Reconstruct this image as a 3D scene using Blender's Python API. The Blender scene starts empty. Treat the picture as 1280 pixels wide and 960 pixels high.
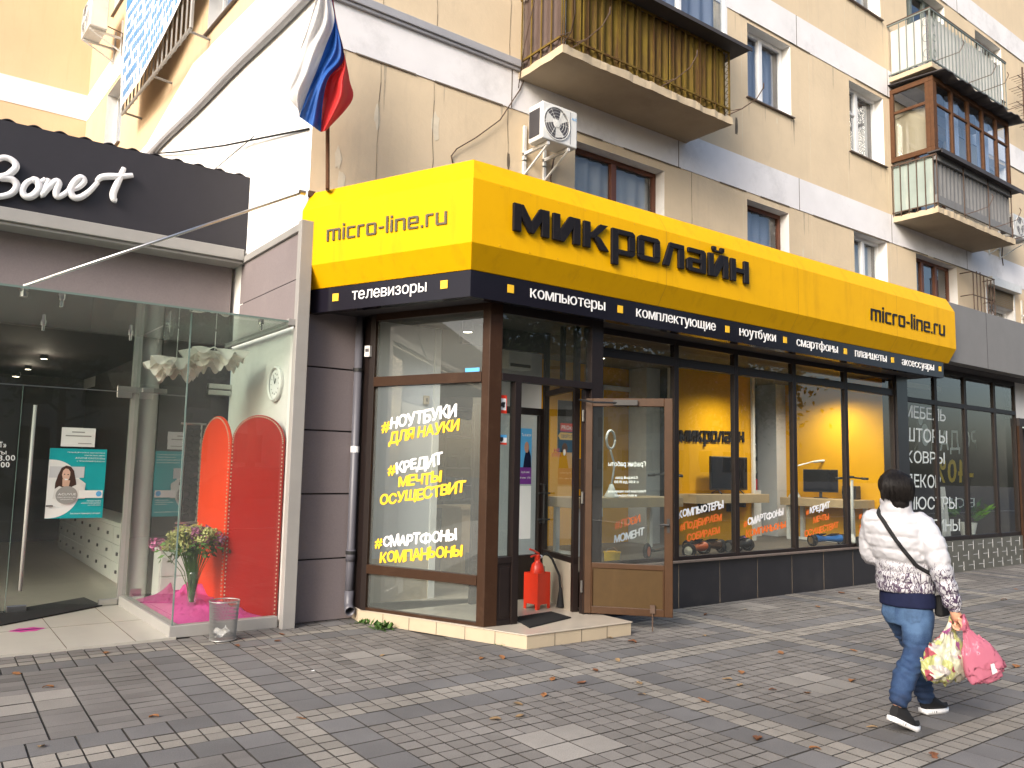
import bpy, bmesh, math, random
from mathutils import Vector, Matrix, noise as mnoise
random.seed(7)
SC = bpy.context.scene
COL = SC.collection
R = math.radians
# ------------------------------------------------------------------ camera
PIT, ROL, AZ, CAMH, FPX = R(6.0), R(1.16), R(53.3), 1.6, 1000.0
def _cam():
    cp, sp, cr, sr = math.cos(PIT), math.sin(PIT), math.cos(ROL), math.sin(ROL)
    fw = Vector((0, cp, sp)); rt = Vector((1, 0, 0)); up = Vector((0, -sp, cp))
    r2 = cr*rt + sr*up; u2 = -sr*rt + cr*up
    Z = Matrix(((math.sin(AZ), math.cos(AZ), 0), (-math.cos(AZ), math.sin(AZ), 0), (0, 0, 1)))
    return Z @ r2, Z @ u2, Z @ fw
RT, UP, FW = _cam()
CAM = Vector((0, 0, CAMH))
cd = bpy.data.cameras.new('camera'); cam = bpy.data.objects.new('camera', cd); COL.objects.link(cam)
cd.sensor_width = 36; cd.lens = 36*FPX/1280; cd.clip_start = .05; cd.clip_end = 600
cam.matrix_world = Matrix(((RT.x, UP.x, -FW.x, 0), (RT.y, UP.y, -FW.y, 0), (RT.z, UP.z, -FW.z, CAMH), (0, 0, 0, 1)))
SC.camera = cam
# ------------------------------------------------------------------ light
SUN_AZ, SUN_EL = R(203), R(29)          # direction the light comes from
w = bpy.data.worlds.new('World'); SC.world = w; w.use_nodes = True
nt = w.node_tree; bg = nt.nodes['Background']
sky = nt.nodes.new('ShaderNodeTexSky'); sky.sky_type = 'NISHITA'; sky.sun_disc = False
sky.sun_elevation = SUN_EL; sky.sun_rotation = R(90) - SUN_AZ; sky.air_density = 1.0; sky.dust_density = 4.0; sky.ozone_density = 1.0
nt.links.new(sky.outputs[0], bg.inputs[0]); bg.inputs[1].default_value = .145
sd = bpy.data.lights.new('sun', 'SUN'); sun = bpy.data.objects.new('sun', sd); COL.objects.link(sun)
sd.energy = 1.85; sd.angle = R(26); sd.color = (1, .97, .93)
sdir = Vector((math.cos(SUN_AZ)*math.cos(SUN_EL), math.sin(SUN_AZ)*math.cos(SUN_EL), math.sin(SUN_EL)))
sun.rotation_euler = sdir.to_track_quat('Z', 'Y').to_euler()
sun.location = (0, 0, 30)
SC.view_settings.view_transform = 'Standard'; SC.view_settings.look = 'None'
SC.view_settings.exposure = 1.0; SC.view_settings.gamma = 1
SC.view_settings.use_curve_mapping = False
SC.render.engine = 'CYCLES'
SC.cycles.use_denoising = True
SC.cycles.max_bounces = 10; SC.cycles.transparent_max_bounces = 24
SC.cycles.sample_clamp_indirect = 6
SC.cycles.caustics_reflective = False; SC.cycles.caustics_refractive = False
# ------------------------------------------------------------------ pixel -> place on a real plane
def ray(x, y): return FW + RT*((x-640)/FPX) - UP*((y-480)/FPX)
def atz(x, y, z=0.0):
    d = ray(x, y); return CAM + d*((z-CAMH)/d.z)
def aty(x, y, Y):
    d = ray(x, y); return CAM + d*(Y/d.y)
def atx(x, y, X):
    d = ray(x, y); return CAM + d*(X/d.x)
class Plane:
    """vertical plane: local x along u, y inward (away from the street), z up"""
    def __init__(s, o, u):
        s.o = Vector((o[0], o[1], 0)); s.u = Vector((u[0], u[1], 0)).normalized()
        s.n = Vector((0, 0, 1)).cross(s.u)
        s.M = Matrix(((s.u.x, s.n.x, 0, s.o.x), (s.u.y, s.n.y, 0, s.o.y), (0, 0, 1, 0), (0, 0, 0, 1)))
    def hit(s, px, py, w=0.0):
        d = ray(px, py); p = s.o + s.n*w
        return CAM + d*((p-CAM).dot(s.n)/d.dot(s.n))
    def uz(s, px, py, w=0.0):
        q = s.hit(px, py, w); return (q-s.o).dot(s.u), q.z
    def P(s, u, w, z): return s.o + s.u*u + s.n*w + Vector((0, 0, z))
ID = Matrix.Identity(4)
# ------------------------------------------------------------------ materials
def new_mat(name):
    m = bpy.data.materials.new(name); m.use_nodes = True
    n = m.node_tree.nodes; b = n['Principled BSDF']; return m, m.node_tree, b
def pmat(name, col, rough=.6, metal=0, var=.12, scale=3.0, bump=0.0, bscale=40.0, spec=.5, coat=0, dirt=None, streak=None, dscale=1.2, trans=0, sheen=0, lo=.52, hi=.75):
    """principled with fine + broad albedo variation; dirt=(colour, amount) blotches; streak = vertical stains"""
    m, t, b = new_mat(name); N, L = t.nodes, t.links
    geo = N.new('ShaderNodeNewGeometry')
    def noise(sc, det=6, vec=None, rg=.6):
        n = N.new('ShaderNodeTexNoise'); n.inputs['Scale'].default_value = sc; n.inputs['Detail'].default_value = det; n.inputs['Roughness'].default_value = rg
        L.new(vec or geo.outputs['Position'], n.inputs['Vector']); return n
    n1 = noise(scale)
    mr = N.new('ShaderNodeMapRange'); mr.inputs[1].default_value = .25; mr.inputs[2].default_value = .75
    mr.inputs[3].default_value = 1-var; mr.inputs[4].default_value = 1+var
    L.new(n1.outputs[0], mr.inputs[0])
    mx = N.new('ShaderNodeMix'); mx.data_type = 'RGBA'; mx.blend_type = 'MULTIPLY'; mx.inputs[0].default_value = 1
    mx.inputs[6].default_value = (*col, 1); L.new(mr.outputs[0], mx.inputs[7])
    out = mx.outputs[2]
    for k, dd in enumerate((dirt, streak)):
        if not dd: continue
        vec = None
        if k == 1:
            mp = N.new('ShaderNodeMapping'); mp.inputs['Scale'].default_value = (6, 6, .5); L.new(geo.outputs['Position'], mp.inputs[0]); vec = mp.outputs[0]
        nz = noise(dscale if k == 0 else 1.2, 9, vec, .72)
        r2 = N.new('ShaderNodeMapRange'); r2.inputs[1].default_value = lo; r2.inputs[2].default_value = hi; r2.inputs[3].default_value = 0; r2.inputs[4].default_value = dd[1]
        L.new(nz.outputs[0], r2.inputs[0])
        m2 = N.new('ShaderNodeMix'); m2.data_type = 'RGBA'; L.new(r2.outputs[0], m2.inputs[0]); L.new(out, m2.inputs[6]); m2.inputs[7].default_value = (*dd[0], 1)
        out = m2.outputs[2]
    L.new(out, b.inputs['Base Color'])
    b.inputs['Roughness'].default_value = rough; b.inputs['Metallic'].default_value = metal
    b.inputs['Specular IOR Level'].default_value = spec; b.inputs['Coat Weight'].default_value = coat
    b.inputs['Transmission Weight'].default_value = trans
    if sheen: b.inputs['Sheen Weight'].default_value = sheen
    if bump:
        nb = noise(bscale, 5); bp = N.new('ShaderNodeBump'); bp.inputs['Strength'].default_value = bump; bp.inputs['Distance'].default_value = .01
        L.new(nb.outputs[0], bp.inputs['Height']); L.new(bp.outputs[0], b.inputs['Normal'])
    return m
def glass_mat(name, tint=(.93, .96, .95), ior=1.5, rough=0.0, haze=None, gain=1.9):
    m = bpy.data.materials.new(name); m.use_nodes = True; t = m.node_tree; N, L = t.nodes, t.links
    N.remove(N['Principled BSDF']); o = N['Material Output']
    tr = N.new('ShaderNodeBsdfTransparent'); tr.inputs[0].default_value = (*tint, 1)
    gl = N.new('ShaderNodeBsdfGlossy'); gl.inputs['Roughness'].default_value = rough
    fr = N.new('ShaderNodeFresnel'); fr.inputs[0].default_value = ior
    geo = N.new('ShaderNodeNewGeometry'); nz = N.new('ShaderNodeTexNoise'); nz.inputs['Scale'].default_value = 1.3; nz.inputs['Detail'].default_value = 2
    L.new(geo.outputs['Position'], nz.inputs['Vector'])
    bp = N.new('ShaderNodeBump'); bp.inputs['Strength'].default_value = .05; bp.inputs['Distance'].default_value = .02
    L.new(nz.outputs[0], bp.inputs['Height']); L.new(bp.outputs[0], gl.inputs['Normal'])
    bf = N.new('ShaderNodeMath'); bf.operation = 'SUBTRACT'; bf.inputs[0].default_value = 1.0; L.new(geo.outputs['Backfacing'], bf.inputs[1])   # each pane reflects once, at its outer face
    fm_ = N.new('ShaderNodeMath'); fm_.operation = 'MULTIPLY'; L.new(fr.outputs[0], fm_.inputs[0]); L.new(bf.outputs[0], fm_.inputs[1])
    f2 = N.new('ShaderNodeMath'); f2.operation = 'MULTIPLY'; f2.inputs[1].default_value = gain; f2.use_clamp = True; L.new(fm_.outputs[0], f2.inputs[0])
    mx = N.new('ShaderNodeMixShader'); L.new(f2.outputs[0], mx.inputs[0]); L.new(tr.outputs[0], mx.inputs[1]); L.new(gl.outputs[0], mx.inputs[2])
    out = mx.outputs[0]
    if haze:  # pale diffuse veil, stands in for soft reflections on the pane
        df = N.new('ShaderNodeBsdfDiffuse'); df.inputs[0].default_value = (.62, .66, .63, 1)
        m2 = N.new('ShaderNodeMixShader'); m2.inputs[0].default_value = haze; L.new(out, m2.inputs[1]); L.new(df.outputs[0], m2.inputs[2]); out = m2.outputs[0]
    L.new(out, o.inputs[0]); return m
def translucent(name, col, amount=.5, transp=0.0, rough=.6):
    m = bpy.data.materials.new(name); m.use_nodes = True; t = m.node_tree; N, L = t.nodes, t.links
    b = N['Principled BSDF']; b.inputs['Base Color'].default_value = (*col, 1); b.inputs['Roughness'].default_value = rough
    tl = N.new('ShaderNodeBsdfTranslucent'); tl.inputs[0].default_value = (*col, 1)
    mx = N.new('ShaderNodeMixShader'); mx.inputs[0].default_value = amount; L.new(b.outputs[0], mx.inputs[1]); L.new(tl.outputs[0], mx.inputs[2]); out = mx.outputs[0]
    if transp:
        tr = N.new('ShaderNodeBsdfTransparent'); m2 = N.new('ShaderNodeMixShader'); m2.inputs[0].default_value = transp
        L.new(out, m2.inputs[1]); L.new(tr.outputs[0], m2.inputs[2]); out = m2.outputs[0]
    L.new(out, N['Material Output'].inputs[0]); return m
def emit(name, col, s):
    m, t, b = new_mat(name); b.inputs['Emission Color'].default_value = (*col, 1); b.inputs['Emission Strength'].default_value = s; b.inputs['Base Color'].default_value = (*col, 1); return m
M = {}
M['tan'] = pmat('tan plaster', (.64, .515, .352), .9, var=.07, scale=1.4, bump=.35, bscale=14, dirt=((.47, .38, .275), .45), streak=((.45, .36, .26), .4), dscale=.9, lo=.55, hi=.8)
M['peach'] = pmat('peach plaster', (.62, .46, .29), .9, var=.08, scale=.8, bump=.2, bscale=20, streak=((.52, .37, .22), .4))
M['band'] = pmat('lilac white paint', (.75, .735, .74), .85, var=.07, scale=1.5, bump=.3, bscale=12, dirt=((.36, .35, .35), .45), dscale=1.1)
M['endwhite'] = pmat('white paint', (.88, .87, .84), .85, var=.03, scale=1.5, bump=.15, bscale=20, dirt=((.66, .61, .52), .35), dscale=1.6, lo=.56, hi=.8)
M['crack'] = pmat('dark seam', (.14, .11, .08), .9, var=.3, scale=9)
M['seamlight'] = pmat('pale seam filler', (.66, .58, .44), .9, var=.15, scale=6)
M['reveal'] = pmat('white reveal', (.74, .73, .71), .85, var=.07, scale=3, dirt=((.45, .42, .38), .5), dscale=2)
M['coping'] = pmat('grey metal coping', (.34, .34, .36), .55, var=.1, scale=5)
M['purple'] = pmat('mauve cladding', (.20, .168, .170), .75, var=.08, scale=60, bump=.12, bscale=160, dirt=((.25, .215, .212), .45), dscale=1.5)
M['joint'] = pmat('joint black', (.02, .018, .02), .9)
M['greymetal'] = pmat('warm grey metal', (.30, .29, .275), .45, var=.05, scale=4, dirt=((.23, .215, .2), .4))
M['blackfascia'] = pmat('anthracite cladding', (.016, .014, .019), .55, var=.12, scale=6)
M['white_letter'] = pmat('white acrylic', (.72, .72, .74), .35)
M['yellow'] = pmat('yellow sign vinyl', (.72, .385, .002), .5, spec=.10, var=.035, scale=2.5, dirt=((.56, .27, .004), .28), streak=((.47, .24, .008), .5), dscale=2.2)
M['blackstrip'] = pmat('black glossy strip', (.010, .009, .015), .14, var=.1, spec=.2)
M['blackletter'] = pmat('black plastic letters', (.012, .010, .011), .4, spec=.12, var=.15, scale=8, dirt=((.03, .027, .027), .5), dscale=7)
M['white'] = pmat('white vinyl', (.82, .82, .82), .5, var=.02)
M['offwhite'] = pmat('off white', (.66, .65, .62), .6, var=.05)
M['squares'] = pmat('yellow vinyl', (.85, .50, .02), .5, var=.02)
M['brownal'] = pmat('brown aluminium', (.036, .017, .009), .45, var=.12, scale=10, spec=.2, dirt=((.075, .042, .025), .45), dscale=6)
M['darkal'] = pmat('dark brown aluminium', (.013, .008, .007), .45, spec=.35, var=.15, scale=9)
M['bronze'] = pmat('bronze door frame', (.044, .018, .005), .45, var=.12, scale=10, spec=.3, dirt=((.07, .033, .016), .5), dscale=5)
M['doorpanel'] = pmat('brown door panel', (.052, .028, .007), .5, spec=.25, var=.1, scale=14, streak=((.085, .05, .018), .4))
M['cream_tile'] = pmat('cream ceramic tile', (.44, .365, .26), .35, var=.06, scale=5, dirt=((.33, .27, .2), .4), dscale=3)
M['floor_tile'] = pmat('beige floor tile', (.42, .37, .30), .3, var=.08, scale=4, dirt=((.25, .22, .19), .45), dscale=2.5)
M['pale_tile'] = pmat('pale stone tile', (.43, .405, .355), .28, var=.06, scale=3, dirt=((.34, .31, .27), .4), dscale=1.6)
M['plinth'] = pmat('black plinth tile', (.018, .018, .022), .3, var=.15, scale=5, dirt=((.05, .046, .045), .5), dscale=1.5)
M['sill'] = pmat('sill metal', (.13, .10, .085), .5, var=.2, scale=8)
M['glass'] = glass_mat('shop glass', haze=.008)
M['veiledglass'] = glass_mat('veiled shop glass', haze=.05, gain=2.3)  # stronger veil: hazy street reflection put into the corner pane's colour
M['clearglass'] = glass_mat('clear glass', (.965, .985, .975), 1.5, haze=.016, gain=1.5)
M['winglass'] = glass_mat('window glass', (.92, .94, .95), 1.6)
M['glassedge'] = pmat('glass edge', (.15, .205, .185), .15, var=.05)
M['canopyglass'] = glass_mat('canopy glass', (.80, .88, .83), 1.5, haze=.2)  # milky veil painted in for reflections under the canopy
M['satin'] = pmat('satin steel', (.46, .45, .43), .35, var=.04)
M['steel'] = pmat('brushed steel', (.55, .54, .52), .28, metal=1, var=.06)
M['wire'] = pmat('galvanised wire', (.34, .34, .33), .4, metal=.6, var=.1)
M['chrome'] = pmat('chrome', (.7, .7, .7), .1, metal=1, var=.02)
M['intyellow'] = pmat('yellow interior wall', (.70, .345, .002), .7, spec=.1, var=.05, scale=2)
M['intgrey'] = pmat('grey interior wall', (.55, .555, .57), .7, var=.04)
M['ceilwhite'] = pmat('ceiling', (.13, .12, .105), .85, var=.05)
M['intwhite'] = pmat('white interior', (.70, .69, .66), .6, var=.04)
M['intdark'] = pmat('dark interior', (.035, .03, .03), .7, var=.2)
M['optdark'] = pmat('dark plum wall', (.06, .05, .053), .7, var=.1)
M['wood'] = pmat('pale wood laminate', (.50, .37, .22), .5, var=.1, scale=6)
M['blackplastic'] = pmat('black plastic', (.02, .02, .021), .35)
M['rubber'] = pmat('black rubber', (.011, .011, .012), .8, spec=.3)
M['screen'] = pmat('dark screen', (.012, .012, .016), .1)
M['red'] = pmat('red gloss', (.25, .004, .002), .22, spec=.15, var=.06, scale=1.5)
M['orangered'] = pmat('orange red fabric', (.60, .042, .008), .5, spec=.2, var=.06)
M['firered'] = pmat('fire red paint', (.66, .035, .012), .33, var=.05)
M['orange'] = pmat('orange plastic', (.75, .13, .02), .4)
M['orangevinyl'] = pmat('orange vinyl', (.82, .17, .02), .5)
M['blue'] = pmat('blue plastic', (.02, .14, .42), .3)
M['skyblue'] = pmat('sky blue print', (.09, .38, .70), .5)
M['teal'] = pmat('teal print', (.012, .34, .37), .3)
M['violet'] = pmat('violet print', (.16, .03, .24), .4)
M['magenta'] = pmat('magenta', (.42, .03, .22), .6)
M['skin'] = pmat('skin', (.52, .27, .17), .5, var=.06, scale=14)
M['hair'] = pmat('black hair', (.007, .0055, .005), .5, spec=.25, var=.3, scale=60)
M['navy'] = pmat('navy knit', (.007, .010, .034), .85, spec=.2, var=.15, scale=30)
M['pipe'] = pmat('grey plastic pipe', (.10, .098, .115), .42, var=.1)
M['acwhite'] = pmat('white enamel', (.66, .66, .64), .4, var=.05, dirt=((.4, .37, .32), .45), dscale=4)
M['acdark'] = pmat('dark grille', (.07, .065, .07), .5)
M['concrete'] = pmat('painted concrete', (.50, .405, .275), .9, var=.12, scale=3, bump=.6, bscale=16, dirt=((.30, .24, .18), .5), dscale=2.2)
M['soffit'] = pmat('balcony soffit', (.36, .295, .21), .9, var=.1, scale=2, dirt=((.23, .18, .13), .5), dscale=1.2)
M['rust'] = pmat('rusty iron', (.075, .045, .030), .8, var=.3, scale=14)
M['ochre'] = pmat('ochre corrugated sheet', (.165, .112, .016), .75, spec=.2, var=.14, scale=8, streak=((.075, .036, .015), .9), dirt=((.12, .07, .025), .35), dscale=3, lo=.45, hi=.6)
M['brownsheet'] = pmat('brown sheet', (.085, .055, .045), .7, var=.2, streak=((.15, .09, .05), .5))
M['greysheet'] = pmat('grey corrugated sheet', (.17, .17, .17), .8, var=.12, scale=6, streak=((.12, .10, .09), .65))
M['aquasheet'] = pmat('faded aqua sheet', (.27, .325, .30), .8, var=.1, streak=((.62, .60, .54), .6))
M['whitesheet'] = pmat('white slate sheet', (.50, .50, .48), .8, var=.07, streak=((.42, .38, .33), .4))
M['woodframe'] = pmat('orange brown timber', (.095, .044, .021), .75, spec=.2, var=.22, scale=12, streak=((.07, .03, .015), .5))
M['brownframe'] = pmat('brown window timber', (.115, .036, .016), .5, var=.15)
M['whiteframe'] = pmat('white pvc', (.76, .76, .76), .4, var=.03)
M['greengrey'] = pmat('green painted wood', (.15, .18, .17), .6)
M['darkroof'] = pmat('dark tin', (.045, .04, .042), .7, var=.2)
M['curtain'] = translucent('net curtain', (.72, .72, .72), .45)
M['bluecurtain'] = translucent('blue curtain', (.36, .42, .58), .4)
M['beigecurtain'] = translucent('beige blind', (.60, .50, .34), .35)
M['flagw'] = translucent('flag white', (.66, .65, .64), .35)
M['flagb'] = translucent('flag blue', (.022, .12, .45), .3)
M['flagr'] = translucent('flag red', (.62, .03, .028), .3)
M['tulle'] = translucent('pink tulle', (.86, .12, .46), .5, .2)
M['lampshade'] = translucent('white petals', (.78, .74, .68), .4)
M['leafgreen'] = translucent('green leaf', (.07, .15, .03), .3)
M['flowerlime'] = translucent('lime petal', (.50, .50, .20), .3)
M['flowerpurple'] = translucent('purple petal', (.22, .10, .33), .3)
M['flowerpink'] = translucent('pink petal', (.50, .20, .33), .3)
M['neighgrey'] = pmat('grey composite panel', (.19, .185, .18), .6, spec=.25, var=.06, dirt=((.21, .21, .21), .3))
M['brick_tile'] = pmat('grey green tile', (.095, .095, .080), .45, var=.2, scale=6)
M['ghost'] = pmat('pale lettering', (.52, .57, .56), .6)
M['bannerw'] = pmat('banner white', (.74, .76, .78), .6, var=.04)
M['bannerb'] = pmat('banner blue', (.05, .23, .52), .6, var=.06)
M['bannert'] = pmat('banner text blue', (.10, .28, .55), .6, var=.06)
M['leaf1'] = translucent('dry leaf orange', (.27, .12, .045), .2)
M['leaf2'] = translucent('dry leaf tan', (.29, .19, .095), .2)
M['leaf3'] = translucent('dry leaf brown', (.16, .065, .03), .2)
M['paper'] = pmat('paper', (.74, .74, .72), .7, var=.04)
M['ground'] = pmat('grey ground', (.075, .070, .064), .9, var=.15, scale=1.5)
M['webgrey'] = pmat('grey web lettering', (.075, .063, .035), .6, var=.2, scale=9)  # greyer than the street-side web address
M['stain'] = pmat('drip stain', (.46, .375, .27), .9, var=.2, scale=12)
M['asphalt'] = pmat('asphalt', (.07, .07, .072), .85, var=.2, scale=8, bump=.3, bscale=120)
M['bark'] = pmat('bark', (.09, .07, .05), .9, var=.3, scale=9)
M['foliage'] = translucent('street tree leaves', (.055, .085, .025), .35)
M['faraway'] = pmat('pale street front', (.42, .39, .35), .85, var=.1)
M['carpaint'] = pmat('silver car paint', (.30, .31, .33), .25, metal=.5, coat=.5)
M['carpaint2'] = pmat('dark car paint', (.03, .035, .05), .25, coat=.6)
# ------------------------------------------------------------------ mesh builder
class MB:
    def __init__(s, M4=None): s.v = []; s.f = []; s.mi = []; s.M = M4 or ID; s.cm = 0; s.sm = []; s.smooth = False
    def add(s, vs, fs, mat=None):
        o = len(s.v)
        s.v += [s.M @ Vector(p) for p in vs]
        for f in fs:
            s.f.append([i+o for i in f]); s.mi.append(s.cm if mat is None else mat); s.sm.append(s.smooth)
    def box(s, x0, x1, y0, y1, z0, z1, mat=None):
        if x0 > x1: x0, x1 = x1, x0
        if y0 > y1: y0, y1 = y1, y0
        if z0 > z1: z0, z1 = z1, z0
        s.add([(x0, y0, z0), (x1, y0, z0), (x1, y1, z0), (x0, y1, z0), (x0, y0, z1), (x1, y0, z1), (x1, y1, z1), (x0, y1, z1)],
              [(0, 3, 2, 1), (4, 5, 6, 7), (0, 1, 5, 4), (1, 2, 6, 5), (2, 3, 7, 6), (3, 0, 4, 7)], mat)
        return s
    def poly(s, pts, mat=None): s.add(pts, [tuple(range(len(pts)))], mat); return s
    def prism(s, pts, z0, z1, mat=None):
        n = len(pts)
        if sum(pts[i][0]*pts[(i+1) % n][1]-pts[(i+1) % n][0]*pts[i][1] for i in range(n)) < 0: pts = pts[::-1]
        s.add([(x, y, z0) for x, y in pts]+[(x, y, z1) for x, y in pts],
              [tuple(range(n-1, -1, -1)), tuple(range(n, 2*n))]+[(i, (i+1) % n, n+(i+1) % n, n+i) for i in range(n)], mat)
        return s
    def uzprism(s, pts, w0, w1, mat=None):
        """polygon in the local x-z plane pushed from depth w0 to w1"""
        n = len(pts)
        if sum(pts[i][0]*pts[(i+1) % n][1]-pts[(i+1) % n][0]*pts[i][1] for i in range(n)) < 0: pts = pts[::-1]
        a, b = min(w0, w1), max(w0, w1)
        s.add([(x, a, z) for x, z in pts]+[(x, b, z) for x, z in pts],
              [tuple(range(n)), tuple(range(2*n-1, n-1, -1))]+[((i+1) % n, i, n+i, n+(i+1) % n) for i in range(n)], mat)
        return s
    def tube(s, pts, r, n=8, mat=None, cap=True, flat=1.0):
        pts = [Vector(p) for p in pts]; k = len(pts)
        rs = r if isinstance(r, (list, tuple)) else [r]*k
        vs = []; fs = []; prev = None
        for i, p in enumerate(pts):
            t = (pts[min(i+1, k-1)]-pts[max(i-1, 0)])
            if t.length < 1e-9: t = Vector((0, 0, 1))
            t.normalize()
            if prev is None:
                a = Vector((0, 0, 1)) if abs(t.z) < .9 else Vector((1, 0, 0))
                e1 = t.cross(a).normalized()
            else:
                e1 = prev - t*prev.dot(t)
                e1 = e1.normalized() if e1.length > 1e-6 else t.orthogonal().normalized()
            prev = e1; e2 = t.cross(e1)
            for j in range(n):
                q = 2*math.pi*j/n; vs.append(p + (e1*math.cos(q) + e2*math.sin(q)*flat)*rs[i])
        for i in range(k-1):
            for j in range(n):
                fs.append((i*n+j, i*n+(j+1) % n, (i+1)*n+(j+1) % n, (i+1)*n+j))
        if cap: fs += [tuple(range(n-1, -1, -1)), tuple((k-1)*n+j for j in range(n))]
        s.add(vs, fs, mat); return s
    def lathe(s, c, prof, n=20, mat=None, axis='z'):
        c = Vector(c); vs = []; fs = []; k = len(prof)
        for r, h in prof:
            for j in range(n):
                q = 2*math.pi*j/n; x, y = r*math.cos(q), r*math.sin(q)
                vs.append(c + (Vector((x, y, h)) if axis == 'z' else Vector((h, x, y)) if axis == 'x' else Vector((x, h, y))))
        for i in range(k-1):
            for j in range(n): fs.append((i*n+j, i*n+(j+1) % n, (i+1)*n+(j+1) % n, (i+1)*n+j))
        s.add(vs, fs, mat); return s
    def grid(s, fn, nu, nv, mat=None, closed=False):
        vs = [fn(i/(nu if closed else nu-1), j/(nv-1)) for j in range(nv) for i in range(nu)]
        fs = [(j*nu+i, j*nu+(i+1) % nu, (j+1)*nu+(i+1) % nu, (j+1)*nu+i) for j in range(nv-1) for i in range(nu if closed else nu-1)]
        s.add(vs, fs, mat); return s
    def ball(s, c, r, n=12, m=8, sc=(1, 1, 1), mat=None):
        return s.grid(lambda u, v: (c[0]+r*sc[0]*math.sin(math.pi*max(v, .001))*math.cos(2*math.pi*u), c[1]+r*sc[1]*math.sin(math.pi*max(v, .001))*math.sin(2*math.pi*u), c[2]-r*sc[2]*math.cos(math.pi*v)), n, m, mat, True)
    def build(s, name, mats, parent=None, bevel=0.0, recalc=True, solid=0.0, seg=2, subsurf=0):
        me = bpy.data.meshes.new(name)
        off = wloc(parent)
        me.from_pydata([tuple(p-off) for p in s.v], [], s.f)
        if not isinstance(mats, (list, tuple)): mats = [mats]
        for m in mats: me.materials.append(m)
        me.polygons.foreach_set('material_index', [min(i, len(mats)-1) for i in s.mi])
        me.polygons.foreach_set('use_smooth', s.sm)
        if recalc:
            b = bmesh.new(); b.from_mesh(me); bmesh.ops.recalc_face_normals(b, faces=b.faces); b.to_mesh(me); b.free()
        me.update()
        o = bpy.data.objects.new(name, me); COL.objects.link(o)
        if parent: o.parent = parent
        if solid:
            md = o.modifiers.new('solid', 'SOLIDIFY'); md.thickness = solid
        if bevel:
            md = o.modifiers.new('bevel', 'BEVEL'); md.width = bevel; md.segments = seg; md.limit_method = 'ANGLE'
        if subsurf:
            md = o.modifiers.new('sub', 'SUBSURF'); md.levels = subsurf; md.render_levels = subsurf
        return o
def wloc(o):
    v = Vector((0, 0, 0))
    while o is not None: v = v + o.location; o = o.parent
    return v
def tag(o, label, cat, group=None, kind=None):
    if label: o['label'] = label
    if cat: o['category'] = cat
    if group: o['group'] = group
    if kind: o['kind'] = kind
    return o
def thing(name, loc, label, cat, group=None):
    o = bpy.data.objects.new(name, None); COL.objects.link(o); o.location = loc; o.empty_display_size = .1
    return tag(o, label, cat, group)
def structure(o): o['kind'] = 'structure'; return o
def dup(root, loc, label=None, rotz=0.0):
    r = root.copy(); COL.objects.link(r); r.location = loc; r.rotation_euler = (0, 0, rotz)
    if label: r['label'] = label
    for ch in list(root.children):
        c = ch.copy(); COL.objects.link(c); c.parent = r
        for g in list(ch.children):
            d = g.copy(); COL.objects.link(d); d.parent = c
    return r
# ------------------------------------------------------------------ lettering
def glyph_mesh(body, bold=0.0, extrude=0.0, spacing=1.0):
    cu = bpy.data.curves.new('t', 'FONT'); cu.body = body; cu.size = 1; cu.offset = bold; cu.extrude = extrude; cu.space_character = spacing
    cu.resolution_u = 3
    o = bpy.data.objects.new('t', cu); COL.objects.link(o)
    dg = bpy.context.evaluated_depsgraph_get(); me = bpy.data.meshes.new_from_object(o.evaluated_get(dg))
    bpy.data.objects.remove(o)
    vs = [v.co.copy() for v in me.vertices]; fs = [tuple(p.vertices) for p in me.polygons]
    bpy.data.meshes.remove(me); return vs, fs
XH, CAPH = .546, .727
def _bowl(x0, x1, z0, z1, sw, th, side=1, full=False):
    """strip of quads: a half ring open towards the stem (side=1 opens left) or a whole ring"""
    cz, rz = (z0+z1)/2, (z1-z0)/2; n = 16; out = []
    if full: cx, rx = (x0+x1)/2, (x1-x0)/2; A = [2*math.pi*k/28 for k in range(29)]; xs = cx
    else: rx = min((x1-x0)*.75, rz*1.05); xs = x1-rx if side > 0 else x0+rx; A = [(-math.pi/2+math.pi*k/n) if side > 0 else (math.pi/2+math.pi*k/n) for k in range(n+1)]
    o = [(xs+rx*math.cos(a), cz+rz*math.sin(a)) for a in A]; i = [(xs+(rx-sw)*math.cos(a), cz+(rz-th)*math.sin(a)) for a in A]
    if not full:
        e = x0 if side > 0 else x1; o = [(e, o[0][1])]+o+[(e, o[-1][1])]; i = [(e, i[0][1])]+i+[(e, i[-1][1])]
    for k in range(len(o)-1): out.append([i[k], o[k], o[k+1], i[k+1]])
    return out
def _rect(a, b, c, d): return [[(a, c), (b, c), (b, d), (a, d)]]
def _soft(h, s, t):                                           # soft sign
    return _rect(0, s, 0, h) + _bowl(s, s+h*.56, 0, h*.60, s, t)
CUSTOM = {}
for _h, _s, _t, _S in ((XH, .092, .080, 'ьыюф'), (CAPH, .105, .095, 'ЬЫЮФ')):
    CUSTOM[_S[0]] = _soft(_h, _s, _t)
    CUSTOM[_S[1]] = _soft(_h, _s, _t) + _rect(_s+_h*.56+.085, _s*2+_h*.56+.085, 0, _h)
    CUSTOM[_S[2]] = _rect(0, _s, 0, _h) + _rect(_s, _s+.09, _h*.5-_t/2, _h*.5+_t/2) + _bowl(_s+.075, _s+.075+_h*.98, -.008, _h+.008, _s, _t, full=True)
    _c = _h*.62; _a, _b = (-.16, CAPH+.02) if _S == 'ьыюф' else (-.02, _h+.02)
    _z0, _z1 = (-.008, _h+.008) if _S == 'ьыюф' else (.07, _h-.06)
    CUSTOM[_S[3]] = _rect(_c, _c+_s, _a, _b) + _bowl(0, _c, _z0, _z1, _s, _t, -1) + _bowl(_c+_s, 2*_c+_s, _z0, _z1, _s, _t)
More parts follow.
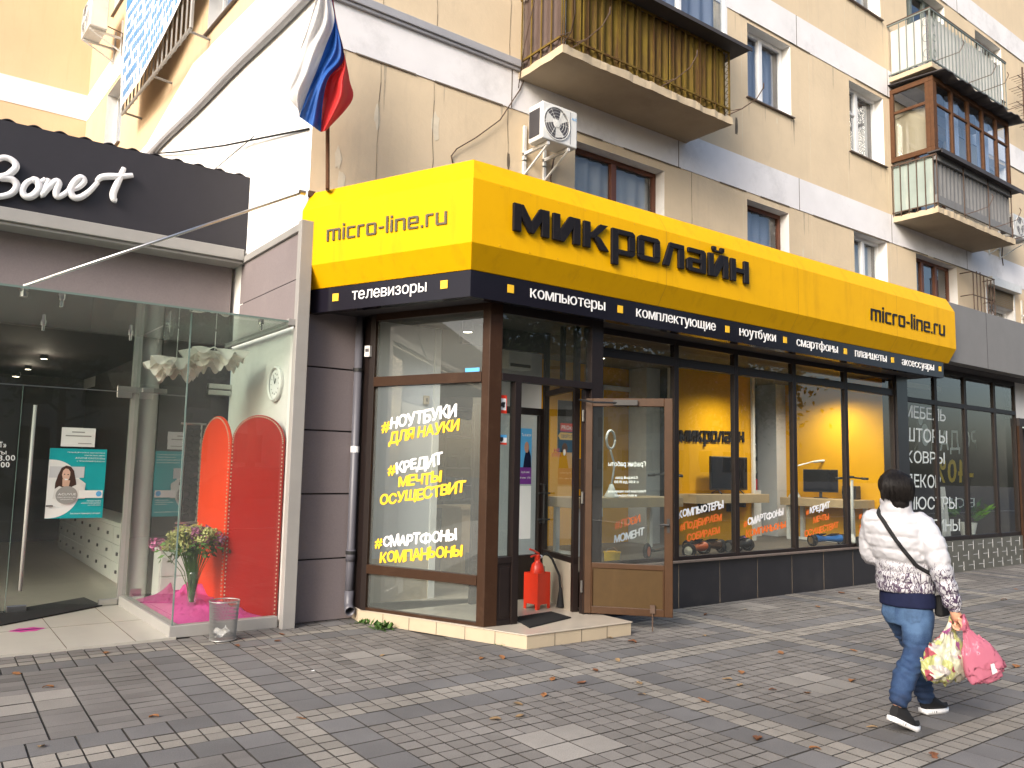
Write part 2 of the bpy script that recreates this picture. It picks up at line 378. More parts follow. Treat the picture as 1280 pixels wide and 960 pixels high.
def char_mesh(ch, bold, ext):
    if ch in CUSTOM:
        V, F = [], []
        for p in CUSTOM[ch]:
            o = len(V); k = len(p)
            if ext:
                V += [Vector((x, y, .5)) for x, y in p]+[Vector((x, y, -.5)) for x, y in p]
                F += [tuple(range(o, o+k)), tuple(range(o+2*k-1, o+k-1, -1))]+[(o+i, o+(i+1) % k, o+k+(i+1) % k, o+k+i) for i in range(k)]
            else: V += [Vector((x, y, 0)) for x, y in p]; F.append(tuple(range(o, o+k)))
        return V, F
    return glyph_mesh(ch, bold, .5 if ext else 0)
_cm = {}
def word_mesh(body, bold, ext, gap=.085):
    V, F, x = [], [], 0
    for ch in body:
        if ch == ' ': x += .22; continue
        k_ = (ch, bold, bool(ext))
        if k_ not in _cm: _cm[k_] = char_mesh(*k_)
        vs, fs = _cm[k_]; a = min(v.x for v in vs); b = max(v.x for v in vs); o = len(V)
        g_ = gap*(.55 if ch in 'тТгГуУчЧ' else 1)
        V += [Vector((v.x-a+x, v.y, v.z)) for v in vs]; F += [tuple(i+o for i in f) for f in fs]; x += b-a+g_
    return V, F
def text_on(mb, body, LB, RB, LT, n, off=.004, bold=.0, yref=CAPH, extrude=0.0, spacing=1.0, mat=None):
    """affine-fit text: baseline from LB to RB, LT above LB at height yref (font units), lying 'off' in front (along -n)"""
    vs, fs = word_mesh(body, bold, extrude)
    x0 = min(v.x for v in vs); x1 = max(v.x for v in vs)
    LB, RB, LT, n = Vector(LB), Vector(RB), Vector(LT), Vector(n)
    P = []
    for v in vs:
        a = (v.x-x0)/(x1-x0); b = v.y/yref
        P.append(LB + (RB-LB)*a + (LT-LB)*b - n*(off + (v.z+.5)*extrude))
    keep = mb.M; mb.M = ID; mb.add(P, fs, mat); mb.M = keep
_gl = {}
def brush_px(mb, body, pl, lb, rb, lt, w, mat, seed=0, weight=.045, gap=.075):
    """chunky hand-drawn capitals: every letter is tilted and shifted a little; weight from shifted copies"""
    rn = random.Random(seed); L = []; x = 0
    for ch in body:
        if ch == ' ': x += .28; continue
        if ch not in _gl: _gl[ch] = char_mesh(ch, 0, 0)
        vs, fs = _gl[ch]; a = min(v.x for v in vs); b = max(v.x for v in vs); L.append((vs, fs, a, x, b-a)); x += b-a+gap
    W = x-gap; LB, RB, LT = pl.hit(*lb, w), pl.hit(*rb, w), pl.hit(*lt, w); keep = mb.M; mb.M = ID
    for vs, fs, a, x0, gw in L:
        an = rn.uniform(-.09, .09); dy = rn.uniform(-.05, .05); sc = rn.uniform(.94, 1.1); cx, cy = gw/2, CAPH/2
        for k, (ox, oy) in enumerate(((0, 0), (1, 0), (-1, 0), (0, 1), (0, -1), (.7, .7), (-.7, -.7), (.7, -.7), (-.7, .7))):
            P = []
            for v in vs:
                X, Y = (v.x-a-cx)*sc, (v.y-cy)*sc; X, Y = X*math.cos(an)-Y*math.sin(an), X*math.sin(an)+Y*math.cos(an)
                q = (x0+cx+X+ox*weight)/W; r_ = (cy+Y+dy+oy*weight*.8)/CAPH
                P.append(LB+(RB-LB)*q+(LT-LB)*r_+pl.n*(.0002*k))
            mb.add(P, fs, mat)
    mb.M = keep
def text_px(mb, body, pl, lb, rb, lt, w=0.0, **k):
    text_on(mb, body, pl.hit(*lb, w), pl.hit(*rb, w), pl.hit(*lt, w), pl.n, **k)
def text_uz(mb, body, pl, u0, u1, z, h, w=0.0, **k):
    text_on(mb, body, pl.P(u0, w, z), pl.P(u1, w, z), pl.P(u0, w, z+h), pl.n, **k)
# squared display alphabet: lists of polygons that touch but never overlap
def ring(w, h=1, s=.25, t=.21, c=.1, z0=0):
    return [[(0, z0+t), (s, z0+t), (s, z0+h-t), (0, z0+h-t)], [(w-s, z0+t), (w, z0+t), (w, z0+h-t), (w-s, z0+h-t)],
            [(c, z0), (w-c, z0), (w, z0+c), (w, z0+t), (0, z0+t), (0, z0+c)], [(0, z0+h-t), (w, z0+h-t), (w, z0+h-c), (w-c, z0+h), (c, z0+h), (0, z0+h-c)]]
def rc(x0, x1, z0, z1): return [(x0, z0), (x1, z0), (x1, z1), (x0, z1)]
BIG = {
 'м': (1.2, [rc(0, .25, 0, 1), rc(.95, 1.2, 0, 1), [(.25, .56), (.52, .04), (.6, .04), (.6, .46), (.32, 1), (.25, 1)], [(.95, .56), (.95, 1), (.88, 1), (.6, .46), (.6, .04), (.68, .04)]]),
 'и': (.98, [rc(0, .25, 0, 1), rc(.73, .98, 0, 1), [(.25, 0), (.40, 0), (.73, .60), (.73, 1), (.58, 1), (.25, .40)]]),
 'к': (.95, [rc(0, .25, 0, 1), [(.25, .40), (.40, .40), (.50, .52), (.93, 1), (.62, 1), (.32, .62), (.25, .62)], [(.40, .40), (.64, 0), (.97, 0), (.62, .48), (.50, .52)]]),
 'р': (.93, [rc(0, .25, -.42, 1), rc(.68, .93, .21, .79), [(.25, .79), (.93, .79), (.93, .9), (.83, 1), (.25, 1)], [(.25, 0), (.83, 0), (.93, .1), (.93, .21), (.25, .21)]]),
 'о': (.93, ring(.93)),
 'л': (.95, [rc(.70, .95, 0, .79), [(.245, .79), (.95, .79), (.95, 1), (.31, 1)], [(0, 0), (.27, 0), (.47, .79), (.245, .79)]]),
 'а': (.9, [[(.65, 0), (.9, 0), (.9, .9), (.8, 1), (.65, 1)], rc(.07, .65, .80, 1), rc(.25, .65, .40, .58), rc(.25, .65, 0, .18), [(0, .1), (.1, 0), (.25, 0), (.25, .58), (.1, .58), (0, .48)]]),
 'н': (.93, [rc(0, .25, 0, 1), rc(.68, .93, 0, 1), rc(.25, .68, .40, .62)]),
}
BIG['й'] = (.98, BIG['и'][1] + [rc(.20, .38, 1.17, 1.32), rc(.60, .78, 1.17, 1.32), [(.20, 1.17), (.28, 1.08), (.70, 1.08), (.78, 1.17)]])
t_ = .15
THIN = {
 'm': (1.05, [rc(0, t_, 0, 1), rc(t_, 1.05-.08, 1-t_, 1), [(1.05-t_, 0), (1.05, 0), (1.05, 1-.08), (.97, 1), (.97, 1-t_), (1.05-t_, 1-t_)], rc(.45, .45+t_, 0, 1-t_)]),
 'i': (t_, [rc(0, t_, 0, 1), rc(0, t_, 1.15, 1.33)]),
 'c': (.62, [[(.08, 0), (.62, 0), (.62, t_), (0, t_), (0, .08)], rc(0, t_, t_, 1-t_), [(0, 1-t_), (.62, 1-t_), (.62, 1), (.08, 1), (0, .92)]]),
 'r': (.5, [rc(0, t_, 0, 1-t_), [(0, 1-t_), (.5, 1-t_), (.5, 1), (.08, 1), (0, .92)]]),
 'o': (.72, ring(.72, 1, t_, t_, .08)),
 '-': (.36, [rc(0, .36, .42, .57)]),
 'l': (t_, [rc(0, t_, 0, 1.35)]),
 'n': (.72, [rc(0, t_, 0, 1), [(t_, 1-t_), (.72, 1-t_), (.72, .92), (.64, 1), (t_, 1)], rc(.72-t_, .72, 0, 1-t_)]),
 'e': (.72, [[(.08, 0), (.70, 0), (.70, t_), (0, t_), (0, .08)], rc(0, t_, t_, 1-t_), [(0, 1-t_), (.72, 1-t_), (.72, .92), (.64, 1), (.08, 1), (0, .92)], rc(.72-t_, .72, .55, 1-t_), rc(t_, .72, .42, .55)]),
 '.': (t_, [rc(0, t_, 0, .17)]),
 'u': (.72, [rc(0, t_, t_, 1), rc(.72-t_, .72, t_, 1), [(.08, 0), (.72, 0), (.72, t_), (0, t_), (0, .08)]]),
}
def squared(mb, body, font, gap, LB, RB, LT, n, off, ext, mat=None):
    """squared lettering standing 'off'..'off+ext' in front of a surface"""
    x = 0; L = []
    for ch in body:
        wd, pl = font[ch]; L += [[(x+a, b) for a, b in p] for p in pl]; x += wd+gap
    W = x-gap; LB, RB, LT, n = Vector(LB), Vector(RB), Vector(LT), Vector(n)
    keep = mb.M; mb.M = ID
    for p in L:
        q = [LB + (RB-LB)*(a/W) + (LT-LB)*b for a, b in p]; k = len(q)
        mb.add([v-n*off for v in q]+[v-n*(off+ext) for v in q],
               [tuple(range(k)), tuple(range(2*k-1, k-1, -1))]+[(i, (i+1) % k, k+(i+1) % k, k+i) for i in range(k)], mat)
    mb.M = keep
# ------------------------------------------------------------------ organic bodies: lofts fused by a voxel remesh
def fuse(mb, name, mats, parent, voxel=.012, smooth=4, disp=None):
    o = mb.build('tmp', mats, None)
    md = o.modifiers.new('r', 'REMESH'); md.mode = 'VOXEL'; md.voxel_size = voxel; md.use_smooth_shade = True
    ms = o.modifiers.new('s', 'SMOOTH'); ms.iterations = smooth; ms.factor = .5
    dg = bpy.context.evaluated_depsgraph_get(); me = bpy.data.meshes.new_from_object(o.evaluated_get(dg))
    bpy.data.objects.remove(o)
    off = wloc(parent)
    for v in me.vertices:
        c = v.co.copy()
        if disp: c = disp(c, v.normal.copy())
        v.co = c-off
    me.materials.clear()
    for m in (mats if isinstance(mats, (list, tuple)) else [mats]): me.materials.append(m)
    me.polygons.foreach_set('use_smooth', [True]*len(me.polygons)); me.update()
    q = bpy.data.objects.new(name, me); COL.objects.link(q)
    if parent: q.parent = parent
    return q
def limb(mb, pts, rs, n=14, sub=6):
    """tapered limb with rounded ends through the given joints"""
    P = [Vector(p) for p in pts]; out = []; orr = []
    for i in range(len(P)-1):
        p0 = P[max(i-1, 0)]; p1 = P[i]; p2 = P[i+1]; p3 = P[min(i+2, len(P)-1)]
        for k in range(sub):
            t = k/sub; out.append(.5*((2*p1)+(-p0+p2)*t+(2*p0-5*p1+4*p2-p3)*t*t+(-p0+3*p1-3*p2+p3)*t**3)); orr.append(rs[i]+(rs[i+1]-rs[i])*t)
    out.append(P[-1]); orr.append(rs[-1])
    d0 = (out[0]-out[1]).normalized(); d1 = (out[-1]-out[-2]).normalized()
    A = [out[0]+d0*orr[0]*.9, out[0]+d0*orr[0]*.7]; B = [out[-1]+d1*orr[-1]*.7, out[-1]+d1*orr[-1]*.9]
    mb.tube(A+out+B, [orr[0]*.35, orr[0]*.75]+orr+[orr[-1]*.75, orr[-1]*.35], n)
def torso(mb, rings, n=24, ang=0.0):
    """rings: (cx, cy, z, half width across, half depth)"""
    def fn(u, v):
        f = v*(len(rings)-1); i = min(int(f), len(rings)-2); t = f-i
        a, b = rings[i], rings[i+1]; r = [a[k]+(b[k]-a[k])*t for k in range(5)]
        q = 2*math.pi*u; x, y = r[4]*math.cos(q), r[3]*math.sin(q)
        return (r[0]+x*math.cos(ang)-y*math.sin(ang), r[1]+x*math.sin(ang)+y*math.cos(ang), r[2])
    mb.grid(fn, n, len(rings)*3, None, True)
    for rr in (rings[0], rings[-1]):
        mb.poly([(rr[0]+rr[4]*math.cos(2*math.pi*j/n)*math.cos(ang)-rr[3]*math.sin(2*math.pi*j/n)*math.sin(ang), rr[1]+rr[4]*math.cos(2*math.pi*j/n)*math.sin(ang)+rr[3]*math.sin(2*math.pi*j/n)*math.cos(ang), rr[2]) for j in range(n)])
# ================================================================== SETTING: ground and paving
X_ = (1, 0)
MAIN = Plane((0, 7.87), X_)             # main facade of the apartment house
ang = R(92.65); END = Plane((3.15-12.0*math.tan(R(2.65)), 19.87), (math.tan(R(2.65)), -1))   # its end wall, u runs towards the corner
END_L = 12.0/math.cos(R(2.65))
GLZ = Plane((0, 6.5), X_)               # shop window line
POR = Plane((0, 6.22), X_)              # entrance portal
DGL = Plane((3.80, 7.62), (4.343-3.80, 6.285-7.62)); DLEN = math.hypot(.543, 1.335)   # angled corner window
SR = Plane((0, 6.0), X_)                # black strip, street side
_sa = R(113.05); SD = Plane((3.18, 7.87), (-math.cos(_sa), -math.sin(_sa)))           # black strip, corner side
SD_L = (Vector((3.98, 6.0))-Vector((3.18, 7.87))).length
OPT = Plane((0, 9.83), X_)              # glass front of the optician
OFA = Plane((0, 9.55), X_)              # its dark fascia
WING = Plane((0, 19.85), X_)

g = MB(); g.box(-120, 160, -120, 160, -.3, -.012)
structure(g.build('ground', M['ground']))
rd = MB(); rd.box(-120, 160, -13.5, -4.2, -.2, -.006); structure(rd.build('road', M['asphalt']))
kb = MB(); kb.box(-120, 160, -4.2, -4.0, -.2, .02); structure(kb.build('kerb', M['greymetal'], bevel=.01))

def paving():
    """concrete sett paving: 0.125 m setts, cells of 20 setts with pale bands, dark borders and four pale slabs in the middle"""
    me = bpy.data.meshes.new('pavement'); V = []; F = []; CC = []
    rnd = random.Random(3); p = .125; ca, sa = math.cos(R(-.8)), math.sin(R(-.8)); gap = .0038
    def col(kind, i, j):
        k = rnd.uniform(.87, 1.13)*(1 if rnd.random() > .03 else rnd.choice((.78, 1.2))); patch = mnoise.noise(Vector((i*.06, j*.06, 3.0)))*.18
        b = {'pale': (.230, .212, .187), 'dark': (.132, .128, .127), 'mid': (.172, .160, .148), 'slab': (.236, .22, .2), 'mid2': (.156, .146, .138)}[kind]
        return [c*(k+patch) for c in b]
    def tile(x0, x1, y0, y1, c, gy=None):
        gy = gap if gy is None else gy
        h = rnd.uniform(-.0012, .0012); a, b = rnd.uniform(-.0008, .0008), rnd.uniform(-.0008, .0008)
        q = []
        for ix, (x, y) in enumerate(((x0+gap, y0+gy), (x1-gap, y0+gy), (x1-gap, y1-gy), (x0+gap, y1-gy))):
            dx, dy = x-2, y-5; X, Y = 2+dx*ca-dy*sa, 5+dx*sa+dy*ca
            q.append((X, Y, h+a*(1 if ix in (1, 2) else -1)+b*(1 if ix > 1 else -1)))
        o = len(V); e = .003
        cx = sum(t[0] for t in q)/4; cy = sum(t[1] for t in q)/4
        for t in q: V.append((t[0]+(cx-t[0])*.02, t[1]+(cy-t[1])*.02, t[2]))
        for t in q: V.append((t[0], t[1], t[2]-.012))
        F.append((o, o+1, o+2, o+3)); CC.append(c)
        d = [v*.55 for v in c]
        for k in range(4): F.append((o+(k+1) % 4, o+k, o+4+k, o+4+(k+1) % 4)); CC.append((.045, .041, .037))
    ox, oy = 1.885, 4.865
    for i in range(-56, 168):
        for j in range(-46, 26):
            x0, y0 = ox+i*p, oy+j*p
            if y0 > 7.9 or (x0 > 5.9 and y0 > 6.75): continue
            if x0 > 3.95 and y0 > 6.4 and x0 < 5.8: continue
            if x0 < 2.05 and y0 > 7.66: continue
            a, b = i % 20, j % 20
            cell = (i//20, j//20)
            if y0 > 7.38 and x0 < 3.3:                    # edging rows along the optician
                tile(x0, x0+p, y0, y0+p, col('mid' if y0 < 7.5 else 'mid2', i, j)); continue
            if a < 2 or b < 2: tile(x0, x0+p, y0, y0+p, col('pale', i, j)); continue
            a -= 2; b -= 2
            if a < 2 or a > 15 or b < 2 or b > 15:         # dark border of big slabs
                if a % 2 == 0 and b % 2 == 0: tile(x0, x0+2*p, y0, y0+2*p, col('dark', i, j))
                continue
            if 7 <= a <= 10 and 7 <= b <= 10:
                if a in (7, 9) and b in (7, 9): tile(x0, x0+2*p, y0, y0+2*p, col('slab', i, j))
                continue
            if cell[0] < 0:
                if a in (2, 15): tile(x0, x0+p, y0, y0+p, col('mid2', i, j), .0012)
                elif a % 2 == 1: tile(x0, x0+2*p, y0, y0+p, col('mid2', i, j), .0012)
            else: tile(x0, x0+p, y0, y0+p, col('mid', i, j))
    me.from_pydata(V, [], F)
    ca_ = me.color_attributes.new('tone', 'FLOAT_COLOR', 'CORNER'); buf = []
    for f, c in zip(F, CC): buf += [c[0], c[1], c[2], 1.0]*4
    ca_.data.foreach_set('color', buf)
    m, t, b = new_mat('concrete setts'); N, L = t.nodes, t.links
    at = N.new('ShaderNodeAttribute'); at.attribute_name = 'tone'
    geo = N.new('ShaderNodeNewGeometry'); n1 = N.new('ShaderNodeTexNoise'); n1.inputs['Scale'].default_value = 1.1; n1.inputs['Detail'].default_value = 10; n1.inputs['Roughness'].default_value = .72
    n2 = N.new('ShaderNodeTexNoise'); n2.inputs['Scale'].default_value = 140; n2.inputs['Detail'].default_value = 3
    for n in (n1, n2): L.new(geo.outputs['Position'], n.inputs['Vector'])
    r1 = N.new('ShaderNodeMapRange'); r1.inputs[1].default_value = .3; r1.inputs[2].default_value = .7; r1.inputs[3].default_value = .76; r1.inputs[4].default_value = 1.18; L.new(n1.outputs[0], r1.inputs[0])
    r2 = N.new('ShaderNodeMapRange'); r2.inputs[1].default_value = .25; r2.inputs[2].default_value = .75; r2.inputs[3].default_value = .82; r2.inputs[4].default_value = 1.18; L.new(n2.outputs[0], r2.inputs[0])
    mu = N.new('ShaderNodeMath'); mu.operation = 'MULTIPLY'; L.new(r1.outputs[0], mu.inputs[0]); L.new(r2.outputs[0], mu.inputs[1])
    mx = N.new('ShaderNodeMix'); mx.data_type = 'RGBA'; mx.blend_type = 'MULTIPLY'; mx.inputs[0].default_value = 1
    vg = N.new('ShaderNodeTexVoronoi'); vg.inputs['Scale'].default_value = 3.2; L.new(geo.outputs['Position'], vg.inputs['Vector'])   # trodden gum and drip spots
    vc = N.new('ShaderNodeSeparateColor'); L.new(vg.outputs['Color'], vc.inputs[0])
    vs_ = N.new('ShaderNodeMath'); vs_.operation = 'MULTIPLY'; vs_.inputs[1].default_value = .085; L.new(vc.outputs[0], vs_.inputs[0])
    vl = N.new('ShaderNodeMath'); vl.operation = 'LESS_THAN'; L.new(vg.outputs['Distance'], vl.inputs[0]); L.new(vs_.outputs[0], vl.inputs[1])
    vm = N.new('ShaderNodeMapRange'); vm.inputs[3].default_value = 1.0; vm.inputs[4].default_value = .66; L.new(vl.outputs[0], vm.inputs[0])
    m3 = N.new('ShaderNodeMath'); m3.operation = 'MULTIPLY'; L.new(mu.outputs[0], m3.inputs[0]); L.new(vm.outputs[0], m3.inputs[1]); mu = m3
    L.new(at.outputs['Color'], mx.inputs[6]); L.new(mu.outputs[0], mx.inputs[7]); L.new(mx.outputs[2], b.inputs['Base Color'])
    r3 = N.new('ShaderNodeMapRange'); r3.inputs[1].default_value = .3; r3.inputs[2].default_value = .7; r3.inputs[3].default_value = .72; r3.inputs[4].default_value = .95; b.inputs['Specular IOR Level'].default_value = .3; L.new(n1.outputs[0], r3.inputs[0])
    L.new(r3.outputs[0], b.inputs['Roughness'])
    bp = N.new('ShaderNodeBump'); bp.inputs['Strength'].default_value = .25; bp.inputs['Distance'].default_value = .004; L.new(n2.outputs[0], bp.inputs['Height']); L.new(bp.outputs[0], b.inputs['Normal'])
    me.materials.append(m); me.update()
    o = bpy.data.objects.new('pavement', me); COL.objects.link(o); structure(o)
paving()

# ================================================================== APARTMENT HOUSE
def holed(mb, u0, u1, z0, z1, holes, depth, mw=0, mr=1):
    us = sorted({u0, u1, *[h[0] for h in holes], *[h[1] for h in holes]}); zs = sorted({z0, z1, *[h[2] for h in holes], *[h[3] for h in holes]})
    us = [u for u in us if u0 <= u <= u1]; zs = [z for z in zs if z0 <= z <= z1]
    for a, b in zip(us, us[1:]):
        for c, d in zip(zs, zs[1:]):
            m = ((a+b)/2, (c+d)/2)
            if any(h[0] < m[0] < h[1] and h[2] < m[1] < h[3] for h in holes): continue
            mb.add([(a, 0, c), (b, 0, c), (b, 0, d), (a, 0, d)], [(0, 1, 2, 3)], mw)
    for a, b, c, d in holes:
        mb.add([(a, 0, c), (b, 0, c), (b, 0, d), (a, 0, d), (a, depth, c), (b, depth, c), (b, depth, d), (a, depth, d)],
               [(0, 4, 5, 1), (1, 5, 6, 2), (2, 6, 7, 3), (3, 7, 4, 0)], mr)
house = thing('apartment_building', (3.15, 7.87, 0), 'tan panel-built apartment block with pale lilac bands and balconies above the shops', 'apartment building')
def window(pl, u0, u1, z0, z1, sash, fm, depth=.17, cur='curtain', vent=False, sill=True, transom=False):
    """casement window: frame > ... the frame is a part, pane / curtain / sill its sub-parts"""
    f = MB(pl.M); t = .065; d0, d1 = depth, depth+.06
    f.box(u0, u1, d0, d1, z0, z0+t); f.box(u0, u1, d0, d1, z1-t, z1); f.box(u0, u0+t, d0, d1, z0+t, z1-t); f.box(u1-t, u1, d0, d1, z0+t, z1-t)
    n = len(sash)
    for s in sash:
        x = u0+(u1-u0)*s; f.box(x-.05, x+.05, d0-.012, d1, z0+t, z1-t)
    if vent:
        x = u0+(u1-u0)*sash[0]; zz = z0+(z1-z0)*.62; f.box(u0+t, x-.05, d0-.005, d1, zz, zz+.05)
    if transom:
        zz = z0+(z1-z0)*.75; f.box(u0+t, u1-t, d0-.005, d1, zz, zz+.05)
    fo = f.build('window', M[fm], house, bevel=.006)
    p = MB(pl.M); p.box(u0+t*.6, u1-t*.6, d0+.03, d0+.036, z0+t*.6, z1-t*.6); p.build('pane', M['winglass'], fo)
    if cur:
        c = MB(pl.M); c.smooth = True
        k = random.uniform(9, 13)
        a0, a1 = u0+.03, u1-.03
        c.grid(lambda u, v: (a0+(a1-a0)*u, d1+.10+.025*math.sin(u*(u1-u0)*k*2)+.012*math.sin(u*37+v), z0+.02+(z1-z0-.06)*v), int((u1-u0)*30)+6, 3)
        c.build('curtain', M[cur], fo)
    b = MB(pl.M); b.box(u0-.02, u1+.02, d1+.28, d1+.30, z0-.02, z1+.02); b.build('dark_backing', M['intdark'], fo)  # dark board set in for the unlit room behind the glass
    if sill:
        s = MB(pl.M); s.box(u0-.05, u1+.05, -.05, depth, z0-.025, z0-.004); s.build('sill', M['sill'], fo, bevel=.004)
    return fo
WIN = [  # u0,u1,z0,z1,sashes,frame,kwargs
 (6.85, 8.60, 4.45, 6.02, (.5,), 'brownframe', dict(cur='curtain')),
 (10.56, 11.70, 4.45, 6.03, (), 'brownframe', dict(cur='bluecurtain')),
 (13.74, 14.92, 4.45, 6.13, (.5,), 'whiteframe', dict()),
 (16.05, 17.82, 4.45, 6.12, (.33, .66), 'brownframe', dict(cur=None)),
 (19.20, 20.66, 4.45, 5.55, (.5,), 'whiteframe', dict()),
 (10.61, 11.82, 7.78, 9.08, (.47,), 'whiteframe', dict(cur='bluecurtain')),
 (13.70, 14.93, 7.66, 9.06, (.42,), 'whiteframe', dict(vent=True)),
 (10.61, 11.82, 10.78, 12.1, (.5,), 'whiteframe', dict()),
 (13.70, 14.93, 10.72, 12.08, (.45,), 'whiteframe', dict(cur='curtain')),
 (16.0, 17.7, 9.72, 12.05, (.3, .65), 'greengrey', dict(cur=None, sill=False)),
 (6.3, 8.6, 6.78, 9.0, (.35,), 'brownframe', dict(cur='curtain', sill=False)),
 (16.0, 17.8, 6.78, 9.0, (.35,), 'brownframe', dict(cur='curtain', sill=False)),
 (19.2, 20.6, 7.7, 9.06, (.5,), 'whiteframe', dict()),
 (19.2, 20.6, 10.7, 12.06, (.5,), 'whiteframe', dict()),
 (22.6, 23.8, 7.7, 9.06, (.5,), 'whiteframe', dict()),
 (22.6, 23.8, 4.5, 6.05, (.5,), 'whiteframe', dict()),
]
mw = MB(MAIN.M); holed(mw, 3.15, 34, 3.34, 15.5, [h[:4] for h in WIN], .175)
mw.box(3.15, 34, .55, .6, 3.34, 15.5, 2)  # added dark sheet behind the facade, keeps back light from the windows
mw.box(3.15, 34, .0, 12, 15.5, 15.6, 2)
# joints between the wall panels
for x, m_ in ((3.92, 3), (4.63, 3), (5.72, 3), (9.20, 3), (10.45, 4), (12.38, 4), (13.6, 4), (15.05, 4), (18.9, 4), (21.6, 4)):
    for z0, z1 in ((4.0, 6.15), (6.725, 9.15), (9.72, 12.2)):
        if any(h[0]-.05 < x < h[1]+.05 and h[2] < z1 and h[3] > z0 for h in WIN): continue
        wv = .008 if m_ == 3 else .013
        k = 9; pts = [(x+random.uniform(-.008, .008) + (0 if m_ == 4 else random.uniform(-.006, .006)), z0+(z1-z0)*i/k) for i in range(k+1)]
        for (a, c), (b, d) in zip(pts, pts[1:]):
            ww = wv*random.uniform(.5, 1.2); mw.add([(a-ww/2, -.004, c), (a+ww/2, -.004, c), (b+ww/2, -.004, d), (b-ww/2, -.004, d)], [(0, 1, 2, 3)], m_)
rn = random.Random(17)                                        # ragged plaster repairs along the joints
for x, z in ((4.6, 4.75), (4.66, 5.6), (3.45, 4.9), (3.5, 4.6), (5.7, 5.0), (5.74, 5.45), (9.2, 7.9), (11.4, 7.6), (10.3, 7.2), (12.1, 5.4), (3.9, 5.5)):
    k = 11; r_ = rn.uniform(.04, .12); pts_ = [(x+r_*.45*rn.uniform(.6, 1.3)*math.cos(2*math.pi*i/k), -.0028, z+r_*1.8*rn.uniform(.6, 1.3)*math.sin(2*math.pi*i/k)) for i in range(k)]
    mw.add(pts_, [tuple(range(k))], 4 if rn.random() < .7 else 3)
for a, b, c, d in [h[:4] for h in WIN]:                      # drip marks below the sills
    if c < 5: continue
    for q in range(5):
        x = rn.choice((a-.03, b+.03, rn.uniform(a, b)))+rn.uniform(-.05, .05); l = rn.uniform(.12, .75); ww = rn.uniform(.006, .022)
        mw.add([(x-ww, -.0012, c-.02), (x+ww, -.0012, c-.02), (x+ww*.6, -.0012, c-l*.6), (x+ww*.1, -.0012, c-l), (x-ww*.5, -.0012, c-l*.7)], [(0, 1, 2, 3, 4)], 5)
for x in [3.6+i*.42+rn.uniform(-.15, .15) for i in range(40)]:   # and below the bands
    for z in (6.138, 9.138):
        if rn.random() < .6: continue
        if any(h[0]-.1 < x < h[1]+.1 and h[3] > z-.8 and h[2] < z for h in WIN): continue
        l = rn.uniform(.1, .6); ww = rn.uniform(.008, .03)
        mw.add([(x-ww, -.0012, z), (x+ww, -.0012, z), (x+ww*.5, -.0012, z-l*.6), (x, -.0012, z-l), (x-ww*.5, -.0012, z-l*.7)], [(0, 1, 2, 3, 4)], 5)
mw.build('wall', [M['tan'], M['reveal'], M['intdark'], M['crack'], M['seamlight'], M['stain']], house, recalc=False)
for k, (z0, z1) in enumerate(((6.15, 6.72), (9.15, 9.72), (12.15, 12.72))):
    b = MB(MAIN.M); b.box(3.15, 34, -.012, .003, z0, z1)
    x = 3.6
    while x < 30:                                          # ragged lower edge and vertical joints of the painted band
        b.box(x, x+random.uniform(.4, 1.6), -.0145, -.0125, z0-.012, z0+.006, 1); x += random.uniform(1.0, 2.2)
    for x in (5.76, 8.9, 12.0, 15.1, 18.3): b.box(x-.007, x+.007, -.0145, -.0125, z0, z1, 1)
    b.build('band', [M['band'], M['crack']], house)
cp = MB(MAIN.M); cp.box(3.11, 5.86, -.075, .0, 6.70, 6.80); cp.box(3.11, 5.86, -.05, .0, 6.66, 6.70)
cp.build('coping', M['coping'], house, bevel=.008)
for hd in WIN: window(MAIN, *hd[:6], **hd[6])
# end wall
EW = [(END_L-(17.9-7.87), END_L-(16.55-7.87), 7.72, 9.15), (END_L-(11.62-7.87), END_L-(10.3-7.87), 7.80, 9.2), (END_L-(17.9-7.87), END_L-(16.55-7.87), 10.9, 12.3), (END_L-(11.62-7.87), END_L-(10.3-7.87), 10.8, 12.2)]
ew = MB(END.M); holed(ew, 0, END_L, 0, 15.5, [], .17) if False else holed(ew, 0, END_L, 3.0, 15.5, EW, .2)
ew.build('end_wall', [M['peach'], M['reveal']], house, recalc=False)
for a, b_, c, d in EW: window(END, a, b_, c, d, (.5,), 'whiteframe', depth=.19, cur='curtain')
wp = MB(END.M)                                             # white painted zone of the end wall, wavy upper edge
top = [(0, 6.9), (3.0, 6.95), (5.4, 7.04), (7.7, 7.58), (10.1, 7.46), (END_L, 7.5)]
wp.uzprism([(0, 3.0), (END_L, 3.0)]+top[::-1], -.006, -.001); wp.build('white_painted_zone', M['endwhite'], house)
cl = MB(END.M); cl.tube([(u, -.06, 6.70+.012*math.sin(u*2.1)) for u in [i*END_L/24 for i in range(25)]], .055, 8); cl.build('coping', M['coping'], house)
bl = MB(END.M); bl.box(0, 4.3, -.01, .002, 9.22, 9.86); bl.build('band', M['endwhite'], house)
wg = MB(WING.M); wg.box(-30, 2.60, 0, .4, 0, 16); wg.build('wing_wall', M['peach'], house)
for z0, z1 in ((9.24, 9.83), (12.3, 12.9)):
    b = MB(WING.M); b.box(-30, 2.60, -.012, -.001, z0, z1); b.build('band', M['band'], house)
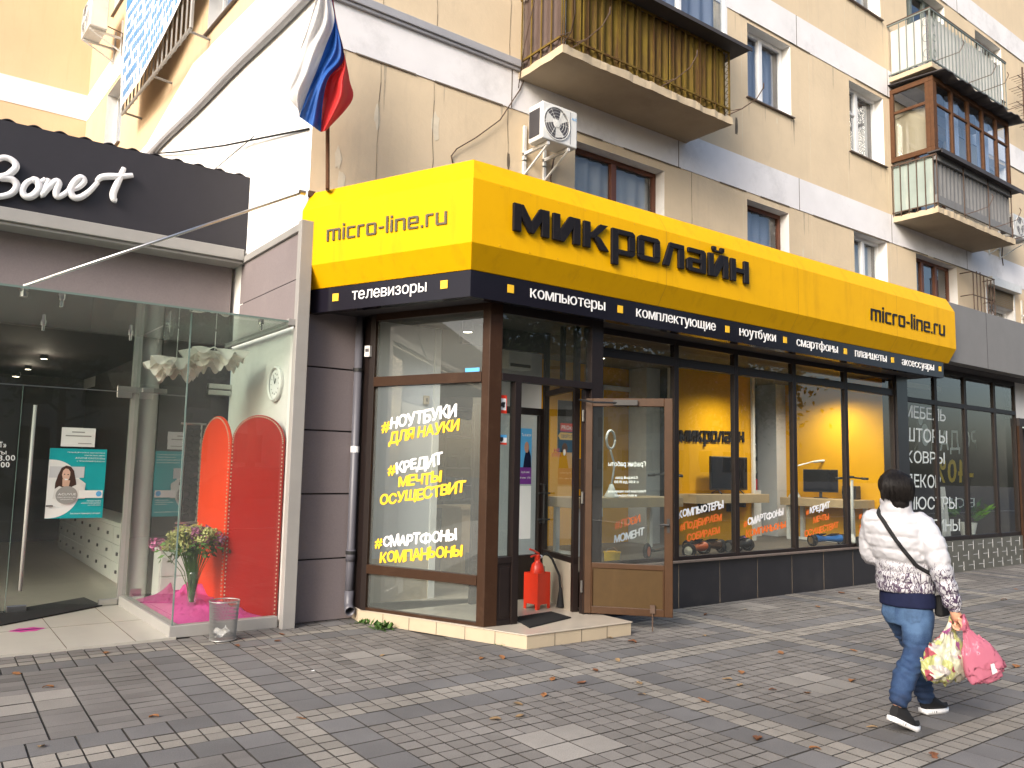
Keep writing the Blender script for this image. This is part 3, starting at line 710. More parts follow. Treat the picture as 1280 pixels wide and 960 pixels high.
# roller shutter and iron grille windows of the first floor
sh = MB(MAIN.M); sh.box(19.15, 20.72, -.17, .02, 5.93, 6.12); sh.box(19.17, 19.23, -.02, .02, 4.4, 5.93); sh.box(20.64, 20.70, -.02, .02, 4.4, 5.93)
for i in range(9): sh.box(19.23, 20.64, .0, .02, 5.55+i*.043, 5.55+i*.043+.038)
sh.build('roller_shutter', M['acwhite'], house, bevel=.004)
gr = MB(MAIN.M)
for i in range(7): gr.tube([(18.0+i*.17, -.25, 4.5), (18.0+i*.17, -.25, 6.0+.05*math.sin(i))], .012, 5)
for z in (4.8, 5.5, 6.0): gr.tube([(17.95, -.0, z), (17.95, -.25, z), (19.05, -.25, z), (19.05, 0, z)], .012, 5)
for c in (5.1, 5.6): gr.tube([(18.8+.16*math.cos(a*.5), -.26, c+.2*math.sin(a*.5)) for a in range(13)], .01, 5)
gr.build('iron_grille', M['rust'], house)
# ---------------- balconies
def corr(mb, pl, a0, a1, wv, z0, z1, amp=.018, per=.13, mat=0, end=False, tilt=0.0):
    """corrugated sheet between local points a0 and a1 (in u,w)"""
    L = math.hypot(a1[0]-a0[0], a1[1]-a0[1]); n = max(8, int(L/per*6))
    nx, ny = -(a1[1]-a0[1])/L, (a1[0]-a0[0])/L
    mb.smooth = True
    mb.grid(lambda u, v: (a0[0]+(a1[0]-a0[0])*u+nx*amp*math.sin(u*L/per*2*math.pi), a0[1]+(a1[1]-a0[1])*u+ny*amp*math.sin(u*L/per*2*math.pi), z0+(z1-z0)*v + (random.uniform(-.012, .012) if v < .5 else 0)), n, 2, mat)
    mb.smooth = False
def slab(u0, u1, w0, z, th=.11, seed=1):
    rn = random.Random(seed); n = 40
    mb = MB(MAIN.M)
    top = []; 
    def edge(u): return rn.uniform(-.02, .0)
    front = [(u0+(u1-u0)*i/n, w0+edge(i)) for i in range(n+1)]
    left = [(u0+rn.uniform(-.0, .02), 0-(0-w0)*i/8) for i in range(1, 8)]
    right = [(u1-rn.uniform(-.0, .02), w0*(1-i/8)) for i in range(1, 8)]
    ring_ = [(u0, 0)]+left+front+right+[(u1, 0)]
    k = len(ring_)
    zb = [z for _ in ring_]; zt = [z+th+rn.uniform(-.022, .012) for _ in ring_]
    vs = [(p[0], p[1], b) for p, b in zip(ring_, zb)]+[(p[0], p[1], t) for p, t in zip(ring_, zt)]
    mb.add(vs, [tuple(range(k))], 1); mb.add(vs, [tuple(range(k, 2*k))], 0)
    mb.add(vs, [(i, (i+1) % k, k+(i+1) % k, k+i) for i in range(k)], 0)
    return mb
# first balcony, ochre
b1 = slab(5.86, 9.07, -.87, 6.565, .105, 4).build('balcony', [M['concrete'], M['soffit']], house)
m_ = MB(MAIN.M); corr(m_, MAIN, (5.98, -.80), (8.97, -.80), 0, 6.70, 7.66); m_.build('cladding', M['ochre'], b1)
m_ = MB(MAIN.M); corr(m_, MAIN, (5.93, -.02), (5.93, -.78), 0, 6.69, 7.66, per=.2); m_.build('cladding', M['brownsheet'], b1)
m_ = MB(MAIN.M); corr(m_, MAIN, (9.0, -.78), (9.0, -.02), 0, 6.80, 7.66, per=.2); m_.build('cladding', M['brownsheet'], b1)
m_ = MB(MAIN.M)
for i in range(11):
    u = 5.92+i*.312; m_.box(u-.008, u+.008, -.848, -.832, 6.66, 7.66)
for i in range(25):
    u = 5.92+i*.13; m_.box(u-.004, u+.004, -.844, -.836, 6.80, 7.66)
for i in range(5):
    w_ = -.83+i*.2; m_.box(5.885, 5.897, w_-.008, w_+.008, 6.66, 7.66)
m_.box(5.90, 9.06, -.85, -.83, 6.79, 6.815); m_.box(5.90, 9.06, -.84, -.825, 7.64, 7.67); m_.box(5.88, 5.90, -.84, 0, 6.79, 6.815); m_.box(5.88, 5.90, -.84, 0, 7.64, 7.67)
for z in [6.72+i*.1 for i in range(10)]: m_.tube([(9.05, -.84, z), (9.05, -.76, z+.05), (9.05, -.84, z+.1)], .006, 5)
m_.box(9.04, 9.056, -.85, -.83, 6.66, 7.67); m_.box(9.04, 9.056, -.76, -.745, 6.66, 7.67)
m_.build('railing', M['ochre'], b1)
m_ = MB(MAIN.M); m_.box(5.86, 9.30, -1.06, -.70, 7.70, 7.725); m_.box(5.86, 9.30, -1.062, -1.05, 7.67, 7.725); m_.box(9.0, 9.30, -.70, 0, 7.70, 7.725); m_.build('window_board', M['darkroof'], b1)
m_ = MB(MAIN.M)
m_.box(5.95, 9.06, -.80, -.73, 7.73, 7.81); m_.box(5.95, 9.06, -.80, -.73, 8.9, 8.98)
for u in (5.95, 7.0, 8.0, 9.0): m_.box(u, u+.07, -.80, -.73, 7.81, 8.9)
m_.box(9.0, 9.07, -.73, 0, 7.73, 7.81); m_.box(9.0, 9.07, -.73, 0, 8.9, 8.98); m_.box(5.95, 6.02, -.73, 0, 7.73, 7.81); m_.box(9.0, 9.07, -.07, -.0, 7.81, 8.9)
fr = m_.build('glazing_frame', M['whiteframe'], b1, bevel=.006)
m_ = MB(MAIN.M); m_.box(5.99, 9.03, -.77, -.764, 7.8, 8.92); m_.box(9.03, 9.036, -.75, -.02, 7.8, 8.92); m_.build('glazing', M['winglass'], b1)
m_ = MB(MAIN.M); m_.smooth = True; m_.grid(lambda u, v: (6.0+3.0*u, -.62+.03*math.sin(u*70), 7.75+1.2*v), 160, 2); m_.build('curtain', M['bluecurtain'], b1)
m_ = MB(MAIN.M); m_.box(5.8, 9.15, -.92, 0, 9.02, 9.06); m_.build('roof', M['darkroof'], b1)
for u, s in ((6.05, 1), (7.62, 1), (9.0, 1.2), (5.9, -1)):
    m_ = MB(MAIN.M)
    m_.tube([(u, -.85, 6.70), (u+.05*s, -1.05, 6.74), (u+.14*s, -1.22, 6.86), (u+.2*s, -1.28, 7.02), (u+.22*s, -1.27, 7.10), (u+.24*s, -1.25, 7.03)], .008, 5)
    m_.tube([(u+.05*s, -.85, 6.78), (u+.05*s, -1.05, 6.74)], .006, 5); m_.build('clothes_line_hook', M['rust'], b1)
# double balcony further along the facade
U0, U1 = 15.17, 18.58
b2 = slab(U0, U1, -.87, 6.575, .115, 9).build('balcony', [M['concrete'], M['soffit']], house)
m_ = MB(MAIN.M); corr(m_, MAIN, (U0+.06, -.80), (U1-.05, -.80), 0, 6.82, 7.72, per=.16); m_.box(U0+.02, U1, -.86, -.82, 6.78, 6.93, 0); m_.box(U0+.02, U1, -.86, -.82, 7.62, 7.74, 0); m_.build('cladding', M['greysheet'], b2)
m_ = MB(MAIN.M); corr(m_, MAIN, (U0+.05, -.02), (U0+.05, -.78), 0, 6.76, 7.74, amp=.004, per=.25); m_.build('cladding', M['aquasheet'], b2)
m_ = MB(MAIN.M)
for i in range(6): m_.box(U0+.0, U0+.015, -.82+i*.16, -.805+i*.16, 6.67, 7.72)
m_.box(U0-.004, U0+.02, -.86, 0, 7.70, 7.73); m_.box(U0-.004, U0+.02, -.86, 0, 6.75, 6.77)
for i in range(4): m_.box(U0+.02+i*1.1, U0+.035+i*1.1, -.875, -.86, 6.68, 7.74)
m_.build('railing', M['rust'], b2)
m_ = MB(MAIN.M); m_.box(U0-.02, U1+.25, -1.0, -.72, 7.76, 7.79); m_.box(U0-.02, U1+.25, -1.002, -.985, 7.71, 7.79); m_.build('window_board', M['darkroof'], b2)
m_ = MB(MAIN.M); z0, z1 = 7.79, 9.30
m_.box(U0, U1, -.86, -.79, z0, z0+.1); m_.box(U0, U1, -.86, -.79, z1-.1, z1); m_.box(U0, U0+.07, -.79, 0, z0, z0+.1); m_.box(U0, U0+.07, -.79, 0, z1-.1, z1)
cols = [U0, U0+.75, U0+1.45, U0+2.1, U0+2.75, U1-.08]
for u in cols: m_.box(u, u+.08, -.86, -.785, z0+.1, z1-.1)
m_.box(U0+.08, U0+.16, -.855, -.79, z0+.1, z1-.1)
m_.box(U0, U0+.07, -.08, 0, z0+.1, z1-.1); m_.box(U0, U0+.07, -.785, -.70, z0+.1, z1-.1); m_.box(U0+.01, U0+.06, -.70, -.08, z0+.98, z0+1.04)
for a, b in zip(cols, cols[1:]): m_.box(a+.08, b, -.85, -.80, z0+.95, z0+1.0)
fr = m_.build('glazing_frame', M['woodframe'], b2, bevel=.008)
m_ = MB(MAIN.M); m_.box(U0+.05, U1-.05, -.83, -.824, z0+.05, z1-.05); m_.box(U0+.03, U0+.036, -.75, -.04, z0+.05, z1-.05); m_.build('glazing', M['winglass'], b2)
m_ = MB(MAIN.M); m_.smooth = True; m_.grid(lambda u, v: (U0+.12+.02*math.sin(u*9), -.70+.66*u, z0+.1+.86*v+.03*math.sin(u*4)*v), 16, 4); m_.build('blind', M['beigecurtain'], b2)
m_ = MB(MAIN.M); m_.smooth = True
for a in (U0+.84, U0+2.2): m_.grid(lambda u, v: (a+.55*u, -.7+.02*math.sin(u*40), z0+.05+1.35*v), 40, 2)
m_.build('curtain', M['bluecurtain'], b2)
m_ = MB(MAIN.M); rn = random.Random(5); n = 30
m_.smooth = True
m_.grid(lambda u, v: (U0-.06+(U1-U0+.30)*u, -1.12+1.14*v, 9.40-.10*(1-v)+(.03*math.sin(u*31)+.02*math.sin(u*63+2))*(1-v)), 60, 6); m_.build('roof', M['darkroof'], b2, solid=.02)
m_ = MB(MAIN.M); m_.box(U0, U1, -.86, 0, 9.47, 9.57); m_.build('upper_slab', M['concrete'], b2, bevel=.01)
m_ = MB(MAIN.M); corr(m_, MAIN, (U0+.1, -.78), (U1-.05, -.78), 0, 9.63, 10.60, per=.16); corr(m_, MAIN, (U0+.06, -.04), (U0+.06, -.74), 0, 9.62, 10.55, amp=.005, per=.3); m_.build('cladding', M['whitesheet'], b2)
m_ = MB(MAIN.M)
for i in range(5): m_.box(U0+.0, U0+.014, -.84+i*.15, -.826+i*.15, 9.57, 10.64)
for i in range(24): m_.box(U0+.0+i*.146, U0+.014+i*.146, -.86, -.846, 9.57, 10.64)
for z in (9.60, 10.64): m_.box(U0-.01, U1, -.866, -.84, z, z+.025); m_.box(U0-.008, U0+.02, -.86, 0, z, z+.025)
for z in (9.78, 10.1, 10.42):
    m_.tube([(U0+.007, -.76+.06*math.cos(a*math.pi/6), z+.08*math.sin(a*math.pi/6)) for a in range(13)], .006, 5); m_.tube([(U0+.15+.06*math.cos(a*math.pi/6), -.855, z+.08*math.sin(a*math.pi/6)) for a in range(13)], .006, 5)
m_.build('upper_railing', M['greengrey'], b2)
m_ = MB(MAIN.M); m_.box(U0-.01, U1, -.868, -.838, 10.668, 10.69); m_.box(U0-.012, U0+.022, -.83, 0, 10.668, 10.69); m_.build('handrail', M['rust'], b2)
for u, z in ((U0+.1, 9.6), (U0+1.5, 9.6), (U0+2.1, 9.6), (U1-.1, 9.55), (U0+1.1, 6.75), (U0+2.4, 6.75), (U1, 6.7)):
    m_ = MB(MAIN.M); m_.tube([(u, -.87, z), (u+.1, -1.05, z+.05), (u+.3, -1.2, z+.15), (u+.42, -1.24, z+.36), (u+.40, -1.22, z+.42)], .008, 5); m_.build('clothes_line_hook', M['rust'], b2)
m_ = MB(MAIN.M); m_.tube([(21.0, -.3, 9.6), (21.0, -.3, 11.6)], .02, 6)
for z, l in ((10.2, .5), (10.6, .42), (11.0, .35), (11.3, .3)):
    m_.tube([(21.0-l, -.3, z), (21.0+l, -.3, z)], .009, 5)
    for k in range(-2, 3): m_.tube([(21.0+k*l*.45, -.5, z), (21.0+k*l*.45, -.1, z)], .006, 4)
tv = m_.build('tv_antenna', M['rust']); tag(tv, 'thin rooftop style television antenna fixed to the facade beyond the upper balcony', 'antenna')
# ---------------- air conditioners
def aircon(name, pl, u0, u1, z0, z1, w0, w1, label, side=-1, logo=False):
    a = thing('air_conditioner', pl.P((u0+u1)/2, w1, z0), label, 'air conditioner')
    m = MB(pl.M); m.box(u0, u1, w0, w1, z0, z1); c = m.build('casing', M['acwhite'], a, bevel=.018, seg=3)
    cx, cz, r = u0+(u1-u0)*.40, (z0+z1)/2, (z1-z0)*.42
    m = MB(pl.M); m.lathe((cx, w0-.006, cz), [(r*1.06, .01), (r*1.06, -.006), (r, -.006), (r, .004)], 36, None, 'y')
    for k in range(5): m.lathe((cx, w0-.012, cz), [(r*(k+.6)/5.2, 0), (r*(k+.6)/5.2+.002, -.002), (r*(k+.6)/5.2+.004, 0)], 28, None, 'y')
    for k in range(6):
        q = k*math.pi/3; m.tube([(cx, w0-.012, cz), (cx+r*math.cos(q), w0-.01, cz+r*math.sin(q))], .0025, 4)
    m.build('fan_guard', M['acwhite'], a)
    m = MB(pl.M); m.lathe((cx, w0-.003, cz), [(r, 0), (.001, 0)], 36, None, 'y'); d = m.build('fan', M['acdark'], a)
    m = MB(pl.M); m.lathe((cx, w0-.007, cz), [(.055, .003), (.05, -.004), (.001, -.006)], 20, None, 'y')
    for k in range(3):
        q = k*2*math.pi/3+.5; pts = [(cx+.05*math.cos(q-.35), w0-.005, cz+.05*math.sin(q-.35)), (cx+r*.93*math.cos(q-.1), w0-.005, cz+r*.93*math.sin(q-.1)), (cx+r*.93*math.cos(q+.75), w0-.0045, cz+r*.93*math.sin(q+.75)), (cx+.05*math.cos(q+.4), w0-.0045, cz+.05*math.sin(q+.4))]
        m.poly(pts)
    m.build('fan_blades', M['offwhite'], d)
    m = MB(pl.M); m.box(u0-.006, u0-.001, w0+.05, w1-.03, z0+.06, z1-.08)
    for k in range(13): m.box(u0-.012, u0-.006, w0+.05+k*.016, w0+.056+k*.016, z0+.06, z1-.08)
    m.build('side_grille', M['acdark'], a)
    m = MB(pl.M); m.box(u0+(u1-u0)*.79, u0+(u1-u0)*.795, w0-.004, w0+.001, z0+.03, z1-.03); m.build('panel_seam', M['acdark'], a)
    if logo:
        m = MB(); text_uz(m, 'AUX', pl, u0+(u1-u0)*.83, u0+(u1-u0)*.97, z0+(z1-z0)*.74, (z1-z0)*.075, w0-.003, bold=.02, off=.002); m.build('lettering', M['skyblue'], a)
    for q in (u0+.12, u1-.12):
        m = MB(pl.M); m.box(q-.02, q+.02, w0+.02, -.0, z0-.045, z0-.005); m.box(q-.02, q+.02, -.03, -.0, z0-.12, z0+.35); m.tube([(q, w0+.03, z0-.04), (q, -.02, z0-.3)], .016, 5); m.box(q-.02, q+.02, -.03, 0, z0-.33, z0-.1)
        m.build('bracket', M['acwhite'], a)
    m = MB(pl.M); m.tube([(u1-.05, w1, z0+.1), (u1+.02, -.03, z0+.02), (u1-.02, -.02, z0-.25), (u1+.03, -.02, z0-.45)], .012, 6); m.build('hose', M['rust'], a)
    return a
aircon('a', MAIN, 5.86, 6.43, 5.62, 6.10, -.52, -.24, 'white air conditioner with a visible fan on the wall under the ochre balcony', logo=True)
aircon('b', MAIN, 20.95, 21.75, 5.5, 6.05, -.6, -.3, 'white air conditioner box at the right edge beside the roller shutter')
aircon('c', MAIN, 19.3, 20.1, 7.0, 7.5, -.6, -.3, 'air conditioner box at the right edge beside the grey clad lower balcony')
aircon('d', END, END_L-9.75, END_L-8.95, 10.0, 10.65, -.62, -.3, 'grey air conditioner high on the peach end wall in the upper left corner')
# ---------------- banner on its frame
ban = thing('banner', END.P(4, -.2, 7.7), 'blue and white printed advertising banner hung on a metal frame on the end wall', 'banner')
ua, ub = END.uz(150, 179, -.3), END.uz(236, 78, -.3)
BU0, BU1, BZ0, BZ1 = ua[0], ub[0], 7.68, 12.2
ft = MB(END.M)
for p in (((BU0, -.3, BZ0), (BU1, -.3, BZ0)), ((BU0, -.3, BZ1), (BU1, -.3, BZ1)), ((BU0, -.3, BZ0), (BU0, -.3, BZ1)), ((BU1, -.3, BZ0), (BU1, -.3, BZ1))): ft.tube(p, .028, 6)
for k in range(16):
    u = BU0+(BU1-BU0)*(k+.5)/16; ft.tube([(u, -.27, BZ0), (u, -.27, BZ1)], .014, 5)
for u in (BU0+.1, (BU0+BU1)/2, BU1-.1): ft.tube([(u, -.3, BZ0), (u, 0, BZ0-.02)], .02, 5); ft.tube([(u, -.3, BZ1), (u, 0, BZ1)], .02, 5)
ft.build('frame', M['greymetal'], ban)
sg = MB(END.M); nU, nV = 24, 16
def bedge(u): return BZ0+.08+.75*max(0, (u-.35)/.65)**1.2
def bpt(u, v, dw=0):
    z = bedge(u)+(BZ1-bedge(u))*v
    return (BU0+.05+(BU1-BU0-.1)*u, -.345-.03*math.sin(u*5+v*3)-.02*math.sin(v*9)-dw, z)
sg.smooth = True; sg.grid(bpt, nU, nV); sg.build('sheet', M['bannerw'], ban, recalc=False)
pr = MB(END.M); 
def bq(u0, u1, v0, v1, mt, dw=.006, sl=0.0): pr.add([bpt(u0, v0, dw), bpt(u1, v0+sl, dw), bpt(u1, v1+sl, dw), bpt(u0, v1, dw)], [(0, 1, 2, 3)], mt)
for i in range(24):                                         # blue upper field with a wavy lower edge
    a, b = i/24, (i+1)/24; f = lambda u: .40+.03*math.sin(u*4)-.06*u
    pr.add([bpt(a, f(a), .006), bpt(b, f(b), .006), bpt(b, 1, .006), bpt(a, 1, .006)], [(0, 1, 2, 3)], 0)
rn = random.Random(11)
for r_ in range(12):                                        # lines of small print, unreadable in the photograph
    v = .02+r_*.046; u = .05
    while u < .93:
        l = rn.uniform(.015, .03)
        if v+.03 < .385-.05*u: bq(u, u+l, v+.004, v+.032, 1)
        u += l+rn.uniform(.007, .012)*(1 if rn.random() > .16 else 4)
pr.build('print', [M['bannerb'], M['bannert']], ban)
tb = MB(); p0, p1, p2 = [END.M @ Vector(bpt(*q, .012)) for q in ((.04, .45), (.62, .50), (.04, .62))]
text_on(tb, '1500', p0, p1, p2, END.n, off=.006, bold=.02); tb.build('lettering', M['bannerw'], ban)
# ---------------- flag
flag = thing('flag', (3.16, 7.8, 4.4), 'white blue and red flag hanging limply from a slanted pole on the building corner', 'flag')
m = MB(); m.tube([aty(409.5, 236, 7.55), aty(409.5, 165, 7.55), aty(411, 60, 7.5), aty(414, -30, 7.45)], .022, 8); m.build('pole', M['woodframe'], flag)
m = MB(); m.tube([aty(409.5, 236, 7.55), aty(409.5, 240, 7.87)], .02, 6); m.box(3.13, 3.2, 7.83, 7.87, 4.4, 4.46); m.build('bracket', M['rust'], flag)
c0 = [(398, -12), (386, 30), (375, 62), (366, 95), (360, 119), (373, 137)]
c1 = [(411, -12), (418, 25), (407, 58), (396, 88), (386, 112), (374, 146)]
c2 = [(413, -12), (420, 26), (430, 72), (411, 97), (404, 125), (401, 165)]
c3 = [(415, -12), (421, 27), (432, 74), (437, 100), (440, 126), (408, 163)]
def cr(C, t):
    f = t*(len(C)-1); i = min(int(f), len(C)-2); t = f-i
    g_ = lambda k: C[max(0, min(len(C)-1, k))]
    r = []
    for a in range(2):
        p0, p1, p2, p3 = g_(i-1)[a], g_(i)[a], g_(i+1)[a], g_(i+2)[a]
        r.append(.5*(2*p1+(p2-p0)*t+(2*p0-5*p1+4*p2-p3)*t*t+(3*p1-p0-3*p2+p3)*t**3))
    return r
def strip(Ca, Cb, ph, name, mt, par, bulge):
    mb = MB(); mb.smooth = True
    def fn(u, v):
        a, b = cr(Ca, v), cr(Cb, v)
        x = a[0]+(b[0]-a[0])*u; y = a[1]+(b[1]-a[1])*u
        Y = 7.35 + .09*math.sin((u+ph)*6.0+v*2.0)*min(1, v*1.6) + .03*math.sin((u+ph)*15+v*5) + .015*math.sin(v*17+u*9) - bulge*math.sin(math.pi*u)*v
        return aty(x, y, Y)
    mb.grid(fn, 26, 34); return mb.build(name, M[mt], par, recalc=False)
strip(c0, c1, 0, 'white_stripe', 'flagw', flag, .02); strip(c1, c2, 1, 'blue_stripe', 'flagb', flag, .02); strip(c2, c3, 2, 'red_stripe', 'flagr', flag, .06)
# ---------------- cables
def cable(pts, r, label, mat='rubber'):
    m = MB(); m.smooth = True; m.tube(pts, r, 6, cap=True); return tag(m.build('cable', M[mat]), label, 'cable')
cable([END.P(END_L-.05, -.02, 5.1)+Vector((0, 0, .06)), END.hit(330, 172, -.05), END.hit(280, 182, -.1), END.hit(220, 190, -.06), END.hit(150, 195, -.05)], .012, 'thin black cable sagging across the white end wall above the dark fascia')
cable([aty(660, 88, 7.84), aty(650, 112, 7.84), aty(625, 150, 7.83), aty(595, 172, 7.83), aty(571, 186, 7.84), aty(564, 195, 7.85), aty(566, 204, 7.86)], .008, 'loose thin wire dangling from the ochre balcony down to the yellow sign', 'rust')
cable([aty(668, 0, 7.3), aty(655, 60, 7.75), aty(648, 110, 7.84)], .006, 'fine wire running down beside the left end of the ochre balcony', 'rust')
cable([END.hit(318, 170, -.06), END.hit(262, 217, -.04), END.hit(256, 222, -.02)], .006, 'short thin black cord slanting down the white end wall to the dark fascia')
# ================================================================== ELECTRONICS SHOP
shop = thing('electronics_shop', (4.5, 6.0, 0), 'corner electronics shop with brown framed glass front, yellow interior and tiled doorstep', 'shop')
FLZ = .13
# step and floors
m = MB(); m.prism([(3.80, 7.66), (4.508, 5.752), (5.775, 5.715), (5.775, 6.52), (6.0, 6.52), (6.0, 7.4), (3.86, 8.0)], .0, FLZ-.012, 0)
m.prism([(3.795, 7.66), (4.502, 5.742), (5.785, 5.704), (5.785, 6.52), (6.0, 6.52), (6.0, 7.4), (3.86, 8.0)], FLZ-.012, FLZ, 1)
a, b = Vector((4.508, 5.752)), Vector((3.80, 7.66))
def seam(mb, p, q, n, t=.005, z1=FLZ-.012, mat=2):
    for k in range(1, n):
        c = p+(q-p)*(k/n); d = (q-p).normalized(); nn = Vector((d.y, -d.x))
        for s in (1,):
            e = c+nn*.002*s; mb.add([(e.x-d.x*t/2, e.y-d.y*t/2, .0), (e.x+d.x*t/2, e.y+d.y*t/2, .0), (e.x+d.x*t/2, e.y+d.y*t/2, z1), (e.x-d.x*t/2, e.y-d.y*t/2, z1)], [(0, 1, 2, 3)], mat)
seam(m, b, a, 6); seam(m, a, Vector((5.775, 5.715)), 4, .006)
m.build('step', [M['cream_tile'], M['floor_tile'], M['joint']], shop, bevel=.004)
m = MB(); m.box(3.9, 6.0, 7.4, 11.4, .0, FLZ); m.box(5.86, 12.65, 6.55, 11.4, 0, .5, 1); m.build('floor', [M['floor_tile'], pmat('dark display floor', (.10, .085, .068), .5, var=.1)], shop)
m = MB(); m.box(5.86, 12.42, 6.50, 6.55, 0, .53)
m.box(5.855, 5.861, 6.26, 6.5, 0, .53)
for x in (6.6, 7.35, 8.1, 8.85, 9.6, 10.35, 11.1, 11.85): m.box(x-.003, x+.003, 6.497, 6.5, 0, .53, 1)
m.box(12.42, 12.75, 6.46, 6.7, 0, 3.2, 0)
m.build('plinth', [M['plinth'], M['crack']], shop)
m = MB(); m.box(5.86, 12.42, 6.44, 6.56, .53, .555); m.build('window_sill', M['sill'], shop, bevel=.004)
# flat roof and ceilings
m = MB(); m.prism([(3.28, 7.86), (4.05, 6.06), (13.12, 6.06), (13.12, 7.86)], 3.19, 4.36); m.build('flat_roof', M['darkroof'], shop)
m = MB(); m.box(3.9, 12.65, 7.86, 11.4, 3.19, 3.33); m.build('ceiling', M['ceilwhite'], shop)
# interior walls
m = MB(); m.box(3.90, 3.94, 7.92, 11.4, FLZ, 3.19, 1); m.box(3.9, 12.65, 11.36, 11.4, FLZ, 3.19, 2)
m.box(3.9, 4.76, 7.9, 8.0, .6, 3.19, 0); m.box(3.9, 4.76, 7.895, 8.0, FLZ, .6, 3); m.box(4.76, 4.84, 7.88, 8.02, FLZ, 3.19, 1)
m.box(5.55, 6.36, 7.9, 8.0, FLZ, 3.19, 0); m.build('grey_wall', [M['intgrey'], M['intwhite'], M['intdark'], M['cream_tile']], shop)
m = MB(); m.box(6.36, 9.4, 9.0, 9.08, .5, 3.19, 0); m.box(9.33, 11.17, 8.30, 8.38, .5, 3.19, 0); m.box(12.58, 12.65, 6.56, 8.6, .5, 3.19, 0)
m.box(11.17, 11.23, 8.26, 8.42, .5, 3.19, 1); m.box(9.27, 9.33, 8.26, 8.42, .5, 3.19, 1)
m.build('yellow_wall', [M['intyellow'], M['intwhite']], shop)
m = MB(); m.box(12.3, 12.65, 8.6, 9.0, .5, 3.19, 0); m.box(9.0, 9.3, 8.6, 8.98, .5, 3.19, 0); m.box(12.60, 12.65, 9.0, 11.36, .5, 3.19, 0); m.build('grey_column', M['intgrey'], shop)
m = MB(); m.box(8.35, 8.42, 8.94, 8.998, .9, 2.9); m.box(8.35, 9.0, 8.94, 8.998, 2.83, 2.9); m.build('white_frame', M['intwhite'], shop)
# black wall logo inside, above the television
m = MB(); squared(m, 'микролайн', BIG, .13, aty(849, 552, 8.29), aty(929.5, 553, 8.29), aty(849, 537.5, 8.29), (0, 1, 0), .0, .02); m.build('wall_lettering', M['blackletter'], shop)
# --- entrance portal
m = MB()
m.prism([(4.330, 6.30), (4.36, 6.215), (4.50, 6.20), (4.50, 6.33), (4.41, 6.36)], FLZ, 3.19)
m.build('corner_post', M['brownal'], shop, bevel=.006)
m = MB(); m.box(4.50, 4.72, 6.20, 6.27, FLZ, FLZ+.05); m.box(4.50, 4.66, 6.21, 6.265, FLZ+.05, .70); m.box(4.50, 4.66, 6.20, 6.27, .70, .76); m.box(4.66, 4.735, 6.19, 6.28, FLZ, 2.44)
m.box(4.50, 5.66, 6.19, 6.28, 2.44, 2.51); m.box(5.62, 5.665, 6.24, 6.31, FLZ, 2.44); m.box(5.665, 5.83, 6.20, 6.30, FLZ, 3.19); m.box(4.5, 5.665, 6.20, 6.28, 3.10, 3.19)
m.box(5.76, 5.83, 6.30, 6.44, 3.0, 3.19); m.box(5.76, 5.83, 6.30, 6.44, .13, .6)
m.box(4.53, 4.64, 6.205, 6.21, .2, .66)
m.build('portal_frame', M['darkal'], shop, bevel=.005)
m = MB(); m.box(4.50, 4.66, 6.235, 6.241, .76, 2.44); m.box(4.50, 5.665, 6.235, 6.241, 2.51, 3.10); m.box(5.79, 5.796, 6.30, 6.46, .6, 3.0); m.build('portal_pane', M['glass'], shop)
m = MB()
pts = [Vector((5.66, 6.38)), Vector((5.95, 7.28))]; VP = Plane((5.66, 6.38), (.29, .90)); VL = math.hypot(.29, .90)
m.M = VP.M; m.box(0, VL, 0, .05, 2.44, 2.5); m.box(0, VL, 0, .05, .62, .68); m.box(0, .06, -.005, .055, FLZ, 3.19); m.box(VL-.06, VL, -.005, .055, FLZ, 3.19); m.box(VL*.42, VL*.42+.05, 0, .05, 2.5, 3.19)
m.build('vestibule_frame', M['darkal'], shop)
m = MB(VP.M); m.box(0.06, VL-.06, .02, .026, .68, 3.15); m.build('vestibule_pane', M['glass'], shop)
m = MB(VP.M); m.box(0.06, VL-.06, -.0, .05, FLZ, .62); m.build('vestibule_plinth', pmat('dull cream tile', (.36, .32, .255), .4, var=.08), shop)
# inner door
m = MB(); Y = 7.30
m.box(4.95, 5.02, Y, Y+.06, FLZ, 2.30); m.box(5.02, 5.97, Y, Y+.06, 2.22, 2.30); m.box(5.86, 5.97, Y, Y+.06, FLZ, 2.22); m.box(5.02, 5.86, Y, Y+.06, FLZ, .62); m.box(5.02, 5.10, Y, Y+.06, .62, 2.22)
m.box(4.75, 5.97, Y, Y+.06, 2.95, 3.19)
idr = m.build('inner_door', M['darkal'], shop, bevel=.005)
m = MB(); m.box(5.10, 5.86, Y+.03, Y+.036, .62, 2.22); m.build('pane', M['glass'], idr)
m = MB(); m.tube([(5.885, Y-.0, 1.42), (5.885, Y-.07, 1.42), (5.885, Y-.07, .98), (5.885, Y, .98)], .014, 8); m.tube([(5.80, Y-.07, 1.32), (5.97, Y-.07, 1.32)], .012, 6); m.tube([(5.80, Y-.07, 1.02), (5.97, Y-.07, 1.02)], .012, 6); m.build('handle', M['blackplastic'], idr)
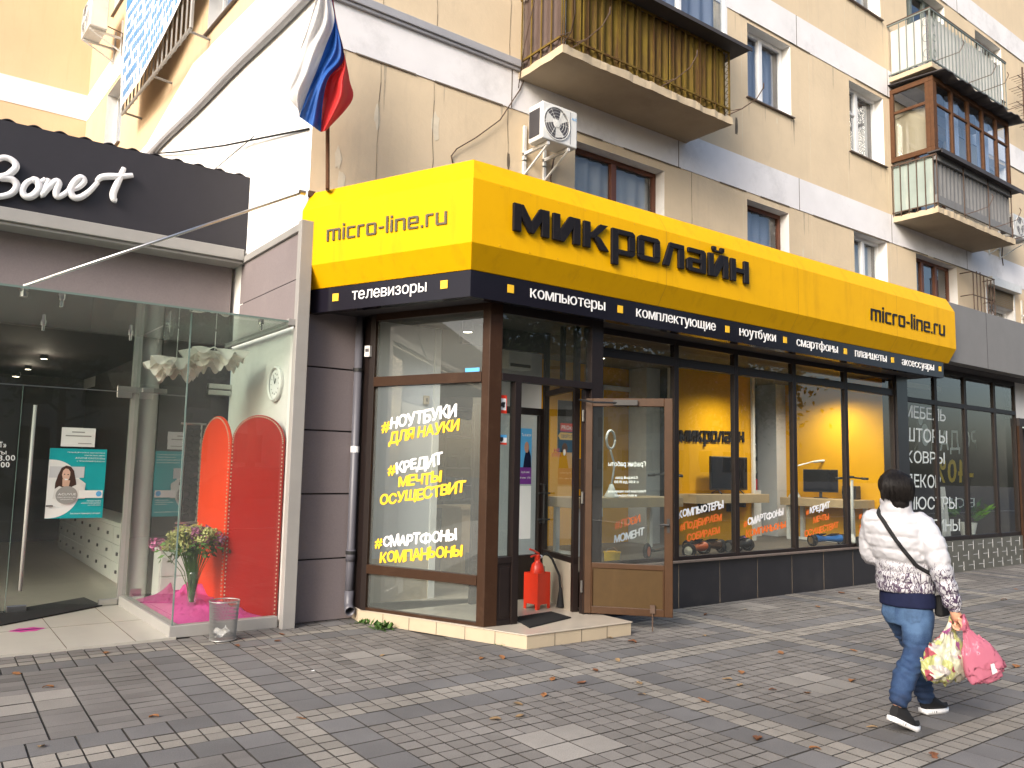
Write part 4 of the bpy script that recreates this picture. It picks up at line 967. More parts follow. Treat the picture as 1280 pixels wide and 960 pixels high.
# --- window bays
BAYS = [(5.97, 7.32), (7.32, 8.46), (8.46, 9.73), (9.73, 11.03), (11.03, 12.42)]
bays = []
for a, b in BAYS:
    m = MB(GLZ.M); t = .042
    m.box(a, a+t, 0, .07, .555, 3.19); m.box(b-t, b, 0, .07, .555, 3.19); m.box(a+t, b-t, 0, .07, .555, .60); m.box(a+t, b-t, 0, .07, 2.86, 2.945); m.box(a+t, b-t, 0, .07, 3.12, 3.19)
    m.box(a+t, b-t, .004, .066, 2.93, 2.97)
    o = m.build('window', M['darkal'], shop, bevel=.005); bays.append(o)
    m = MB(GLZ.M); m.box(a+t*.7, b-t*.7, .03, .036, .59, 2.88); m.box(a+t*.7, b-t*.7, .03, .036, 2.94, 3.14); m.build('pane', M['glass'], o)
# --- angled corner window
m = MB(DGL.M); L = DLEN
m.box(0, .07, -.004, 0, FLZ, 3.19, 1)
_, zt = DGL.uz(530, 485); 
m.box(0, .07, 0, .07, FLZ, 3.19); m.box(.07, L-.02, 0, .07, FLZ, FLZ+.03); m.box(.07, L-.02, -.01, .07, .50, .59); m.box(.07, L-.02, -.01, .07, 2.42, 2.52); m.box(.07, L-.02, 0, .07, 3.12, 3.19)
dw = m.build('corner_window', [M['brownal'], M['darkal']], shop, bevel=.006)
m = MB(DGL.M)
for z0, z1 in ((FLZ+.03, .50), (.59, 2.42), (2.52, 3.12)): m.box(.06, L-.02, .03, .036, z0-.01, z1+.01)
m.build('pane', M['veiledglass'], dw)
# window slogans
W_ = M['white']; Y_ = M['squares']; O_ = M['orangevinyl']
bw = .016
def slog(par, pl, items, w, mats):
    mb = MB()
    for k, (body, lb, rb, lt, mi) in enumerate(items):
        if body[0] == '#' and k: mb.build('lettering', mats, par, recalc=False); mb = MB()
        brush_px(mb, body, pl, lb, rb, lt, w, mi, seed=k+len(body)*7)
    return mb.build('lettering', mats, par, recalc=False)
m = MB(); m.prism([(3.806, 7.63), (3.86, 7.65), (3.92, 7.92), (3.84, 7.92)], FLZ, 3.19); m.build('jamb', M['darkal'], shop)
slog(dw, DGL, [('#', (477.5, 539), (486.5, 537), (478, 526.5), 1), ('НОУТБУКИ', (488, 536.7), (570, 519.5), (488.6, 522.5), 0), ('ДЛЯ НАУКИ', (486.5, 554), (573, 537.5), (487.5, 541), 1),
    ('#', (485, 593), (493.5, 592), (485.5, 581), 1), ('КРЕДИТ', (495.5, 591.5), (552.5, 580), (495.5, 578.5), 0), ('МЕЧТЫ', (498, 609.5), (551, 601.5), (498.5, 597), 1), ('ОСУЩЕСТВИТ', (475, 632), (581, 614.5), (475.5, 619.5), 1),
    ('#', (469, 684.5), (477, 683.5), (469.5, 673), 1), ('СМАРТФОНЫ', (479, 683.5), (570, 675.5), (479.5, 671), 0), ('КОМПАНЬОНЫ', (475, 703.5), (577.5, 694.5), (475.5, 690.5), 1)], .024, [W_, Y_])
slog(bays[0], GLZ, [('#ЛОВИ', (769, 661), (800, 652.5), (769, 652), 1), ('МОМЕНТ', (768, 679), (805, 668.5), (768, 670), 0)], .024, [W_, O_])
slog(bays[1], GLZ, [('КОМПЬЮТЕРЫ', (848, 648), (904, 634), (848, 639), 0), ('#ПОДБИРАЕМ', (850, 663.5), (902, 650), (850, 655), 1), ('СОБИРАЕМ', (859, 676.5), (900, 666), (859, 668), 1)], .024, [W_, O_])
slog(bays[2], GLZ, [('#', (930, 658), (934, 657), (930, 651), 1), ('СМАРТФОНЫ', (935, 656.5), (979, 643.5), (935, 648), 0), ('КОМПАНЬОНЫ', (933, 671.5), (982, 659), (933, 663.5), 1)], .024, [W_, O_])
slog(bays[3], GLZ, [('#', (1008, 643), (1011, 642), (1008, 637), 1), ('КРЕДИТ', (1012.5, 642), (1037, 634.5), (1012.5, 634.5), 0), ('МЕЧТЫ', (1017, 653.5), (1036, 649), (1017, 646.5), 1), ('ОСУЩЕСТВИТ', (1006, 671), (1048, 659.5), (1006, 663.5), 1)], .024, [W_, O_])
slog(bays[4], GLZ, [('#', (1074, 648), (1077, 647), (1074, 642), 1), ('ДА', (1074, 663), (1083, 660.5), (1074, 656), 1)], .024, [W_, O_])
# --- open entrance door
DOOR = Plane((5.617, 6.251), (.603, -.681)); DW = .905
m = MB(DOOR.M); z0, z1 = .145, 2.345
m.box(0, .085, 0, .045, z0, z1); m.box(DW-.085, DW, 0, .045, z0, z1); m.box(.085, DW-.085, 0, .045, z1-.085, z1); m.box(.085, DW-.085, 0, .045, z0, z0+.075); m.box(.085, DW-.085, 0, .045, .60, .655)
m.box(.085, .10, -.006, .006, z0+.075, .60); m.box(DW-.10, DW-.085, -.006, .006, z0+.075, .60)
door = m.build('entrance_door', M['bronze'], shop, bevel=.005)
m = MB(DOOR.M); m.box(.085, DW-.085, .012, .034, z0+.075, .60); m.build('kick_panel', M['doorpanel'], door)
m = MB(DOOR.M); m.box(.07, DW-.07, .018, .024, .64, z1-.07); m.build('pane', M['glass'], door)
m = MB(DOOR.M); m.tube([(DW-.045, -.0, 1.06), (DW-.045, -.045, 1.06), (DW-.13, -.05, 1.06)], .010, 8); m.box(DW-.060, DW-.030, -.006, 0, .98, 1.12); m.build('handle', M['blackplastic'], door)
m = MB(DOOR.M); m.box(.30, .55, -.045, 0, z1-.075, z1-.02); m.tube([(.34, -.03, z1-.05), (.12, -.20, z1-.06), (-.05, -.05, z1-.02)], .011, 6); m.build('closer', M['blackplastic'], door)
m = MB(DOOR.M); m.tube([(DW-.2, -.015, .25), (DW-.2, -.015, .004)], .007, 6); m.box(DW-.225, DW-.175, -.022, 0, .18, .26); m.build('bolt', M['rust'], door)
m = MB(DOOR.M)
for z in (.35, 1.25, 2.1): m.tube([(-.012, -.01, z), (-.012, -.01, z+.12)], .014, 8)
m.build('hinge', M['steel'], door)
m = MB()
for body, lb, rb, lt in (('График работы', (807, 583), (760.5, 582.5), (807, 577)), ('Каждый день', (797, 598.5), (769, 598.5), (797, 595)), ('с 9.00 до 19.00', (798, 604), (768, 604), (798, 600.5)), ('Работаем без перерывов', (807, 615.5), (760, 615.5), (807, 612.5)), ('и выходных', (796, 620.5), (768, 620.5), (796, 617.5))):
    text_px(m, body, DOOR, lb, rb, lt, .03, bold=.012, off=0)
m.build('lettering', M['white'], door, recalc=False)
# notices and stickers (flat prints)
def sheet(name, pl, a, b, c, d, w, layers, label, cat, th=.004):
    """flat print: (u0,u1,z0,z1) at depth w; layers = [(poly in 0..1, material)]"""
    o = thing(name, pl.P((a+b)/2, w, c), label, cat)
    mb = MB(pl.M); mb.box(a, b, w-th, w, c, d); base = mb.build('backing', M['paper'], o)
    mb = MB(pl.M); mats = []
    for k, (poly, mt) in enumerate(layers):
        mats.append(M[mt] if isinstance(mt, str) else mt)
        mb.add([(a+(b-a)*x, w-th-.0012*(k+1), c+(d-c)*z) for x, z in poly], [tuple(range(len(poly)))], k)
    if layers: mb.build('print', mats, o, recalc=False)
    return o
def disc(cx, cz, rx, rz, n=28, a0=0, a1=2*math.pi): return [(cx+rx*math.cos(a0+(a1-a0)*k/n), cz+rz*math.sin(a0+(a1-a0)*k/n)) for k in range(n)]
a, z1_ = POR.uz(620.5, 493); b, z0_ = POR.uz(634, 517)
o = sheet('sticker', POR, a, b, z0_, z1_, .012, [(rc(.0, 1, 0, 1), 'firered'), (rc(.07, .93, .18, .82), 'paper'), ([(.2, .45), (.6, .62), (.85, .62), (.85, .5), (.5, .36), (.3, .34)], 'blackplastic'), (disc(.3, .4, .13, .09), 'blackplastic'), (disc(.68, .4, .13, .09), 'blackplastic')], 'red bordered security camera sticker on the narrow pane beside the doorway', 'sticker', .002)
a, z1_ = POR.uz(620.5, 543); b, z0_ = POR.uz(634, 556)
sheet('sticker', POR, a, b, z0_, z1_, .012, [(rc(0, 1, .72, 1), 'skyblue'), (rc(0, 1, 0, .2), 'firered'), ([(.35, .75), (.65, .75), (.68, .45), (.5, .25), (.32, .45)], 'blackplastic')], 'small white sticker with a black shield, blue top and red foot, below the camera sticker', 'sticker', .002)
a, z1_ = DGL.uz(580, 460); b, z0_ = DGL.uz(597.5, 475)
o = sheet('sticker', DGL, a, b, z0_, z1_, .024, [(rc(0, 1, .28, 1), 'skyblue'), (disc(.2, .5, .06, .1), 'paper'), (disc(.45, .55, .05, .05), 'paper'), (disc(.7, .6, .05, .05), 'paper'), (rc(.08, .9, .1, .2), 'skyblue')], 'sky blue card sticker on the upper corner pane', 'sticker', .002)
m = MB(DGL.M); a, z1_ = DGL.uz(460, 433); b, z0_ = DGL.uz(467, 446); m.box(a-.01, a+.06, -.04, 0, z0_, z1_); m.box(a, a+.05, -.042, -.04, z0_+.05, z1_-.03, 1); tag(m.build('alarm_box', [M['acwhite'], M['acdark']], bevel=.006), 'small white alarm siren box on the brown frame left of the corner window', 'alarm box')
# poster and white sheet on the inner door
IDP = Plane((0, 7.30), X_)
o = sheet('poster', IDP, 5.49, 5.762, 1.42, 2.06, .028, [(rc(0, 1, .30, 1), 'skyblue'), (rc(0, 1, 0, .30), 'violet'), ([(0, .3), (.35, .3), (.33, .62), (.18, .8), (0, .85)], 'orange'), ([(.55, .3), (.98, .3), (.95, .5), (.8, .68), (.68, .6), (.6, .45)], 'navy'), (disc(.72, .66, .12, .1), 'skin'), (disc(.12, .86, .1, .06), 'skin')], 'colourful blue and violet advertising poster on the inner door', 'poster')
m = MB()
for t_x, a, b, z, h in (('Ты в игре', .45, .95, .86, .05), ('0 руб. в мес', .45, .9, .2, .035), ('10 мин   1 Гб', .4, .95, .1, .03)): text_uz(m, t_x, IDP, 5.49+.272*a, 5.49+.272*b, 1.42+.64*z, .64*h, .020, bold=.01, off=.0)
m.build('lettering', M['white'], o, recalc=False)
sheet('notice_sheet', IDP, 5.50, 5.765, .80, 1.40, .028, [], 'blank white sheet on the inner door under the colourful poster', 'notice')
WYP = Plane((0, 9.0), X_)
a, z1_ = WYP.uz(697, 500); b, z0_ = WYP.uz(724, 566)
o = sheet('poster', WYP, a, b, z0_, z1_, -.003, [(rc(0, 1, 0, 1), 'blackplastic'), (rc(.12, 1, .40, .56), 'firered'), ([(.02, .31), (.12, .38), (1, .38), (1, .24), (.12, .24)], 'squares'), (rc(.35, .75, .62, .9), 'acdark')], 'black poster with red and yellow slogans on the yellow wall behind the doorway', 'poster')
m = MB(); text_uz(m, 'PROкачай', WYP, a+(b-a)*.16, a+(b-a)*.98, z0_+(z1_-z0_)*.44, (z1_-z0_)*.08, -.014, bold=.02, mat=0); text_uz(m, 'СВОЙ СТАРЫЙ', WYP, a+(b-a)*.14, a+(b-a)*.98, z0_+(z1_-z0_)*.28, (z1_-z0_)*.055, -.014, bold=.02, mat=1); m.build('lettering', [M['white'], M['blackplastic']], o, recalc=False)
m = MB(); text_px(m, 'НЕ', VP, (692.5, 565), (700, 565.5), (692.5, 560.5), .015, bold=.03, off=0); text_px(m, 'КУРИТЬ', VP, (690, 571), (702, 571.5), (690, 566), .015, bold=.03, off=0)
c = VP.uz(707, 565.5); m.M = VP.M
m.add([(c[0]+.035*math.cos(k*.2618), .014, c[1]+.035*math.sin(k*.2618)) for k in range(24)], [tuple(range(24))], 1); m.lathe((c[0], .011, c[1]), [(.036, 0), (.027, 0)], 24, 0, 'y'); m.uzprism([(c[0]-.03, c[1]+.02), (c[0]-.02, c[1]+.03), (c[0]+.03, c[1]-.02), (c[0]+.02, c[1]-.03)], .009, .0095, 0)
tag(m.build('sticker', [M['firered'], M['white']], recalc=False), 'red no smoking sticker on the vestibule side pane', 'sticker')
m = MB(); c = aty(633, 446, 7.86); m.box(5.67, 6.02, 7.68, 7.895, 2.80, 3.10); m.box(5.69, 6.0, 7.67, 7.68, 2.82, 2.86, 1); tag(m.build('indoor_air_unit', [M['acwhite'], M['acdark']], bevel=.03), 'white indoor air unit on the grey wall above the doorway', 'air unit')
m = MB(); c = aty(532.5, 500, 7.89); m.box(c.x-.035, c.x+.035, 7.87, 7.895, c.z-.05, c.z+.05); m.box(c.x-.012, c.x+.012, 7.865, 7.87, c.z-.02, c.z+.02, 1); tag(m.build('light_switch', [M['cream_tile'], M['crack']], bevel=.006), 'small cream switch on the pale wall behind the corner window', 'switch')
# ================================================================== SHOP SIGN
sign = thing('shop_sign', (4.0, 6.0, 3.15), 'big yellow faceted fascia sign with black strip wrapping the corner above the shop', 'sign')
def corner_pt(o):
    """meeting point of the two strip planes pushed outward by o"""
    y = 6.0-o; n = -SD.n; p0 = SD.P(SD_L, 0, 0); k = n.x*p0.x+n.y*p0.y+o
    return Vector(((k-n.y*y)/n.x, y))
prof = [(-.12, 4.45), (0, 4.45), (.13, 4.22), (.13, 3.62), (0, 3.405), (-.12, 3.405)]
def endL(o): v = SD.P(0, -o, 0); return Vector((v.x, v.y))
def sweep(mb, prof, xe=13.17, inset=0.0):
    A = [(*endL(o), z) for o, z in prof]; B = [(*corner_pt(o), z) for o, z in prof]; Cc = [(xe, 6.0-o, z) for o, z in prof]
    k = len(prof); fs = []
    for s in (0, k):
        for i in range(k): fs.append((s+i, s+(i+1) % k, s+k+(i+1) % k, s+k+i))
    fs += [tuple(range(k)), tuple(range(3*k-1, 2*k-1, -1))]
    mb.add(A+B+Cc, fs)
# end chamfers: pull the two end caps inwards at top and bottom like the photo
m = MB(); sweep(m, prof); m.build('sign_box', M['yellow'], sign, bevel=.004)
m = MB(); sweep(m, [(-.10, 3.40), (0, 3.40), (0, 3.155), (-.10, 3.155)], 13.0); m.build('name_strip', M['blackstrip'], sign)
NL = -SD.n
m = MB(); rn = random.Random(2)
for x in (6.45, 8.9, 11.35):                                 # joints between the sign panels
    pts_ = [(x, 5.9985-.0, 4.447), (x, 5.8685, 4.219), (x, 5.8685, 3.621), (x, 5.9985, 3.407)]
    for (x0, y0, z0), (x1, y1, z1) in zip(pts_, pts_[1:]): m.add([(x0-.0025, y0, z0), (x0+.0025, y0, z0), (x1+.0025, y1, z1), (x1-.0025, y1, z1)], [(0, 1, 2, 3)])
m.build('panel_joint', pmat('amber joint', (.40, .20, .004), .7), sign, recalc=False)
m = MB()
for k in range(26):
    x = 4.2+k*.35; m.lathe((x, 5.868, 4.20), [(.006, 0), (.005, -.003), (.001, -.003)], 8, None, 'y'); m.lathe((x, 5.868, 3.64), [(.006, 0), (.005, -.003), (.001, -.003)], 8, None, 'y')
m.build('rivets', pmat('painted rivet', (.62, .34, .01), .5), sign)
SDF = Plane((SD.o + NL*.13)[:2], SD.u[:2]); SRF = Plane((0, 5.87), X_)
m = MB(); squared(m, 'микролайн', BIG, .13, SRF.hit(639, 289), SRF.hit(933, 356), SRF.hit(639.5, 254), (0, 1, 0), .010, .034); m.build('lettering', M['blackletter'], sign, bevel=.006)
m = MB(); squared(m, 'micro-line.ru', THIN, .17, SRF.hit(1088, 400), SRF.hit(1180.5, 420), SRF.hit(1088, 385.5), (0, 1, 0), .001, .012); m.build('web_address', M['blackletter'], sign)
m = MB(); squared(m, 'micro-line.ru', THIN, .17, SDF.hit(409, 302), SDF.hit(559, 280), SDF.hit(409.5, 287.5), SDF.n, .001, .012); m.build('web_address', M['webgrey'], sign)
def hh(pl, px, py): return pl.hit(px, py)
WORDS = [('компьютеры', 662, 756, 377.5, 387.5), ('комплектующие', 795, 894, 402.0, 412.5), ('ноутбуки', 924, 969, 425, 429.5), ('смартфоны', 995, 1046, 436.5, 443), ('планшеты', 1067.5, 1106.5, 448, 455), ('аксессуары', 1125.5, 1165, 460, 466.5)]
zb = [aty(a, c, 6.0).z for _, a, _, c, _ in WORDS]
for wd, x0, x1, _, _ in WORDS:
    p0, p1 = aty(x0, 400, 6.0), aty(x1, 400, 6.0)
    m = MB(); text_on(m, wd, (p0.x, 6.0, 3.245), (p1.x, 6.0, 3.245), (p0.x, 6.0, 3.245+.088), (0, 1, 0), off=.002, extrude=.006, bold=.0, yref=XH); m.build('strip_lettering', M['white'], sign, recalc=True)
for px, py in ((638, 362), (775, 389), (909, 414), (981, 427), (1056.5, 442), (1115.5, 453), (1175, 465)):
    c = aty(px, py, 6.0); m = MB(SR.M); m.box(c.x-.036, c.x+.036, -.008, -.001, 3.252, 3.33); m.build('square_mark', M['squares'], sign)
p0, p1 = SD.uz(440.5, 370), SD.uz(533.5, 360)
m = MB(); text_uz(m, 'телевизоры', SD, p0[0], p1[0], 3.245, .088, 0, off=.002, extrude=.006, bold=.0, yref=XH); m.build('strip_lettering', M['white'], sign, recalc=True)
for px, py in ((420, 370), (555.5, 355.5)):
    c = SD.uz(px, py); m = MB(SD.M); m.box(c[0]-.04, c[0]+.04, -.008, -.001, 3.252, 3.33); m.build('square_mark', M['squares'], sign)
# ================================================================== MAUVE CLAD WALL AND DOWNPIPE
m = MB()
zs = [0, .63, 1.295, 1.95, 2.61, 3.25, 3.6]
m.box(3.12, 3.86, 7.89, 8.1, 0, 3.7, 1)
for a, b in zip(zs, zs[1:]): m.box(3.125, 3.86, 7.87, 7.89, a+.008, b-.008, 0)
tag(m.build('clad_wall', [M['purple'], M['joint']], bevel=.003), 'narrow mauve panel clad wall between the optician and the electronics shop', 'wall')
dp = thing('downpipe', (3.80, 7.80, 0), 'dark grey plastic rain downpipe at the edge of the corner window', 'downpipe')
m = MB(); m.smooth = True; c = aty(447, 480, 7.80)
m.tube([(c.x, 7.80, 3.3), (c.x, 7.80, .55), (c.x, 7.80, .22)], .045, 14); m.build('pipe', M['pipe'], dp)
m = MB(); m.smooth = True; m.tube([(c.x, 7.80, .30), (c.x, 7.80, .18), (c.x-.01, 7.77, .13), (c.x-.03, 7.70, .105)], .050, 14, cap=False); m.tube([(c.x, 7.80, .72), (c.x, 7.80, .60)], .052, 14); m.build('elbow', M['pipe'], dp, solid=.004)
m = MB()
for z in (2.61, .69): m.lathe((c.x, 7.80, z), [(.046, -.018), (.055, -.018), (.055, .018), (.046, .018)], 16)
m.build('clamp', M['blackplastic'], dp)
# white round sticker on pipe
m = MB(); c2 = aty(449, 562, 7.75); m.lathe((c.x, 7.80, c2.z), [(.0462, -.03), (.0468, -.03), (.0468, .035), (.0462, .035)], 14); tag(m.build('sticker', M['white']), 'white paper patch stuck round the grey downpipe', 'sticker')
# ================================================================== OPTICIAN
opt = thing('optician_shop', (1.5, 9.8, 0), 'optician shop with frameless glass front, mauve walls and a glass display corner', 'shop')
m = MB(); m.box(-12, 3.0, 9.86, 10.0, 3.02, 4.05, 0); m.box(-12, 3.0, 9.86, 10.0, 4.05, 4.9, 0); m.build('front_wall', M['purple'], opt)
m = MB()
m.box(3.06, 3.12, 7.75, 9.86, 3.04, 3.50, 0); m.box(3.06, 3.12, 7.75, 9.86, 3.51, 4.0, 0); m.box(3.065, 3.12, 7.75, 9.86, 3.495, 3.515, 1); m.build('side_wall', [M['purple'], M['joint']], opt)
m = MB(); m.box(3.055, 3.12, 7.75, 9.86, 0, 3.035); m.build('white_side_wall', M['intwhite'], opt)
m = MB(); m.box(3.0, 3.13, 7.66, 7.75, 0, 4.08); m.box(3.03, 3.13, 7.75, 9.6, 4.0, 4.08); m.build('corner_pillar', M['greymetal'], opt, bevel=.006)
m = MB(); m.box(-12, 3.03, 9.52, 9.86, 4.02, 4.16); m.box(-12, 3.03, 9.56, 9.86, 3.985, 4.02); m.build('ledge', M['greymetal'], opt, bevel=.008)
m = MB(); m.box(-12, 3.10, 9.86, 17.5, 4.6, 4.9); m.build('roof', M['darkroof'], opt)
fas = thing('fascia_sign', (1.5, 9.55, 4.16), 'anthracite fascia board with white handwritten style lettering above the glass shopfront', 'sign')
m = MB(); m.box(-12, 3.10, 9.57, 9.66, 4.165, 5.08); m.build('board', M['blackfascia'], fas)
m = MB(); m.M = OFA.M; m.smooth = True
nw = 400; m.grid(lambda u, v: (-12+15.1*u, .02+1.5*v, 5.085+.022*math.sin(u*15.1/.24*2*math.pi)), nw*2, 3); m.build('corrugated_roof', M['blackfascia'], fas, solid=.012)
m = MB(); m.box(3.085, 3.105, 9.54, 9.57, 4.165, 5.09); m.build('corner_trim', M['steel'], fas)
def stroke(mb, pl, pts, r, w):
    P = []
    for i in range(len(pts)-1):
        p = [pts[max(0, min(len(pts)-1, i+k))] for k in (-1, 0, 1, 2)]
        for t in (0, .2, .4, .6, .8):
            P.append([.5*(2*p[1][a]+(p[2][a]-p[0][a])*t+(2*p[0][a]-5*p[1][a]+4*p[2][a]-p[3][a])*t*t+(3*p[1][a]-p[0][a]-3*p[2][a]+p[3][a])*t**3) for a in (0, 1)])
    P.append(pts[-1]); mb.smooth = True
    n = len(P); rr = [r*(.75+.35*math.sin(math.pi*i/(n-1))) for i in range(n)]
    mb.tube([pl.hit(x, y, w) for x, y in P], rr, 10)
for nm, strokes in (('B', [[(-8, 198), (-12, 222), (-16, 246)], [(-12, 204), (4, 197), (16, 201), (20, 209), (10, 219), (0, 222), (14, 224), (21, 232), (14, 242), (-2, 246), (-14, 245)]]),
    ('o', [[(42, 224), (33, 229), (28, 239), (33, 246), (42, 244), (49, 235), (46, 226), (41, 225), (50, 228), (57, 224)]]),
    ('n', [[(61, 224), (57, 234), (52, 244), (60, 235), (70, 227), (73, 230), (70, 240), (72, 246), (80, 243), (87, 237)]]),
    ('e', [[(87, 238), (98, 234), (105, 227), (101, 222), (93, 228), (88, 239), (93, 247), (102, 246), (113, 238), (122, 228)]]),
    ('t', [[(155, 210), (150, 222), (142, 240), (142, 249), (146, 251)], [(121, 227), (126, 222), (136, 220.5), (151, 220.5), (166, 219)]])):
    m = MB(); 
    for s in strokes: stroke(m, OFA, s, .034, -.03)
    m.build('letter', M['white_letter'], fas)
# platform, glass front
m = MB(); m.box(-12, 2.06, 7.79, 9.9, -.1, .012, 0)
for x in (.28, 1.18, 1.72): m.box(x-.003, x+.003, 7.79, 9.9, .012, .0135, 1)
m.box(-12, 2.06, 8.8, 8.806, .012, .0135, 1); m.build('platform', [M['pale_tile'], M['crack']], opt)
m = MB(); m.box(-4, 2.75, 9.9, 18.0, -.05, .015); m.build('floor', M['floor_tile'], opt)
m = MB(); m.box(2.72, 2.76, 10.0, 18, 0, 3.2); m.box(-4, 2.76, 18, 18.1, 0, 3.2); m.box(-4.1, -4, 9.9, 18, 0, 3.2); m.box(-4, 2.76, 10.0, 18, 3.2, 3.25); m.box(2.28, 3.08, 9.95, 10.0, 0, 3.2); m.build('inner_wall', M['optdark'], opt)
dj = .885
m = MB(); m.box(dj+.008, 1.93, 9.826, 9.838, .03, 2.36); gd = m.build('glass_door', M['clearglass'], opt)
m = MB(); m.box(dj+.004, dj+.010, 9.824, 9.84, .03, 2.36); m.build('edge', M['glassedge'], gd)
m = MB(); m.smooth = True; m.tube([(1.01, 9.76, .24), (1.01, 9.76, 2.16)], .018, 12); m.tube([(1.01, 9.76, .45), (1.01, 9.83, .45)], .011, 8); m.tube([(1.01, 9.76, 1.95), (1.01, 9.83, 1.95)], .011, 8); m.build('handle', M['satin'], gd)
for q in ((1.76, 1.95, .02, .085), (1.80, 1.95, 2.30, 2.365), (dj+.02, dj+.2, .02, .085)):
    m = MB(); m.box(q[0], q[1], 9.812, 9.852, q[2], q[3]); m.build('patch_fitting', M['steel'], gd, bevel=.004)
m = MB(); m.box(-4, dj-.004, 9.826, 9.838, .015, 2.36); m.box(-4, 2.03, 9.826, 9.838, 2.375, 3.06); m.build('fixed_pane', M['clearglass'], opt)
m = MB(); m.box(-4, dj-.004, 9.81, 9.85, .013, .03); m.box(-4, 2.03, 9.825, 9.839, 2.362, 2.373); m.box(dj-.25, dj-.03, 9.812, 9.852, .02, .085); m.box(1.80, 2.02, 9.812, 9.852, 2.372, 2.43); m.build('glazing_bar', M['steel'], opt)
m = MB(); m.box(1.95, 2.03, 9.83, 9.9, 0, 3.06); m.build('jamb', M['greymetal'], opt)
m = MB(); m.smooth = True; m.lathe((2.155, 10.02, 0), [(.125, 0), (.125, 3.2)], 32); m.build('column', M['intwhite'], opt)
# hours lettering on the fixed pane
m = MB()
for t_x, lb, rb, h in (('Магазин «БОНЕТ»', (-66, 560), (8, 559), 7), ('Часы работы', (-60, 569), (8, 568), 6), ('с 9.00 до 18.00', (-60, 576.5), (19, 575.5), 7), ('с 9.00 до 16.00', (-60, 585), (12, 584), 7)):
    text_px(m, t_x, OPT, lb, rb, (lb[0], lb[1]-h), -.004, bold=.012, off=.002)
m.build('lettering', M['white'], opt, recalc=False)
# display corner: curb, glass, floor
m = MB(); m.prism([(2.0, 7.80), (3.0, 7.78), (3.0, 7.87), (2.09, 7.885)], 0, .11); m.prism([(2.0, 7.80), (2.09, 7.885), (2.06, 9.82), (1.96, 9.82)], 0, .11); m.build('curb', M['greymetal'], opt, bevel=.006)
m = MB(); m.prism([(2.09, 7.885), (3.055, 7.87), (3.055, 9.95), (2.06, 9.95)], 0, .06); m.build('display_floor', M['pale_tile'], opt)
m = MB(); m.prism([(2.035, 7.828), (3.0, 7.812), (3.0, 7.822), (2.035, 7.838)], .11, 3.0); m.prism([(2.025, 7.845), (2.035, 7.845), (2.0, 9.82), (1.99, 9.82)], .11, 3.0); m.build('display_pane', M['clearglass'], opt)
m = MB(); m.prism([(2.022, 7.824), (2.034, 7.824), (2.034, 7.842), (2.022, 7.842)], .11, 3.0); m.build('pane_edge', M['glassedge'], opt)
for q in ((2.78, 3.05, 9.78, 9.86, 2.40, 2.46), (2.78, 3.05, 9.78, 9.86, 2.475, 2.535), (2.06, 2.32, 9.80, 9.86, 2.375, 2.43), (2.0, 2.12, 9.5, 9.52, .14, .22)):
    m = MB(); m.box(*q); m.build('patch_fitting', M['steel'], opt, bevel=.004)
# canopy
can = thing('glass_canopy', (1.5, 7.8, 3.0), 'greenish glass canopy over the optician entrance held by a slanted steel rod', 'canopy')
m = MB(); m.box(-4, 3.0, 7.71, 9.855, 3.012, 3.027); m.build('glass_sheet', M['canopyglass'], can)
m = MB(); m.box(-4, 3.0, 7.703, 7.709, 3.010, 3.029); m.build('glass_edge', M['glassedge'], can)
m = MB(); m.box(2.96, 3.0, 7.72, 9.85, 2.985, 3.008); m.box(2.93, 3.02, 7.70, 7.76, 2.985, 3.05); m.build('side_rail', M['greymetal'], can)
m = MB(); m.smooth = True; m.tube([(.66, 7.85, 3.06), (3.06, 7.84, 4.42)], .014, 10); m.build('rod', M['steel'], can)
m = MB()
m.lathe((.66, 7.85, 3.02), [(.001, -.055), (.03, -.055), (.03, -.012), (.012, -.01), (.012, .05), (.001, .05)], 14); m.lathe((3.06, 7.84, 4.42), [(.03, -.03), (.03, .03)], 12, None, 'x'); m.build('rod_fitting', M['steel'], can)
for x, y in ((.95, 7.9), (2.72, 7.9), (1.0, 9.55), (1.85, 9.6)):
    m = MB(); m.lathe((x, y, 3.012), [(.001, -.09), (.016, -.085), (.016, -.03), (.028, -.025), (.028, 0)], 12); m.build('glass_clamp', M['chrome'], can)
